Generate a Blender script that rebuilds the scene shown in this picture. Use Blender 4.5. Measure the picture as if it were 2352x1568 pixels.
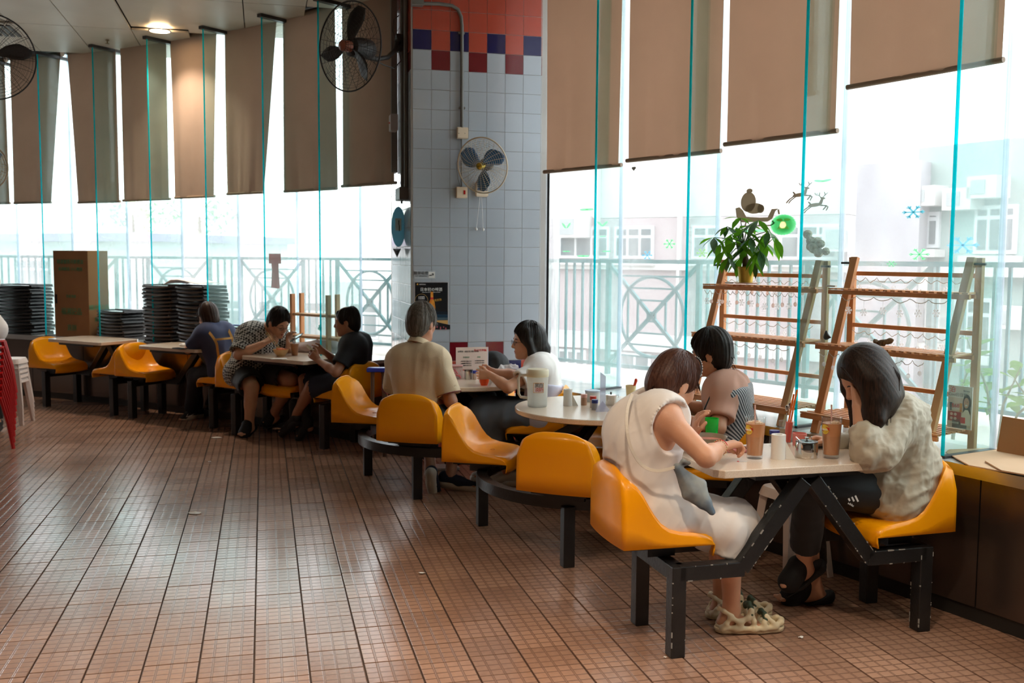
import bpy, bmesh, math, random
import numpy as np
from mathutils import Vector, Matrix
random.seed(7); np.random.seed(7)
for o in list(bpy.data.objects): bpy.data.objects.remove(o)
SC = bpy.context.scene
COL = SC.collection
# ---------------------------------------------------------------- camera
FPX = 2287.0; EYE = 1.6; PITCH = math.atan(190/2287.0); ROLL = math.radians(0.4)
_f = np.array([0, math.cos(PITCH), -math.sin(PITCH)]); _r0 = np.array([1., 0, 0]); _u0 = np.cross(_r0, _f)
_r = _r0*math.cos(ROLL)+_u0*math.sin(ROLL); _u = _u0*math.cos(ROLL)-_r0*math.sin(ROLL)
EYEP = np.array([0, 0, EYE])
def ray(x, y): return _f+_r*(x-1176)/FPX-_u*(y-784)/FPX
def G(x, y, z=0.0):
    d = ray(x, y); t = (z-EYE)/d[2]; return EYEP+d*t
def A(x, y, Y):
    d = ray(x, y); return EYEP+d*Y/d[1]
cam = bpy.data.cameras.new('camera'); camo = bpy.data.objects.new('camera', cam); COL.objects.link(camo)
cam.sensor_width = 36; cam.lens = FPX/2352*36; cam.clip_start = .05; cam.clip_end = 300
camo.matrix_world = Matrix(((_r[0], _u[0], -_f[0], 0), (_r[1], _u[1], -_f[1], 0), (_r[2], _u[2], -_f[2], EYE), (0, 0, 0, 1)))
cam.dof.use_dof = True; cam.dof.focus_distance = 4.8; cam.dof.aperture_fstop = 4.0
SC.camera = camo
# ---------------------------------------------------------------- world, view, area lights
W = bpy.data.worlds.new('overcast_sky'); SC.world = W; W.use_nodes = True
bg = W.node_tree.nodes['Background']; bg.inputs[0].default_value = (.93, .97, 1, 1); bg.inputs[1].default_value = 4.6
SC.view_settings.view_transform = 'Standard'; SC.view_settings.look = 'None'
SC.view_settings.exposure = 0.12; SC.view_settings.gamma = 1.0; SC.view_settings.use_curve_mapping = False
LAMP_W = 30.0
# ---------------------------------------------------------------- materials
MATS = {}
def srgb(r, g, b):
    f = lambda c: (c/255/12.92) if c/255 <= .04045 else ((c/255+.055)/1.055)**2.4
    return (f(r), f(g), f(b))
def nd(m, t, **k):
    n = m.node_tree.nodes.new(t)
    for a, b in k.items(): setattr(n, a, b)
    return n
def mat(name, col=(.5, .5, .5), rough=.5, metal=0., spec=.5, trans=0., coat=0., sss=0., noise=None, bump=None, alpha=1, ior=1.5, emit=None, sheen=0):
    """col linear. noise=(scale, amount, second colour); bump=(scale, strength[, stretch vec])"""
    if name in MATS: return MATS[name]
    m = bpy.data.materials.new(name); m.use_nodes = True; MATS[name] = m
    b = m.node_tree.nodes['Principled BSDF']; L = m.node_tree.links.new
    b.inputs['Base Color'].default_value = (*col, 1); b.inputs['Roughness'].default_value = rough
    b.inputs['Metallic'].default_value = metal; b.inputs['Specular IOR Level'].default_value = spec
    b.inputs['Transmission Weight'].default_value = trans; b.inputs['Coat Weight'].default_value = coat; b.inputs['Coat Roughness'].default_value = .08
    b.inputs['IOR'].default_value = ior; b.inputs['Alpha'].default_value = alpha; b.inputs['Sheen Weight'].default_value = sheen
    if sss: b.inputs['Subsurface Weight'].default_value = sss; b.inputs['Subsurface Radius'].default_value = (.02, .008, .004); b.inputs['Subsurface Scale'].default_value = .5
    if emit: b.inputs['Emission Color'].default_value = (*emit[0], 1); b.inputs['Emission Strength'].default_value = emit[1]
    if noise or bump: tc = nd(m, 'ShaderNodeTexCoord')
    if noise:
        mp = nd(m, 'ShaderNodeMapping'); L(tc.outputs['Object'], mp.inputs[0])
        if len(noise) > 3: mp.inputs['Scale'].default_value = noise[3]
        n = nd(m, 'ShaderNodeTexNoise'); n.inputs['Scale'].default_value = noise[0]; n.inputs['Detail'].default_value = 5
        L(mp.outputs[0], n.inputs['Vector'])
        cr = nd(m, 'ShaderNodeMapRange'); cr.inputs[1].default_value = .35; cr.inputs[2].default_value = .65; cr.inputs[4].default_value = noise[1]
        L(n.outputs[0], cr.inputs[0])
        mx = nd(m, 'ShaderNodeMix', data_type='RGBA'); mx.inputs[6].default_value = (*col, 1); mx.inputs[7].default_value = (*noise[2], 1)
        L(cr.outputs[0], mx.inputs[0]); L(mx.outputs[2], b.inputs['Base Color'])
    if bump:
        mp = nd(m, 'ShaderNodeMapping'); L(tc.outputs['Object'], mp.inputs[0])
        if len(bump) > 2: mp.inputs['Scale'].default_value = bump[2]
        n = nd(m, 'ShaderNodeTexNoise'); n.inputs['Scale'].default_value = bump[0]; n.inputs['Detail'].default_value = 3
        L(mp.outputs[0], n.inputs['Vector'])
        bp = nd(m, 'ShaderNodeBump'); bp.inputs['Strength'].default_value = bump[1]; bp.inputs['Distance'].default_value = .01
        L(n.outputs[0], bp.inputs['Height']); L(bp.outputs[0], b.inputs['Normal'])
    return m
def glassy(name, tint, haze=.0, hazecol=(1, 1, 1), rough=0.0, refl=.5):
    """thin sheet glass: tinted see-through + film that scatters (dirt, and painted glare on the panes) + fresnel mirror"""
    m = bpy.data.materials.new(name); m.use_nodes = True; MATS[name] = m; nt = m.node_tree; nt.nodes.clear(); L = nt.links.new
    out = nd(m, 'ShaderNodeOutputMaterial'); tr = nd(m, 'ShaderNodeBsdfTransparent'); tr.inputs[0].default_value = (*tint, 1)
    df = nd(m, 'ShaderNodeBsdfDiffuse'); df.inputs[0].default_value = (*hazecol, 1)
    tl = nd(m, 'ShaderNodeBsdfTranslucent'); tl.inputs[0].default_value = (*hazecol, 1)
    gl = nd(m, 'ShaderNodeBsdfGlossy'); gl.inputs['Roughness'].default_value = rough
    a = nd(m, 'ShaderNodeMixShader'); a.inputs[0].default_value = .5; L(df.outputs[0], a.inputs[1]); L(tl.outputs[0], a.inputs[2])
    tc = nd(m, 'ShaderNodeTexCoord'); n = nd(m, 'ShaderNodeTexNoise'); n.inputs['Scale'].default_value = 2.2; n.inputs['Detail'].default_value = 6
    L(tc.outputs['Object'], n.inputs['Vector'])
    mr = nd(m, 'ShaderNodeMapRange'); mr.inputs[1].default_value = .3; mr.inputs[2].default_value = .7; mr.inputs[3].default_value = haze*.55; mr.inputs[4].default_value = haze*1.45; L(n.outputs[0], mr.inputs[0])
    b = nd(m, 'ShaderNodeMixShader'); L(mr.outputs[0], b.inputs[0]); L(tr.outputs[0], b.inputs[1]); L(a.outputs[0], b.inputs[2])
    lw = nd(m, 'ShaderNodeLayerWeight'); lw.inputs[0].default_value = .5; pw = nd(m, 'ShaderNodeMath', operation='POWER'); pw.inputs[1].default_value = 5; L(lw.outputs['Facing'], pw.inputs[0]); mu = nd(m, 'ShaderNodeMath', operation='MULTIPLY_ADD'); mu.inputs[1].default_value = .6*refl; mu.inputs[2].default_value = .045*refl; L(pw.outputs[0], mu.inputs[0])
    c = nd(m, 'ShaderNodeMixShader'); L(mu.outputs[0], c.inputs[0]); L(b.outputs[0], c.inputs[1]); L(gl.outputs[0], c.inputs[2]); L(c.outputs[0], out.inputs[0])
    return m
def cloth_through(name, col, tcol, t=.5, bump=None):
    """fabric that lets some light through"""
    m = bpy.data.materials.new(name); m.use_nodes = True; MATS[name] = m; nt = m.node_tree; nt.nodes.clear(); L = nt.links.new
    out = nd(m, 'ShaderNodeOutputMaterial'); d = nd(m, 'ShaderNodeBsdfDiffuse'); d.inputs[0].default_value = (*col, 1)
    tl = nd(m, 'ShaderNodeBsdfTranslucent'); tl.inputs[0].default_value = (*tcol, 1)
    a = nd(m, 'ShaderNodeMixShader'); a.inputs[0].default_value = t; L(d.outputs[0], a.inputs[1]); L(tl.outputs[0], a.inputs[2]); L(a.outputs[0], out.inputs[0])
    tc = nd(m, 'ShaderNodeTexCoord'); n = nd(m, 'ShaderNodeTexNoise'); n.inputs['Scale'].default_value = 3; n.inputs['Detail'].default_value = 6; L(tc.outputs['Object'], n.inputs['Vector'])
    mx = nd(m, 'ShaderNodeMix', data_type='RGBA'); mx.inputs[6].default_value = (*[c*.85 for c in col], 1); mx.inputs[7].default_value = (*[min(1, c*1.12) for c in col], 1)
    L(n.outputs[0], mx.inputs[0]); L(mx.outputs[2], d.inputs[0])
    return m
# ---------------------------------------------------------------- mesh builder
def tag(o, label=None, cat=None, group=None, kind=None):
    if label: o['label'] = label
    if cat: o['category'] = cat
    if group: o['group'] = group
    if kind: o['kind'] = kind
    return o
def empty(name, loc=(0, 0, 0), rz=0, parent=None):
    o = bpy.data.objects.new(name, None); COL.objects.link(o); o.location = loc; o.rotation_euler = (0, 0, rz); o.empty_display_size = .1
    if parent: o.parent = parent
    return o
def V3(p): return np.asarray(p, float)
def frame(d, up=(0, 0, 1)):
    d = V3(d)/np.linalg.norm(d); u = V3(up)
    if abs(d@u) > .98: u = np.array([0, 1., 0])
    s = np.cross(d, u); s /= np.linalg.norm(s); return d, s, np.cross(s, d)
class MB:
    def __init__(s): s.v = []; s.f = []
    def add(s, v, f):
        n = len(s.v); s.v += [tuple(map(float, p)) for p in v]; s.f += [tuple(i+n for i in q) for q in f]; return s
    def box(s, c, size, rz=0, R=None, ch=0):
        c = V3(c); h = V3(size)/2
        if R is None: R = np.array([[math.cos(rz), -math.sin(rz), 0], [math.sin(rz), math.cos(rz), 0], [0, 0, 1]])
        if ch:
            v = []; 
            for z, k in ((-h[2], 1), (-h[2]+ch, 0), (h[2]-ch, 0), (h[2], 1)):
                q = ch*k
                v += [(-h[0]+q, -h[1]+q, z), (h[0]-q, -h[1]+q, z), (h[0]-q, h[1]-q, z), (-h[0]+q, h[1]-q, z)]
            f = [(3, 2, 1, 0), (12, 13, 14, 15)]
            for l in range(3):
                for i in range(4): j = (i+1) % 4; f.append((l*4+i, l*4+j, l*4+4+j, l*4+4+i))
            return s.add([c+R@V3(p) for p in v], f)
        v = [c+R@(h*V3(k)) for k in ((-1, -1, -1), (1, -1, -1), (1, 1, -1), (-1, 1, -1), (-1, -1, 1), (1, -1, 1), (1, 1, 1), (-1, 1, 1))]
        return s.add(v, [(3, 2, 1, 0), (4, 5, 6, 7), (0, 1, 5, 4), (1, 2, 6, 5), (2, 3, 7, 6), (3, 0, 4, 7)])
    def bar(s, a, b, w, h, up=(0, 0, 1)):
        a = V3(a); b = V3(b); d, sd, u = frame(b-a, up); c = (a+b)/2
        return s.box(c, (np.linalg.norm(b-a), w, h), R=np.array([d, sd, u]).T)
    def tube(s, pts, r, n=8, cap=True, closed=False):
        pts = [V3(p) for p in pts]; N = len(pts); rr = r if hasattr(r, '__len__') else [r]*N
        v = []; pu = None
        for i, p in enumerate(pts):
            a = pts[(i-1) % N] if (i or closed) else p; b = pts[(i+1) % N] if (i < N-1 or closed) else p
            d, sd, u = frame(b-a, (0, 0, 1) if pu is None else pu); pu = u
            for k in range(n):
                t = 2*math.pi*k/n; v.append(p+rr[i]*(math.cos(t)*sd+math.sin(t)*u))
        f = []
        for i in range(N if closed else N-1):
            j = (i+1) % N
            for k in range(n): l = (k+1) % n; f.append((i*n+k, j*n+k, j*n+l, i*n+l))
        if cap and not closed: f += [tuple(range(n)), tuple((N-1)*n+k for k in reversed(range(n)))]
        return s.add(v, f)
    def lathe(s, prof, c=(0, 0, 0), n=24, R=None, closed=False):
        c = V3(c); R = np.eye(3) if R is None else R; v = []; f = []
        for r, z in prof:
            for k in range(n): t = 2*math.pi*k/n; v.append(c+R@np.array([max(r, 1e-5)*math.cos(t), max(r, 1e-5)*math.sin(t), z]))
        m = len(prof)
        for i in range(m-1 if not closed else m):
            j = (i+1) % m
            for k in range(n): l = (k+1) % n; f.append((i*n+k, i*n+l, j*n+l, j*n+k))
        if not closed:
            if prof[0][0] > 1e-4: f.append(tuple(reversed(range(n))))
            if prof[-1][0] > 1e-4: f.append(tuple((m-1)*n+k for k in range(n)))
        return s.add(v, f)
    def prism(s, poly, z0, z1, R=None, c=(0, 0, 0)):
        c = V3(c); R = np.eye(3) if R is None else R; n = len(poly)
        v = [c+R@np.array([x, y, z0]) for x, y in poly]+[c+R@np.array([x, y, z1]) for x, y in poly]
        return s.add(v, [tuple(reversed(range(n))), tuple(range(n, 2*n))]+[(i, (i+1) % n, n+(i+1) % n, n+i) for i in range(n)])
    def grid(s, P):
        """P: array rows x cols x 3"""
        P = np.asarray(P); r, c = P.shape[:2]
        return s.add(P.reshape(-1, 3), [(i*c+j, i*c+j+1, (i+1)*c+j+1, (i+1)*c+j) for i in range(r-1) for j in range(c-1)])
    def sph(s, c, r, n=12, R=None):
        r = V3(r)*np.ones(3); m = n//2
        prof = [(math.sin(math.pi*i/m), -math.cos(math.pi*i/m)) for i in range(m+1)]
        q = MB(); q.lathe(prof, n=n); R = np.eye(3) if R is None else R
        return s.add([V3(c)+R@(r*V3(p)) for p in q.v], q.f)
    def build(s, name, m, parent=None, smooth=False, bevel=0, world=True):
        me = bpy.data.meshes.new(name); me.from_pydata(s.v, [], s.f); me.update()
        bm = bmesh.new(); bm.from_mesh(me); bmesh.ops.recalc_face_normals(bm, faces=bm.faces); bm.to_mesh(me); bm.free()
        if smooth:
            for p in me.polygons: p.use_smooth = True
            try: me.set_sharp_from_angle(angle=math.radians(smooth if smooth is not True else 40))
            except Exception: pass
        me.materials.append(m); o = bpy.data.objects.new(name, me); COL.objects.link(o)
        if parent:
            o.parent = parent
            if world: o.matrix_parent_inverse = pm(parent).inverted()
        if bevel:
            b = o.modifiers.new('b', 'BEVEL'); b.width = bevel; b.segments = 2; b.limit_method = 'ANGLE'
        return o
def pm(p):
    M = Matrix.Translation(p.location) @ Matrix.Rotation(p.rotation_euler.z, 4, 'Z')
    if p.parent: M = pm(p.parent) @ p.matrix_parent_inverse @ M
    return M
def linked(name, mesh, parent, loc=(0, 0, 0), rz=0, m=None):
    o = bpy.data.objects.new(name, mesh); COL.objects.link(o); o.parent = parent; o.location = loc; o.rotation_euler = (0, 0, rz); return o
def kids(o): return [c for c in bpy.data.objects if c.parent == o]
def copy_tree(o, parent=None):
    c = o.copy(); COL.objects.link(c)
    if parent: c.parent = parent
    for ch in kids(o): copy_tree(ch, c)
    return c
def text(s, name, m, size, M, parent=None, extrude=.0006, align='CENTER'):
    """lettering as thin solid on plane M (4x4 Matrix): x right, y up, z out"""
    cu = bpy.data.curves.new(name, 'FONT'); cu.body = s; cu.size = size; cu.extrude = extrude; cu.align_x = align; cu.align_y = 'CENTER'; cu.resolution_u = 2
    t = bpy.data.objects.new(name, cu); COL.objects.link(t); dg = bpy.context.evaluated_depsgraph_get()
    me = bpy.data.meshes.new_from_object(t.evaluated_get(dg)); bpy.data.objects.remove(t)
    me.transform(M); me.materials.clear(); me.materials.append(m); o = bpy.data.objects.new(name, me); COL.objects.link(o)
    if parent: o.parent = parent; o.matrix_parent_inverse = pm(parent).inverted()
    return o
def plane_M(o, right, up):
    r = V3(right)/np.linalg.norm(right); u = V3(up); u = u-r*(u@r); u /= np.linalg.norm(u); z = np.cross(r, u)
    return Matrix(((r[0], u[0], z[0], o[0]), (r[1], u[1], z[1], o[1]), (r[2], u[2], z[2], o[2]), (0, 0, 0, 1)))
# ---------------------------------------------------------------- layout: curved window wall is an arc around CC
CC = np.array([-12.27, -3.71])
def P(a, r, z=0.): t = math.radians(a); return np.array([CC[0]+r*math.cos(t), CC[1]+r*math.sin(t), z])
RG = 16.83; SILL = .70; CEIL = 3.82; RS = 16.43; TERR = .5
GA = math.radians(14.0)   # floor grid turn
GE = np.array([math.cos(GA), math.sin(GA), 0]); GN = np.array([-math.sin(GA), math.cos(GA), 0])
# colours
tealm = (.02, .42, .45)
M_white = mat('white_plastic', (.75, .74, .7), .35)
M_black = mat('black_paint', (.012, .012, .013), .32, noise=(9, .25, (.035, .033, .03)), bump=(60, .15))
M_steel = mat('brushed_steel', (.55, .54, .52), .28, metal=1, bump=(40, .1, (1, 1, 30)))
M_darksteel = mat('dark_steel_cladding', (.17, .13, .11), .24, metal=.8, noise=(2.5, .35, (.11, .085, .07)), bump=(30, .03, (1, 1, 12)))
M_yellow = mat('yellow_plastic', (1.0, .375, .001), .3, coat=.12, spec=.35, noise=(7, .25, (.95, .33, .001)), bump=(5, .04))
M_chip = mat('chipped_paint', (.33, .31, .28), .6)
M_table = mat('speckled_stone_top', srgb(234, 216, 196), .22, coat=.2, noise=(260, .5, srgb(196, 172, 148)))
M_wood = mat('pine_wood', srgb(212, 150, 96), .5, noise=(14, .5, srgb(192, 122, 70), (1, 1, .15)))
M_woodgrey = mat('greyed_wood', srgb(206, 164, 118), .6, noise=(14, .6, srgb(184, 136, 92), (1, 1, .15)))  # greyer pine copy, with the glass fin's tint put into its colour
M_card = mat('cardboard', srgb(170, 122, 82), .85, noise=(6, .3, srgb(150, 105, 70)))
M_cardlight = mat('cardboard_light', srgb(214, 180, 146), .85, noise=(6, .3, srgb(196, 160, 126)))
M_teal = mat('teal_paint', srgb(38, 108, 112), .5, noise=(20, .4, srgb(60, 130, 132)))
M_paper = mat('white_paper', (.82, .8, .76), .7)
M_black_pl = mat('black_plastic', (.012, .012, .014), .35, coat=.1)
M_grey = mat('grey_paint', srgb(112, 110, 104), .45)
M_red = mat('red_plastic', (.62, .012, .012), .3, coat=.2)
M_whitestool = mat('white_stool_plastic', srgb(226, 208, 198), .35)
# ================================================================ FLOOR
def hall_poly(r):
    pts = [P(a, r) for a in np.linspace(76, 14, 40)]; pts = [(max(p[0], -13.4), p[1]) for p in pts]
    return [(-13.4, -8.3), (-13.4, pts[0][1])]+pts+[(8.4, pts[-1][1]), (8.4, -8.3)]
floor = MB(); floor.prism(hall_poly(RS+.3), -.1, -.01)
_c = V3((-.792, 7.92, 0))+GE*.5+GN*.3; floor.box((_c[0], _c[1], -.055), (1.8, 2.2, .089), rz=GA); floor = tag(floor.build('floor', mat('grout', srgb(100, 86, 78), .8)), kind='structure')
def floor_material():
    m = bpy.data.materials.new('terracotta_tile'); m.use_nodes = True; L = m.node_tree.links.new; b = m.node_tree.nodes['Principled BSDF']
    uv = nd(m, 'ShaderNodeUVMap'); uv.uv_map = 'UVMap'; sx = nd(m, 'ShaderNodeSeparateXYZ'); L(uv.outputs[0], sx.inputs[0])
    def M(op, a, bb=None, c=None):
        n = nd(m, 'ShaderNodeMath', operation=op)
        for i, q in enumerate((a, bb, c)):
            if q is None: continue
            if isinstance(q, (int, float)): n.inputs[i].default_value = q
            else: L(q, n.inputs[i])
        return n.outputs[0]
    def cell(o, n, gap):
        fr = M('FRACT', M('MULTIPLY', o, float(n))); d = M('ABSOLUTE', M('SUBTRACT', fr, .5))      # 0 centre .5 edge
        mr = nd(m, 'ShaderNodeMapRange'); mr.interpolation_type = 'SMOOTHSTEP'; mr.inputs[1].default_value = .5-gap; mr.inputs[2].default_value = .5-gap*.45; mr.inputs[3].default_value = 1; mr.inputs[4].default_value = 0; L(d, mr.inputs[0]); return mr.outputs[0], d
    cx, dx = cell(sx.outputs[0], 4, .13); cy, dy = cell(sx.outputs[1], 4, .10)
    h = M('MULTIPLY', cx, cy)
    # raised rib in the middle of the wide joint between cell columns
    rib = nd(m, 'ShaderNodeMapRange'); rib.inputs[1].default_value = .455; rib.inputs[2].default_value = .48; L(dx, rib.inputs[0])
    hh = M('ADD', h, M('MULTIPLY', rib.outputs[0], .7))
    geo = nd(m, 'ShaderNodeNewGeometry'); tc = nd(m, 'ShaderNodeTexCoord')
    n1 = nd(m, 'ShaderNodeTexNoise'); n1.inputs['Scale'].default_value = .9; n1.inputs['Detail'].default_value = 8; L(geo.outputs['Position'], n1.inputs['Vector'])
    n2 = nd(m, 'ShaderNodeTexNoise'); n2.inputs['Scale'].default_value = 45; n2.inputs['Detail'].default_value = 4; L(geo.outputs['Position'], n2.inputs['Vector'])
    oi = nd(m, 'ShaderNodeAttribute'); oi.attribute_name = 'tone'
    t = M('ADD', M('MULTIPLY', n1.outputs[0], .8), M('MULTIPLY', n2.outputs[0], .35)); t = M('ADD', t, M('MULTIPLY', oi.outputs['Fac'], .35))
    cr = nd(m, 'ShaderNodeValToRGB'); L(t, cr.inputs[0])
    e = cr.color_ramp.elements; e[0].position = .35; e[0].color = (*srgb(134, 100, 82), 1); e[1].position = 1.0; e[1].color = (*srgb(184, 144, 120), 1)
    gm = nd(m, 'ShaderNodeMix', data_type='RGBA'); gm.inputs[6].default_value = (*srgb(126, 96, 80), 1); L(cr.outputs[0], gm.inputs[7]); L(M('MINIMUM', hh, 1.0), gm.inputs[0]); 
    # brown food stains
    n3 = nd(m, 'ShaderNodeTexNoise'); n3.inputs['Scale'].default_value = 1.7; n3.inputs['Detail'].default_value = 9; n3.inputs['Roughness'].default_value = .7; L(geo.outputs['Position'], n3.inputs['Vector'])
    st = nd(m, 'ShaderNodeMapRange'); st.inputs[1].default_value = .68; st.inputs[2].default_value = .76; st.inputs[4].default_value = .55; L(n3.outputs[0], st.inputs[0])
    g2 = nd(m, 'ShaderNodeMix', data_type='RGBA'); L(gm.outputs[2], g2.inputs[6]); g2.inputs[7].default_value = (*srgb(105, 62, 38), 1); L(st.outputs[0], g2.inputs[0]); L(g2.outputs[2], b.inputs['Base Color'])
    bp = nd(m, 'ShaderNodeBump'); bp.inputs['Strength'].default_value = .25; bp.inputs['Distance'].default_value = .0018; L(M('ADD', hh, M('MULTIPLY', n2.outputs[0], .12)), bp.inputs['Height']); L(bp.outputs[0], b.inputs['Normal'])
    r = nd(m, 'ShaderNodeMapRange'); r.inputs[1].default_value = .3; r.inputs[2].default_value = .7; r.inputs[3].default_value = .15; r.inputs[4].default_value = .26; L(n1.outputs[0], r.inputs[0]); L(r.outputs[0], b.inputs['Roughness'])
    b.inputs['Specular IOR Level'].default_value = .6
    return m
M_tile = floor_material()
TW, TD = .210, .194; JG = .004
def tile_mesh(name, cells):
    """cells: list of (i,j); one chamfered tile each"""
    v = []; f = []; uv = []; tone = []
    for (i, j) in cells:
        if len(cells) == 1: ox = oy = 0.
        else: ox, oy = (i+.5)*TW-.057, (j+.5)*TD+3.789-20*TD+(.03*((i*7) % 3) if True else 0)
        a, b, c = (TW-JG)/2, (TD-JG)/2, .0015
        n = len(v); tz = random.uniform(-.0006, .0006)
        for (x, y, z) in ((-a, -b, -.006), (a, -b, -.006), (a, b, -.006), (-a, b, -.006), (-a+c, -b+c, tz), (a-c, -b+c, tz), (a-c, b-c, tz), (-a+c, b-c, tz)):
            v.append((ox+x, oy+y, z))
        q = [(4, 5, 6, 7), (0, 1, 5, 4), (1, 2, 6, 5), (2, 3, 7, 6), (3, 0, 4, 7)]
        f += [tuple(k+n for k in t) for t in q]
        for t in q:
            for k in t:
                x, y, z = v[n+k]; uv.append(((x-ox)/TW+.5, (y-oy)/TD+.5))
        tone += [random.random()]*5
    me = bpy.data.meshes.new(name); me.from_pydata(v, [], f); l = me.uv_layers.new(name='UVMap'); l.data.foreach_set('uv', np.array(uv, float).ravel())
    at = me.attributes.new('tone', 'FLOAT', 'FACE'); at.data.foreach_set('value', tone); me.materials.append(M_tile); me.update(); return me
def gridpos(i, j): return ((i+.5)*TW-.057), ((j+.5)*TD+3.789-20*TD+.03*((i*7) % 3))
cells = []
for i in range(-75, 45):
    for j in range(-2, 70):
        ex, ny = gridpos(i, j); p = GE*ex+GN*ny
        if p[1] < .3 or p[1] > 14: continue
        if np.hypot(*(p[:2]-CC)) > RS+.1 and not (abs(math.degrees(math.atan2(*(p[:2]-CC)[::-1]))-45) < 4 and np.hypot(*(p[:2]-CC)) < 17.1): continue
        dd = p-EYEP; w = dd@_f
        if w < .5: continue
        px, py = 1176+FPX*(dd@_r)/w, 784-FPX*(dd@_u)/w
        if -160 < px < 2520 and py < 1700: cells.append((-py, i, j))
cells.sort()
near = [c for c in cells if -c[0] < 1640][:300]
tmeshes = [tile_mesh('tile', [(0, 0)]) for _ in range(8)]
for k, (py, i, j) in enumerate(near):
    ex, ny = gridpos(i, j); p = GE*ex+GN*ny; linked('tile', tmeshes[k % 8], floor, p, GA)
rest = [(i, j) for py, i, j in cells if (py, i, j) not in set(near)]
me = tile_mesh('tile_field', rest); o = bpy.data.objects.new('tile_field', me); COL.objects.link(o); o.rotation_euler.z = GA; o.parent = floor; tag(o, kind='stuff')
# ================================================================ CEILING
ceil = MB(); ceil.prism(hall_poly(RG+.08), CEIL+.07, CEIL+.17); ceil = tag(ceil.build('ceiling', mat('ceiling_void', (.03, .03, .03), .9)), kind='structure')
M_ceil = mat('ceiling_panel_paint', srgb(208, 200, 186), .45, noise=(2, .4, srgb(186, 176, 160)))
for i in range(-24, 12):
    for j in range(-1, 9):
        e0 = -.147+.545*i; n0 = -.4+1.38*j+(.0 if i % 2 else .0); c = GE*(e0+.2725)+GN*(n0+.69)
        if np.hypot(*(c[:2]-CC)) > 17.1: continue
        m = MB(); z = CEIL+.012; poly = [(-.2675, -.685), (.2675, -.685), (.2675, .685), (-.2675, .685)]
        R = np.array([GE, GN, [0, 0, 1]]).T
        tilt = (i == -2 and j == 7)
        m.box((c[0], c[1], z+(.03 if tilt else 0)), (.536, 1.37, .02), R=R); m.build('ceiling_panel', M_ceil, ceil)
# walls of the hall that close it off behind the camera
M_hall = mat('hall_wall_paint', srgb(112, 100, 90), .6, noise=(3, .3, srgb(96, 84, 76)))
for nm, c, s in (('wall_back', (-3, -8.4, 1.9), (34, .2, 4)), ('wall_left', (-13.5, 3, 1.9), (.2, 23, 4)), ('wall_right', (8.5, -3.8, 1.9), (.2, 9.2, 4))):
    m = MB(); m.box(c, s); tag(m.build(nm, M_hall), kind='structure')
# ================================================================ SILL WALL (two curved stretches of steel-clad bench)
def arc_solid(r0, r1, z0, z1, a0, a1, n=16):
    m = MB(); g = []
    for k in range(n+1):
        a = a0+(a1-a0)*k/n; g.append([P(a, r0, z0), P(a, r1, z0), P(a, r1, z1), P(a, r0, z1), P(a, r0, z0)])
    m.grid(np.array(g)); nn = (n+1)*5; m.f += [(0, 1, 2, 3), (nn-5, nn-4, nn-3, nn-2)]; return m
M_silltop = mat('sill_stone', srgb(205, 208, 205), .2, coat=.3, noise=(5, .5, srgb(160, 165, 165)))
for nm, a0, a1 in (('wall_front_right', 20, 41.55), ('wall_front_left', 48.3, 74)):
    w = tag(arc_solid(RS+.02, RG+.12, 0, SILL-.03, a0, a1, 20).build(nm, mat('sill_core', (.1, .09, .08), .7)), kind='structure')
    n = int((a1-a0)/3.15)+1
    for k in range(n):   # cladding sheets with open joints
        s = a0+(a1-a0)*k/n; e = a0+(a1-a0)*(k+1)/n
        arc_solid(RS, RS+.02, .07, SILL-.04, s+.012, e-.012, 4).build('cladding_panel', M_darksteel, w, smooth=30)
    arc_solid(RS-.02, RG+.1, SILL-.03, SILL, a0, a1, 24).build('sill_top', M_silltop, w, smooth=30)
    arc_solid(RS-.025, RS-.02, SILL-.05, SILL+.002, a0, a1, 24).build('sill_edge', M_steel, w, smooth=30)
    b = arc_solid(RS+.01, RS+.03, 0, .07, a0, a1, 20).build('baseboard_'+nm.split('_')[-1], mat('dark_skirting', (.02, .018, .016), .5)); tag(b, kind='structure')
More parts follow.
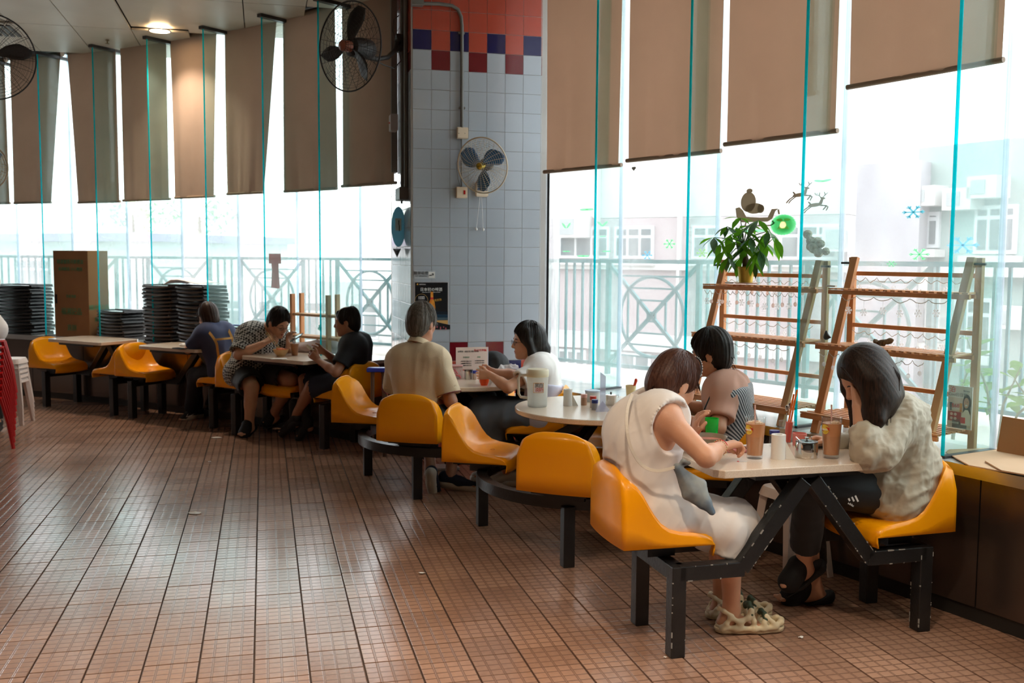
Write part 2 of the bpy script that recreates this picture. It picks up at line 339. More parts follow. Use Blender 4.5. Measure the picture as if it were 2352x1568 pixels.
# ================================================================ WINDOW BAYS
M_pane = glassy('window_glass', (.985, 1, .995), haze=.17); M_paneL = glassy('dusty_glare_window_glass', (.985, 1, .995), haze=.27)  # pane haze also stands for glare from outside, stronger on the left
M_fin = glassy('fin_glass', (.87, .965, .955), haze=.06, hazecol=(.65, .9, .86), refl=.4)
M_edge = glassy('glass_cut_edge', (.01, .62, .70), haze=.55, hazecol=(.02, .92, 1.), refl=.2)
M_joint = glassy('milky_joint', (.86, .90, .97), haze=.55, hazecol=(.92, .94, 1), refl=.3)
M_fit = mat('dark_fitting', (.05, .055, .06), .4)
TOP = CEIL+.05
def bay(no, a0, a1, rf, rb=RG):
    """bay between joint a0 and joint a1; the fin stands on joint a0"""
    w = tag(empty('window_%d' % no, P(a0, RG, SILL)), kind='structure')
    arc_solid(RG, RG+.012, SILL, TOP, a0+.03, a1-.03, 4).build('pane', M_pane if no < 7 else M_paneL, w, smooth=30)
    t = math.radians(a0); u = np.array([math.cos(t), math.sin(t), 0]); s = np.array([-u[1], u[0], 0])
    c = P(a0, (rf+RG)/2, (SILL+TOP)/2)
    MB().box(c, (RG-rf, .014, TOP-SILL), R=np.array([u, s, [0, 0, 1]]).T).build('glass_fin', M_fin, w)
    MB().box(P(a0, rf-.003, (SILL+TOP)/2), (.006, .016, TOP-SILL), R=np.array([u, s, [0, 0, 1]]).T).build('fin_edge', M_edge, w)
    MB().box(P(a0, RG-.004, (SILL+TOP)/2), (.012, .03, TOP-SILL), R=np.array([u, s, [0, 0, 1]]).T).build('joint_strip', M_joint, w)
    m = MB(); m.box(P(a0, (rf+RG)/2, CEIL-.012), (RG-rf+.06, .06, .03), R=np.array([u, s, [0, 0, 1]]).T); m.build('fin_shoe', M_fit, w)
    MB().box(P(a0, (rf+RG)/2, SILL+.006), (RG-rf+.02, .035, .012), R=np.array([u, s, [0, 0, 1]]).T).build('foot_rail', M_fit, w)
RF = [23.6, 26.8, 30.0, 33.2, 36.35, 39.3]
rfs = [16.46, 16.46, 16.46, 16.5, 16.56, 16.58]
for k in range(6):
    a1 = RF[k+1] if k < 5 else 41.55
    bay(k+1, RF[k], a1, rfs[k])
LF = [49.69, 52.73, 55.71, 58.67, 61.6, 64.6, 67.6]
for k in range(7):
    a1 = LF[k+1] if k < 6 else 71
    bay(k+7, LF[k], a1, 16.43 if k else 16.36)
arc_solid(RG, RG+.012, SILL, TOP, 48.35, 49.6, 2).build('window_14', M_pane); tag(bpy.data.objects['window_14'], kind='structure')
# jamb between right glazing and pillar, made milky glass so daylight reaches the tiles
m = MB(); _a, _b = np.array([.272, 7.47, 0]), np.array([.385, 8.25, 0]); _h = ZH = np.array([0, 0, 1.]); m.add([_a+_h*SILL, _b+_h*SILL, _b+_h*TOP, _a+_h*TOP, _a+_h*SILL-(.03, 0, 0), _b+_h*SILL-(.03, 0, 0), _b+_h*TOP-(.03, 0, 0), _a+_h*TOP-(.03, 0, 0)], [(0, 1, 2, 3), (4, 5, 6, 7), (0, 1, 5, 4), (1, 2, 6, 5), (2, 3, 7, 6), (3, 0, 4, 7)]); tag(m.build('trim_1', glassy('light_passing_jamb', (.92, .95, .97), haze=.45, hazecol=(.95, .95, .93), refl=.3)), kind='structure')
m = MB(); m.box((.262, 7.46, 2.27), (.016, .04, 3.14)); tag(m.build('dark_gap_strip', M_black_pl), kind='structure')  # black strip put in for the dark gap beside the pillar
# ---- blinds
M_blind = cloth_through('blind_fabric', srgb(196, 172, 152), srgb(196, 152, 124), .21)
M_blind2 = cloth_through('blind_fabric_left', srgb(172, 152, 138), srgb(170, 136, 112), .11)
M_bar = mat('blind_bar', srgb(150, 128, 108), .5)
def blind(a0, a1, zb, label, seed, mm, shift=0., skew=(0, 0), r=16.70):
    w = tag(empty('roller_blind', P((a0+a1)/2, r, zb)), label, 'window blind', 'roller blinds along the curved window')
    rnd = random.Random(seed); ph = [rnd.uniform(0, 6) for _ in range(4)]
    g = []; nz = 18; nx = 26
    for i in range(nz+1):
        z = zb+(TOP-.0-zb)*i/nz; row = []; fz = 1-i/nz
        for j in range(nx+1):
            t = j/nx; x0 = a0+skew[0]*fz; x1 = a1+skew[1]*fz; a = x0+(x1-x0)*t
            d = .010*math.sin(t*9+ph[0]+fz*1.2)*(.4+fz)+.006*math.sin(t*23+ph[1]-fz*2)*fz+.004*math.sin(t*41+ph[2])*fz**3
            row.append(P(a, r+d, z))
        g.append(row)
    MB().grid(np.array(g)).build('fabric', mm, w, smooth=180)
    p = [P(a0+skew[0]+(a1+skew[1]-a0-skew[0])*t, r, zb) for t in np.linspace(-.015, 1.015, 6)]
    MB().tube(p, .014, 8).build('bottom_bar', M_bar, w, smooth=60)
    p = [P(a0+(a1-a0)*t, r+.02, TOP-.02) for t in np.linspace(0, 1, 6)]
    MB().tube(p, .03, 10).build('roller', M_bar, w, smooth=60)
def blind_px(x0, x1, y0, y1, r=16.70):
    """angles and bottom height of a blind from where its lower corners are seen"""
    out = []
    for x, y in ((x0, y0), (x1, y1)):
        d = ray(x, y); o = EYEP[:2]-CC; a = d[:2]@d[:2]; b = 2*o@d[:2]; c = o@o-r*r; t = (-b+math.sqrt(b*b-4*a*c))/2/a; p = EYEP+d*t
        out.append((math.degrees(math.atan2(*(p[:2]-CC)[::-1])), p[2]))
    return out
BL = [(1950, 2300, 212, 124, 'right brown roller blind with the highest bottom edge, nearest the camera', 0, 0),
      (1667, 1920, 337, 294, 'brown roller blind over the pot plant, right of the middle window', 0, 0),
      (1442, 1653, 372, 343, 'brown roller blind second to the right of the tiled pillar', 0, 0),
      (1252, 1425, 397, 376, 'brown roller blind directly right of the tiled pillar', 0, 0),
      (787, 908, 431, 416, 'roller blind directly left of the tiled pillar, behind the black fan', 0, 0),
      (655, 772, 440, 432, 'roller blind left of the black wall fan, hanging straight', 0, 0),
      (523, 640, 447, 438, 'roller blind with its right edge slanting inward towards the bottom', 0, -.8),
      (397, 505, 456, 448, 'roller blind lit warm by the round ceiling lamp', .15, -.3),
      (284, 390, 461, 456, 'roller blind left of the lamp-lit one, with dark folds', 0, 0),
      (164, 275, 466, 462, 'roller blind with its left edge slanting inward towards the bottom', .4, 0),
      (34, 150, 467, 463, 'roller blind at the far left with a slanting right edge', 0, -.8),
      (-90, 22, 468, 467, 'roller blind cut off by the left edge of the picture', 0, 0)]
for k, (x0, x1, y0, y1, lb, s0, s1) in enumerate(BL):
    (a0, z0), (a1, z1) = blind_px(x0, x1, y0, y1); k0 = blind_px(x0, x1, y0, y1)
    # top edges hang straight down; skew only at the bottom (degrees; left end has larger angle)
    blind(a0, a1, (z0+z1)/2, lb, k, M_blind if k < 4 else M_blind2, skew=(-s0, -s1))
# ================================================================ TILED PILLAR
TLW = .1487; TLH = .153
pil0 = np.array([-.792, 7.92, 0]); ZB = .927-TLH*6.06
pillar = MB(); Wp = 7*TLW; Dp = 1.3
Rg = np.array([GE, GN, [0, 0, 1]]).T
c = pil0+GE*(Wp/2+.0225)+GN*(Dp/2-.003); pillar.box((c[0], c[1], 2.0), (Wp+.065, Dp, 4.1), R=Rg)
pillar = tag(pillar.build('wall_pillar', mat('pillar_grout', srgb(176, 172, 166), .8)), kind='structure')
tm = {}
tcols = {'w': srgb(170, 177, 184), 's': (.44, .065, .036), 'b': (.008, .008, .075), 'm': (.16, .006, .012)}
for k, cc in tcols.items():
    m = mat('glazed_tile_'+k, cc, .13, coat=.25, noise=(1.2, .3, tuple(q*.85 for q in cc), (1, 1, 1)))
    for wv in (TLW, .105):
        mb = MB(); mb.box((0, 0, 0), (wv-.003, .014, TLH-.003), ch=.0012); me = mb.build('x', m).data; bpy.data.objects.remove(bpy.data.objects['x']); tm[k, wv] = me
def tcol(i, r):
    """row r counted up from the lower maroon row (0)"""
    if r == 16: return 's' if i % 2 else 'b'
    if r == 15: return 'm' if i % 2 else 'w'
    if r > 16: return 's'
    if r == 0: return 'w' if i % 2 else 'm'
    if r == -1: return 'b' if i % 2 else 's'
    return 's' if r < 0 else 'w'
lean = random.Random(3)
for r in range(-5, 20):
    z = .927-TLH+TLH*(r+.5)
    for i in range(7):
        p = pil0+GE*TLW*(i+.5); o = linked('tile', tm[tcol(i, r), TLW], pillar, (p[0], p[1], z), GA); o.rotation_euler = (lean.uniform(-.004, .004), 0, GA+lean.uniform(-.004, .004))
    p = pil0+GE*(7*TLW+.045)+GN*.028; o = linked('tile', tm[tcol(7, r), .105], pillar, (p[0], p[1], z), GA+.55)
    for i in range(8):    # left flank
        p = pil0-GE*.007+GN*(.012+TLW*(i+.5)); o = linked('tile', tm[tcol(i+1, r), TLW], pillar, (p[0], p[1], z), GA+math.pi/2); o.rotation_euler = (0, lean.uniform(-.006, .006), GA+math.pi/2+lean.uniform(-.008, .008))
# ================================================================ LAMPS
M_lampface = mat('lamp_diffuser', (1, .9, .75), emit=((1, .86, .66), 7.0))
def downlight(x, y, label, power=LAMP_W, r=.095):
    w = tag(empty('ceiling_downlight', (x, y, CEIL)), label, 'ceiling light', 'recessed ceiling downlights')
    MB().lathe([(r, .004), (r+.014, .004), (r+.014, -.006), (r, -.006)], (x, y, CEIL-.002), 24, closed=True).build('trim_ring', M_white, w, smooth=50)
    MB().lathe([(.0001, 0), (r, 0)], (x, y, CEIL-.004), 24).build('diffuser', M_lampface, w)
    l = bpy.data.lights.new('lamp_light', 'AREA'); l.shape = 'DISK'; l.size = .18; l.energy = power; l.color = (1, .80, .60); l.spread = math.radians(105)
    lo = bpy.data.objects.new('lamp_light', l); COL.objects.link(lo); lo.parent = w; lo.location = (0, 0, -.03)
downlight(-3.50, 10.05, 'round recessed lamp lit warm in the left ceiling near the window', 16)
for x, y, pw, lb in [(-1.7, 2.6, .9, 'left of the camera, ahead of it'), (.2, 1.9, 1.2, 'just ahead above the camera'), (-2.6, .2, .8, 'left beside the camera'), (1.9, 1.0, 1.1, 'right ahead of the camera'), (-.2, -1.4, 1.2, 'close behind the camera'), (-3.6, -2.4, .5, 'back left of the camera'), (2.4, -2.2, 1, 'back right of the camera')]:
    downlight(x, y, 'round recessed ceiling lamp out of frame, '+lb, LAMP_W*pw)
# sprinkler, air-conditioning grille
m = MB(); m.lathe([(.012, 0), (.02, -.004), (.02, -.008), (.007, -.01), (.007, -.035), (.02, -.037), (.02, -.041), (.001, -.041)], (-4.2, 10.5, CEIL+.002), 12); 
t = tag(m.build('fire_sprinkler', mat('brass', (.35, .27, .15), .35, metal=.9), smooth=40), 'small brass fire sprinkler under the ceiling left of the round lamp', 'sprinkler')
g = tag(empty('air_grille', (-5.15, 9.95, CEIL), GA), 'square slatted air-conditioning grille in the ceiling at the left edge', 'air vent')
MB().box((-5.15, 9.95, CEIL-.012), (.62, .62, .016), rz=GA, ch=.004).build('frame', M_ceil, g)
for k in range(9): 
    q = V3((-5.15, 9.95, CEIL-.026))+GE*(-.24+.06*k); MB().box(q, (.035, .5, .012), rz=GA).build('slat', M_fit, g)
# ================================================================ SEATS
def seat_mesh():
    Wd = .215
    cen = [(.205, -.055), (.21, -.02), (.208, .01), (.196, .034), (.17, .047), (.10, .046), (.03, .044), (-.04, .047), (-.09, .06), (-.128, .092), (-.152, .14), (-.168, .20), (-.18, .26), (-.188, .31), (-.192, .345)]
    edg = [(.185, -.05), (.19, -.02), (.19, .01), (.18, .03), (.155, .045), (.10, .055), (.04, .064), (-.01, .080), (-.045, .108), (-.075, .15), (-.10, .195), (-.122, .238), (-.145, .275), (-.168, .298), (-.188, .31)]
    n = len(cen); nu = 20; us = np.linspace(-1, 1, nu+1); rows = []
    for v in range(n):
        t = v/(n-1); w = Wd
        if v >= n-5: w = Wd-.05*((v-(n-5))/4)**2.2
        if v < 3: w = Wd-.012
        left = []; 
        for u in us:
            k = abs(u)**3.2; x = cen[v][0]*(1-k)+edg[v][0]*k; z = cen[v][1]*(1-k)+edg[v][1]*k; left.append((x, u*w, z))
        def skirt(sg):
            x, z, ws = edg[v][0], edg[v][1], w; out = []
            zb = 0.0 if v >= 2 else z-.001
            for s in (0.0, .03, .12, .35, .7, 1.0):
                zz = z-.012-(z-.012-zb)*s if v >= 2 else z-.001*s
                if v >= 2 and zz < zb: zz = zb
                y = ws+.008+(Wd+.01-ws-.008)*min(1, s*2.6)**.6
                out.append((x, sg*y, zz))
            return out
        rows.append(list(reversed(skirt(-1)))+left+skirt(1))
    m = MB(); m.grid(np.array(rows))
    # rear panel
    last = rows[-1]; g = []
    for s in (0.0, .02, .06, .12, .35, .7, 1.0):
        row = []
        for u in us:
            ztop = cen[-1][1]*(1-abs(u)**3.2)+edg[-1][1]*abs(u)**3.2
            wtop = abs(last[6][1]); y = u*(wtop+.008*min(1, s*30)+(Wd+.01-wtop-.008)*min(1, s*2.6)**.6)
            x = -.188-.012*min(1, s*25)-.022*(1-u*u)*min(1, s*8)*(1-.3*s)
            row.append((x, y, ztop*(1-s)))
        g.append(row)
    m.grid(np.array(g))
    for sg, idx in ((-1, 0), (1, -1)):   # join skirt end column with the rear panel
        a = [rows[-1][k] for k in (range(5, -1, -1) if sg < 0 else range(-6, 0))]
        b = [g[k][idx] for k in (0, 2, 3, 4, 5, 6)]
        m.grid(np.array([a, b]))
    o = m.build('shell', M_yellow, smooth=50); me = o.data
    bm = bmesh.new(); bm.from_mesh(me); bmesh.ops.remove_doubles(bm, verts=bm.verts, dist=.0015); bmesh.ops.recalc_face_normals(bm, faces=bm.faces); bm.to_mesh(me); bm.free()
    me.transform(Matrix.Diagonal((1, .93, .9, 1))); bpy.data.objects.remove(o); return me
SEATM = seat_mesh()
_q = MB(); _q.box((0, 0, -.012), (.30, .30, .02)); _q.box((0, 0, -.04), (.12, .22, .05)); _o = _q.build('x', M_black); SEATB = _o.data; bpy.data.objects.remove(_o)
_q = MB(); _q.tube([(.05+.014*math.cos(t), .014*math.sin(t), .0475) for t in np.linspace(0, 6.28, 14)], .0012, 4); _o = _q.build('x', mat('seat_mark', (.6, .2, .0), .4)); SEATR = _o.data; bpy.data.objects.remove(_o)
def seat(x, y, z, deg, label, group):
    w = tag(empty('bucket_seat', (x, y, z), math.radians(deg)), label, 'seat', group)
    o = linked('shell', SEATM, w); o.modifiers.new('s', 'SOLIDIFY').thickness = .006; o.modifiers['s'].offset = 0
    linked('mounting_plate', SEATB, w); linked('moulding_ring', SEATR, w); return w
GB = 'yellow plastic bucket seats fixed to the dining tables'
# ================================================================ FRAMES AND TABLES
LEGW = .062
def chips(w, pts, n, seed):
    """flakes of worn paint along tube edges"""
    r = random.Random(seed); m = MB()
    for a, b, up in pts:
        a, b = V3(a), V3(b); d, s, u = frame(b-a, up)
        for k in range(int(n*np.linalg.norm(b-a)/.25)):
            t = r.random(); L = r.choice((.003, .005, .008, .02))*r.uniform(.6, 1.3); q = a+(b-a)*t
            sg = r.choice((-1, 1)); sv = r.choice((-1, 1)); wv = LEGW/2
            c = q+s*sg*(wv-.002)+u*sv*(wv-.002); m.box(c, (L, r.uniform(.0035, .0055), r.uniform(.0035, .0065)), R=np.array([d, s, u]).T)
    o = m.build('paint_chips', M_chip, w); tag(o, kind='stuff')
def booth(cx, cy, deg, label, tz, tl=.76, tdp=.50, leglen=1.16, legdp=.37, corner=.07, nearv=True, toff=0.):
    t = math.radians(deg); e = np.array([math.cos(t), math.sin(t), 0]); n = np.array([-e[1], e[0], 0]); c = np.array([cx, cy, 0])
    w = tag(empty('table', (cx, cy, 0), t), label, 'table')
    a, b, k = tl/2, tdp/2, corner
    poly = [(-a+k, -b), (a-k*.3, -b), (a, -b+k*.3), (a, b-k), (a-k, b), (-a+k, b), (-a, b-k), (-a, -b+k)]
    R = np.array([e, n, [0, 0, 1]]).T
    MB().prism([(x+toff, y) for x, y in poly], tz-.032, tz, R=R, c=c).build('tabletop', M_table, w, bevel=.003)
    MB().box(c+(0, 0, tz-.046), (tl*.62, tdp*.8, .026), R=R).build('top_support', M_black, w)
    zt = .345
    for sg in (-1, 1):
        for sn in (-1, 1):
            p = c+e*sg*leglen/2+n*sn*legdp/2; MB().box((p[0], p[1], (zt+.03)/2), (LEGW, LEGW, zt+.03), R=R).build('leg', M_black, w, bevel=.004)
        p = c+e*sg*leglen/2
        MB().bar(p-n*(legdp/2)+(0, 0, zt), p+n*(legdp/2)+(0, 0, zt), LEGW, LEGW).build('cross_beam', M_black, w, bevel=.004)
    for sn in (-1, 1):
        o = n*sn*legdp/2
        for sg in (-1, 1):
            p0 = c+o+e*sg*leglen/2+(0, 0, zt); p1 = c+o+e*sg*.30+(0, 0, zt-.0); p2 = c+o+e*sg*.02+(0, 0, tz-.07)
            if sn < 0 and not nearv: continue
            MB().bar(p0, p1+e*(-sg*.01), LEGW, LEGW).build('side_beam', M_black, w, bevel=.004)
            MB().bar(p1, p2, LEGW, LEGW, up=n).build('slanted_brace', M_black, w, bevel=.004)
        if sn < 0 and nearv:
            pts = []
            for sg in (-1, 1):
                pts += [(c+o+e*sg*leglen/2+(0, 0, zt), c+o+e*sg*.30+(0, 0, zt), (0, 0, 1)), (c+o+e*sg*.30+(0, 0, zt), c+o+e*sg*.04+(0, 0, tz-.09), tuple(n)), (c+o+e*sg*leglen/2, c+o+e*sg*leglen/2+(0, 0, zt), tuple(n))]
            chips(w, pts, 16, int(cx*100) % 97)
    return w, e, n, c
def round_table(cx, cy, tx, ty, tz, label, legs, r=.57, rr=.64):
    w = tag(empty('table', (cx, cy, 0)), label, 'table')
    MB().lathe([(r-.012, -.032), (r, -.026), (r, -.004), (r-.004, 0), (.001, 0)], (tx, ty, tz), 64).build('tabletop', M_table, w, smooth=35)
    MB().lathe([(.001, -.05), (r*.8, -.05), (r*.82, -.033)], (tx, ty, tz), 32).build('top_support', M_black, w, smooth=35)
    g = []
    for k in range(73):
        t = 2*math.pi*k/72; u = np.array([math.cos(t), math.sin(t), 0]); c = np.array([cx, cy, 0])
        g.append([c+u*(rr-.03)+(0, 0, .30), c+u*(rr+.03)+(0, 0, .30), c+u*(rr+.03)+(0, 0, .36), c+u*(rr-.03)+(0, 0, .36), c+u*(rr-.03)+(0, 0, .30)])
    MB().grid(np.array(g)).build('ring_beam', M_black, w, smooth=40)
    for p in legs: MB().box((p[0], p[1], .16), (LEGW, LEGW, .32), rz=.3).build('leg', M_black, w, bevel=.004)
    for a in (225, 315, 45, 135):
        t = math.radians(a+15); u = np.array([math.cos(t), math.sin(t), 0])
        MB().bar(np.array([cx, cy, .33])+u*(rr-.01), np.array([tx, ty, tz-.07])+u*.06, .05, .05).build('slanted_brace', M_black, w, bevel=.004)
    return w
# near booth
booth(1.18, 4.255, 15.4, 'rectangular stone-topped table nearest the camera with two milk teas and a chipped black V frame', .765, tl=.79, tdp=.5, leglen=1.16, corner=.035, toff=-.05)
seat(.595, 4.125, .447, 14, 'yellow bucket seat under the woman in the white sleeveless dress', GB)
seat(1.665, 4.36, .440, 197, 'yellow bucket seat under the long-haired woman in the hooded jacket', GB)
# round tables
round_table(.47, 5.743, .52, 5.81, .735, 'round table with the water jug and condiment jars, in the middle', [(-.173, 5.893), (.297, 5.093), (1.08, 5.62), (.62, 6.30)], r=.50)
seat(.30, 5.15, .415, 67, 'empty yellow bucket seat seen from behind, before the round table with the jug', GB)
seat(-.16, 5.90, .415, -14, 'empty glossy yellow bucket seat facing right, left of the round table with the jug', GB)
seat(1.15, 5.51, .415, 168, 'yellow bucket seat under the woman in the pink and striped top', GB)
seat(.64, 6.13, .415, 250, 'yellow bucket seat at the window side of the round table with the jug', GB)
round_table(-.428, 7.093, -.36, 7.18, .735, 'round table by the pillar where the man in beige and the woman with glasses sit', [(-1.06, 7.261), (-.626, 6.536), (.18, 6.95), (-.25, 7.7)], r=.54)
seat(-.62, 6.545, .415, 74, 'yellow bucket seat with a small scratch under the man in the beige polo shirt', GB)
seat(-1.06, 7.28, .415, -12, 'empty yellow bucket seat facing right, left of the man in the beige polo shirt', GB)
seat(.18, 6.88, .415, 172, 'yellow bucket seat under the woman with glasses and a dark skirt', GB)
seat(-.24, 7.62, .415, 252, 'yellow bucket seat between the pillar and the round table of the beige-shirted man', GB)
# far booths
booth(-1.92, 8.72, -34, 'far table with a noodle bowl and a takeaway coffee, between two men', .735, tl=.84, tdp=.55, leglen=1.1, nearv=False)
seat(-1.40, 8.42, .42, 146, 'yellow bucket seat under the man in the black tee shirt', GB)
seat(-2.42, 9.08, .42, -34, 'yellow bucket seat under the man in the patterned shirt', GB)
seat(-1.98, 8.90, .42, 232, 'yellow bucket seat half hidden behind the far table of the two men', GB)
booth(-3.18, 9.66, -29, 'far table where a person in navy rests both arms', .735, tl=.84, tdp=.52, leglen=1.1, nearv=False)
seat(-2.70, 9.40, .42, 150, 'yellow bucket seat under the person in navy with yellow straps', GB)
seat(-3.66, 9.90, .42, -22, 'empty yellow bucket seat left of the far table of the person in navy', GB)
booth(-4.38, 10.38, -31, 'empty far table at the left, in front of the tall cardboard box', .735, tl=.9, tdp=.52, leglen=1.1, nearv=False)
seat(-3.98, 10.10, .42, 152, 'yellow bucket seat facing left, back to back with the second empty one', GB)
seat(-4.84, 10.58, .42, -24, 'leftmost empty yellow bucket seat, in front of the dark stacks', GB)
# ================================================================ STOOLS
def stool(x, y, z, rz, label, group, m, h=.45, top=.15, bot=.20):
    w = tag(empty('plastic_stool', (x, y, z), rz), label, 'stool', group)
    M = Matrix.Translation((x, y, z)) @ Matrix.Rotation(rz, 4, 'Z')
    return w
def stool_meshes(m, h, top, bot, rnd=False):
    q = MB()
    n = 32; pr = []
    def ring(r, z, p=4.5):
        out = []
        for k in range(n):
            t = 2*math.pi*k/n; c, s = math.cos(t), math.sin(t); f = (abs(c)**p+abs(s)**p)**(-1/p); out.append((r*f*c, r*f*s, z))
        return out+[out[0]]
    q.grid(np.array([ring(.001, h), ring(top*.7, h), ring(top*.95, h-.004), ring(top, h-.015), ring(top+.012, h-.05), ring(top+.008, h-.05), ring(top-.006, h-.02), ring(.001, h-.008)]))
    o = q.build('x', m, smooth=45); t = o.data; bpy.data.objects.remove(o)
    q = MB()
    a = top*.86; b = bot*.9
    for (u, v) in ((1, 0), (0, 1)):
        pass
    g = [[(a-.045, a+.004, h-.03), (a+.004, a+.004, h-.03), (a+.004, a-.045, h-.03)], [(b-.03, b, 0), (b, b, 0), (b, b-.03, 0)]]
    q.grid(np.array(g)); g2 = [[(x-.006, y-.006, z) for x, y, z in r] for r in g]; q.grid(np.array(g2)); 
    for k in (0, 2): q.grid(np.array([[g[0][k], g[1][k]], [g2[0][k], g2[1][k]]]))
    q.grid(np.array([g[1], g2[1]]))
    o = q.build('x', m); l = o.data; bpy.data.objects.remove(o)
    return t, l
def put_stool(x, y, z, rz, ms, label, group, red=None):
    w = tag(empty('plastic_stool', (x, y, z), rz), label, 'stool', group)
    linked('seat_top', ms[0], w)
    for k in range(4): linked('leg', ms[1], w, (0, 0, 0), k*math.pi/2)
    return w
MSW = stool_meshes(M_whitestool, .45, .125, .17); MSR = stool_meshes(M_red, .45, .13, .19)
put_stool(1.44, 5.02, 0, .45, MSW, 'white plastic stool half under the nearest table, behind the black V frame', None)
SN = 'topmost', 'second', 'third', 'fourth', 'fifth', 'lowest'
for k in range(5):
    put_stool(-4.77, 9.42, .045*k+.0, .1, MSW, 'white plastic stool at the left edge, %s of the white stack' % (['lowest', 'second from below', 'middle one', 'second from the top', 'topmost'][k]), 'stacked white stools')
# red stack: high-backed stacked red chairs, seen as curved rims above one long leg
_q = MB()
_q.prism([(-.16, -.15), (.14, -.17), (.18, -.10), (.19, 0), (.18, .10), (.14, .17), (-.16, .15)], .43, .445)
for s in (-1, 1): _q.tube([(.15, s*.13, .43), (.19, s*.16, .22), (.21, s*.18, 0)], [.022, .02, .015], 8)
for s in (-1, 1): _q.tube([(-.14, s*.13, .43), (-.18, s*.15, .2), (-.21, s*.17, 0)], [.022, .02, .015], 8)
_o = _q.build('x', M_red, smooth=40); REDS = _o.data; bpy.data.objects.remove(_o)
_q = MB(); g = []
for z in (.43, .52, .62, .70, .76, .80):
    row = []
    for u in np.linspace(-1, 1, 13): row.append((-.165-.10*(z-.43)/.37+.03*u*u, u*(.16-.03*max(0, (z-.7))/.1), z-(.02*u*u if z > .75 else 0)))
    g.append(row)
_q.grid(np.array(g)); g2 = [[(x-.008, y, z) for x, y, z in r] for r in g]; _q.grid(np.array(g2)); _q.grid(np.array([g[-1], g2[-1]]))
_o = _q.build('x', M_red, smooth=50); REDB = _o.data; bpy.data.objects.remove(_o)
for k in range(10):
    w = tag(empty('plastic_chair', (-4.37+.004*k, 8.02, .052*k), -.15), 'red plastic chair at the left edge, number %s from the bottom of the red stack' % ['one', 'two', 'three', 'four', 'five', 'six', 'seven', 'eight', 'nine', 'ten'][k], 'chair', 'stacked red chairs')
    w['label'] = ['lowest red plastic chair, whose long leg reaches the floor', 'red plastic chair just above the lowest of the stack', 'third red plastic chair up the stack', 'fourth red plastic chair up the stack', 'fifth red plastic chair up the stack', 'fifth red plastic chair down from the stack top', 'fourth red plastic chair down from the stack top', 'third red plastic chair down from the stack top', 'second red plastic chair down from the stack top', 'topmost red plastic chair of the stack at the left edge'][k]
    linked('seat', REDS, w); linked('backrest', REDB, w)
# ================================================================ IMPLICIT SURFACES FOR BODIES, HAIR AND CLOTHES
def vnoise(p, seed=0):
    """smooth value noise, p (...,3) -> (-1..1)"""
    q = np.floor(p).astype(np.int64); f = p-q; f = f*f*(3-2*f)
    def h(i, j, k):
        n = (i*374761393+j*668265263+k*2147483647+seed*1442695041) & 0xffffffff
        n = ((n ^ (n >> 13))*1274126177) & 0xffffffff; n = n ^ (n >> 16); return (n & 0xffff)/32767.5-1
    x, y, z = q[..., 0], q[..., 1], q[..., 2]; fx, fy, fz = f[..., 0], f[..., 1], f[..., 2]
    def l(a, b, t): return a+(b-a)*t
    return l(l(l(h(x, y, z), h(x+1, y, z), fx), l(h(x, y+1, z), h(x+1, y+1, z), fx), fy),
             l(l(h(x, y, z+1), h(x+1, y, z+1), fx), l(h(x, y+1, z+1), h(x+1, y+1, z+1), fx), fy), fz)
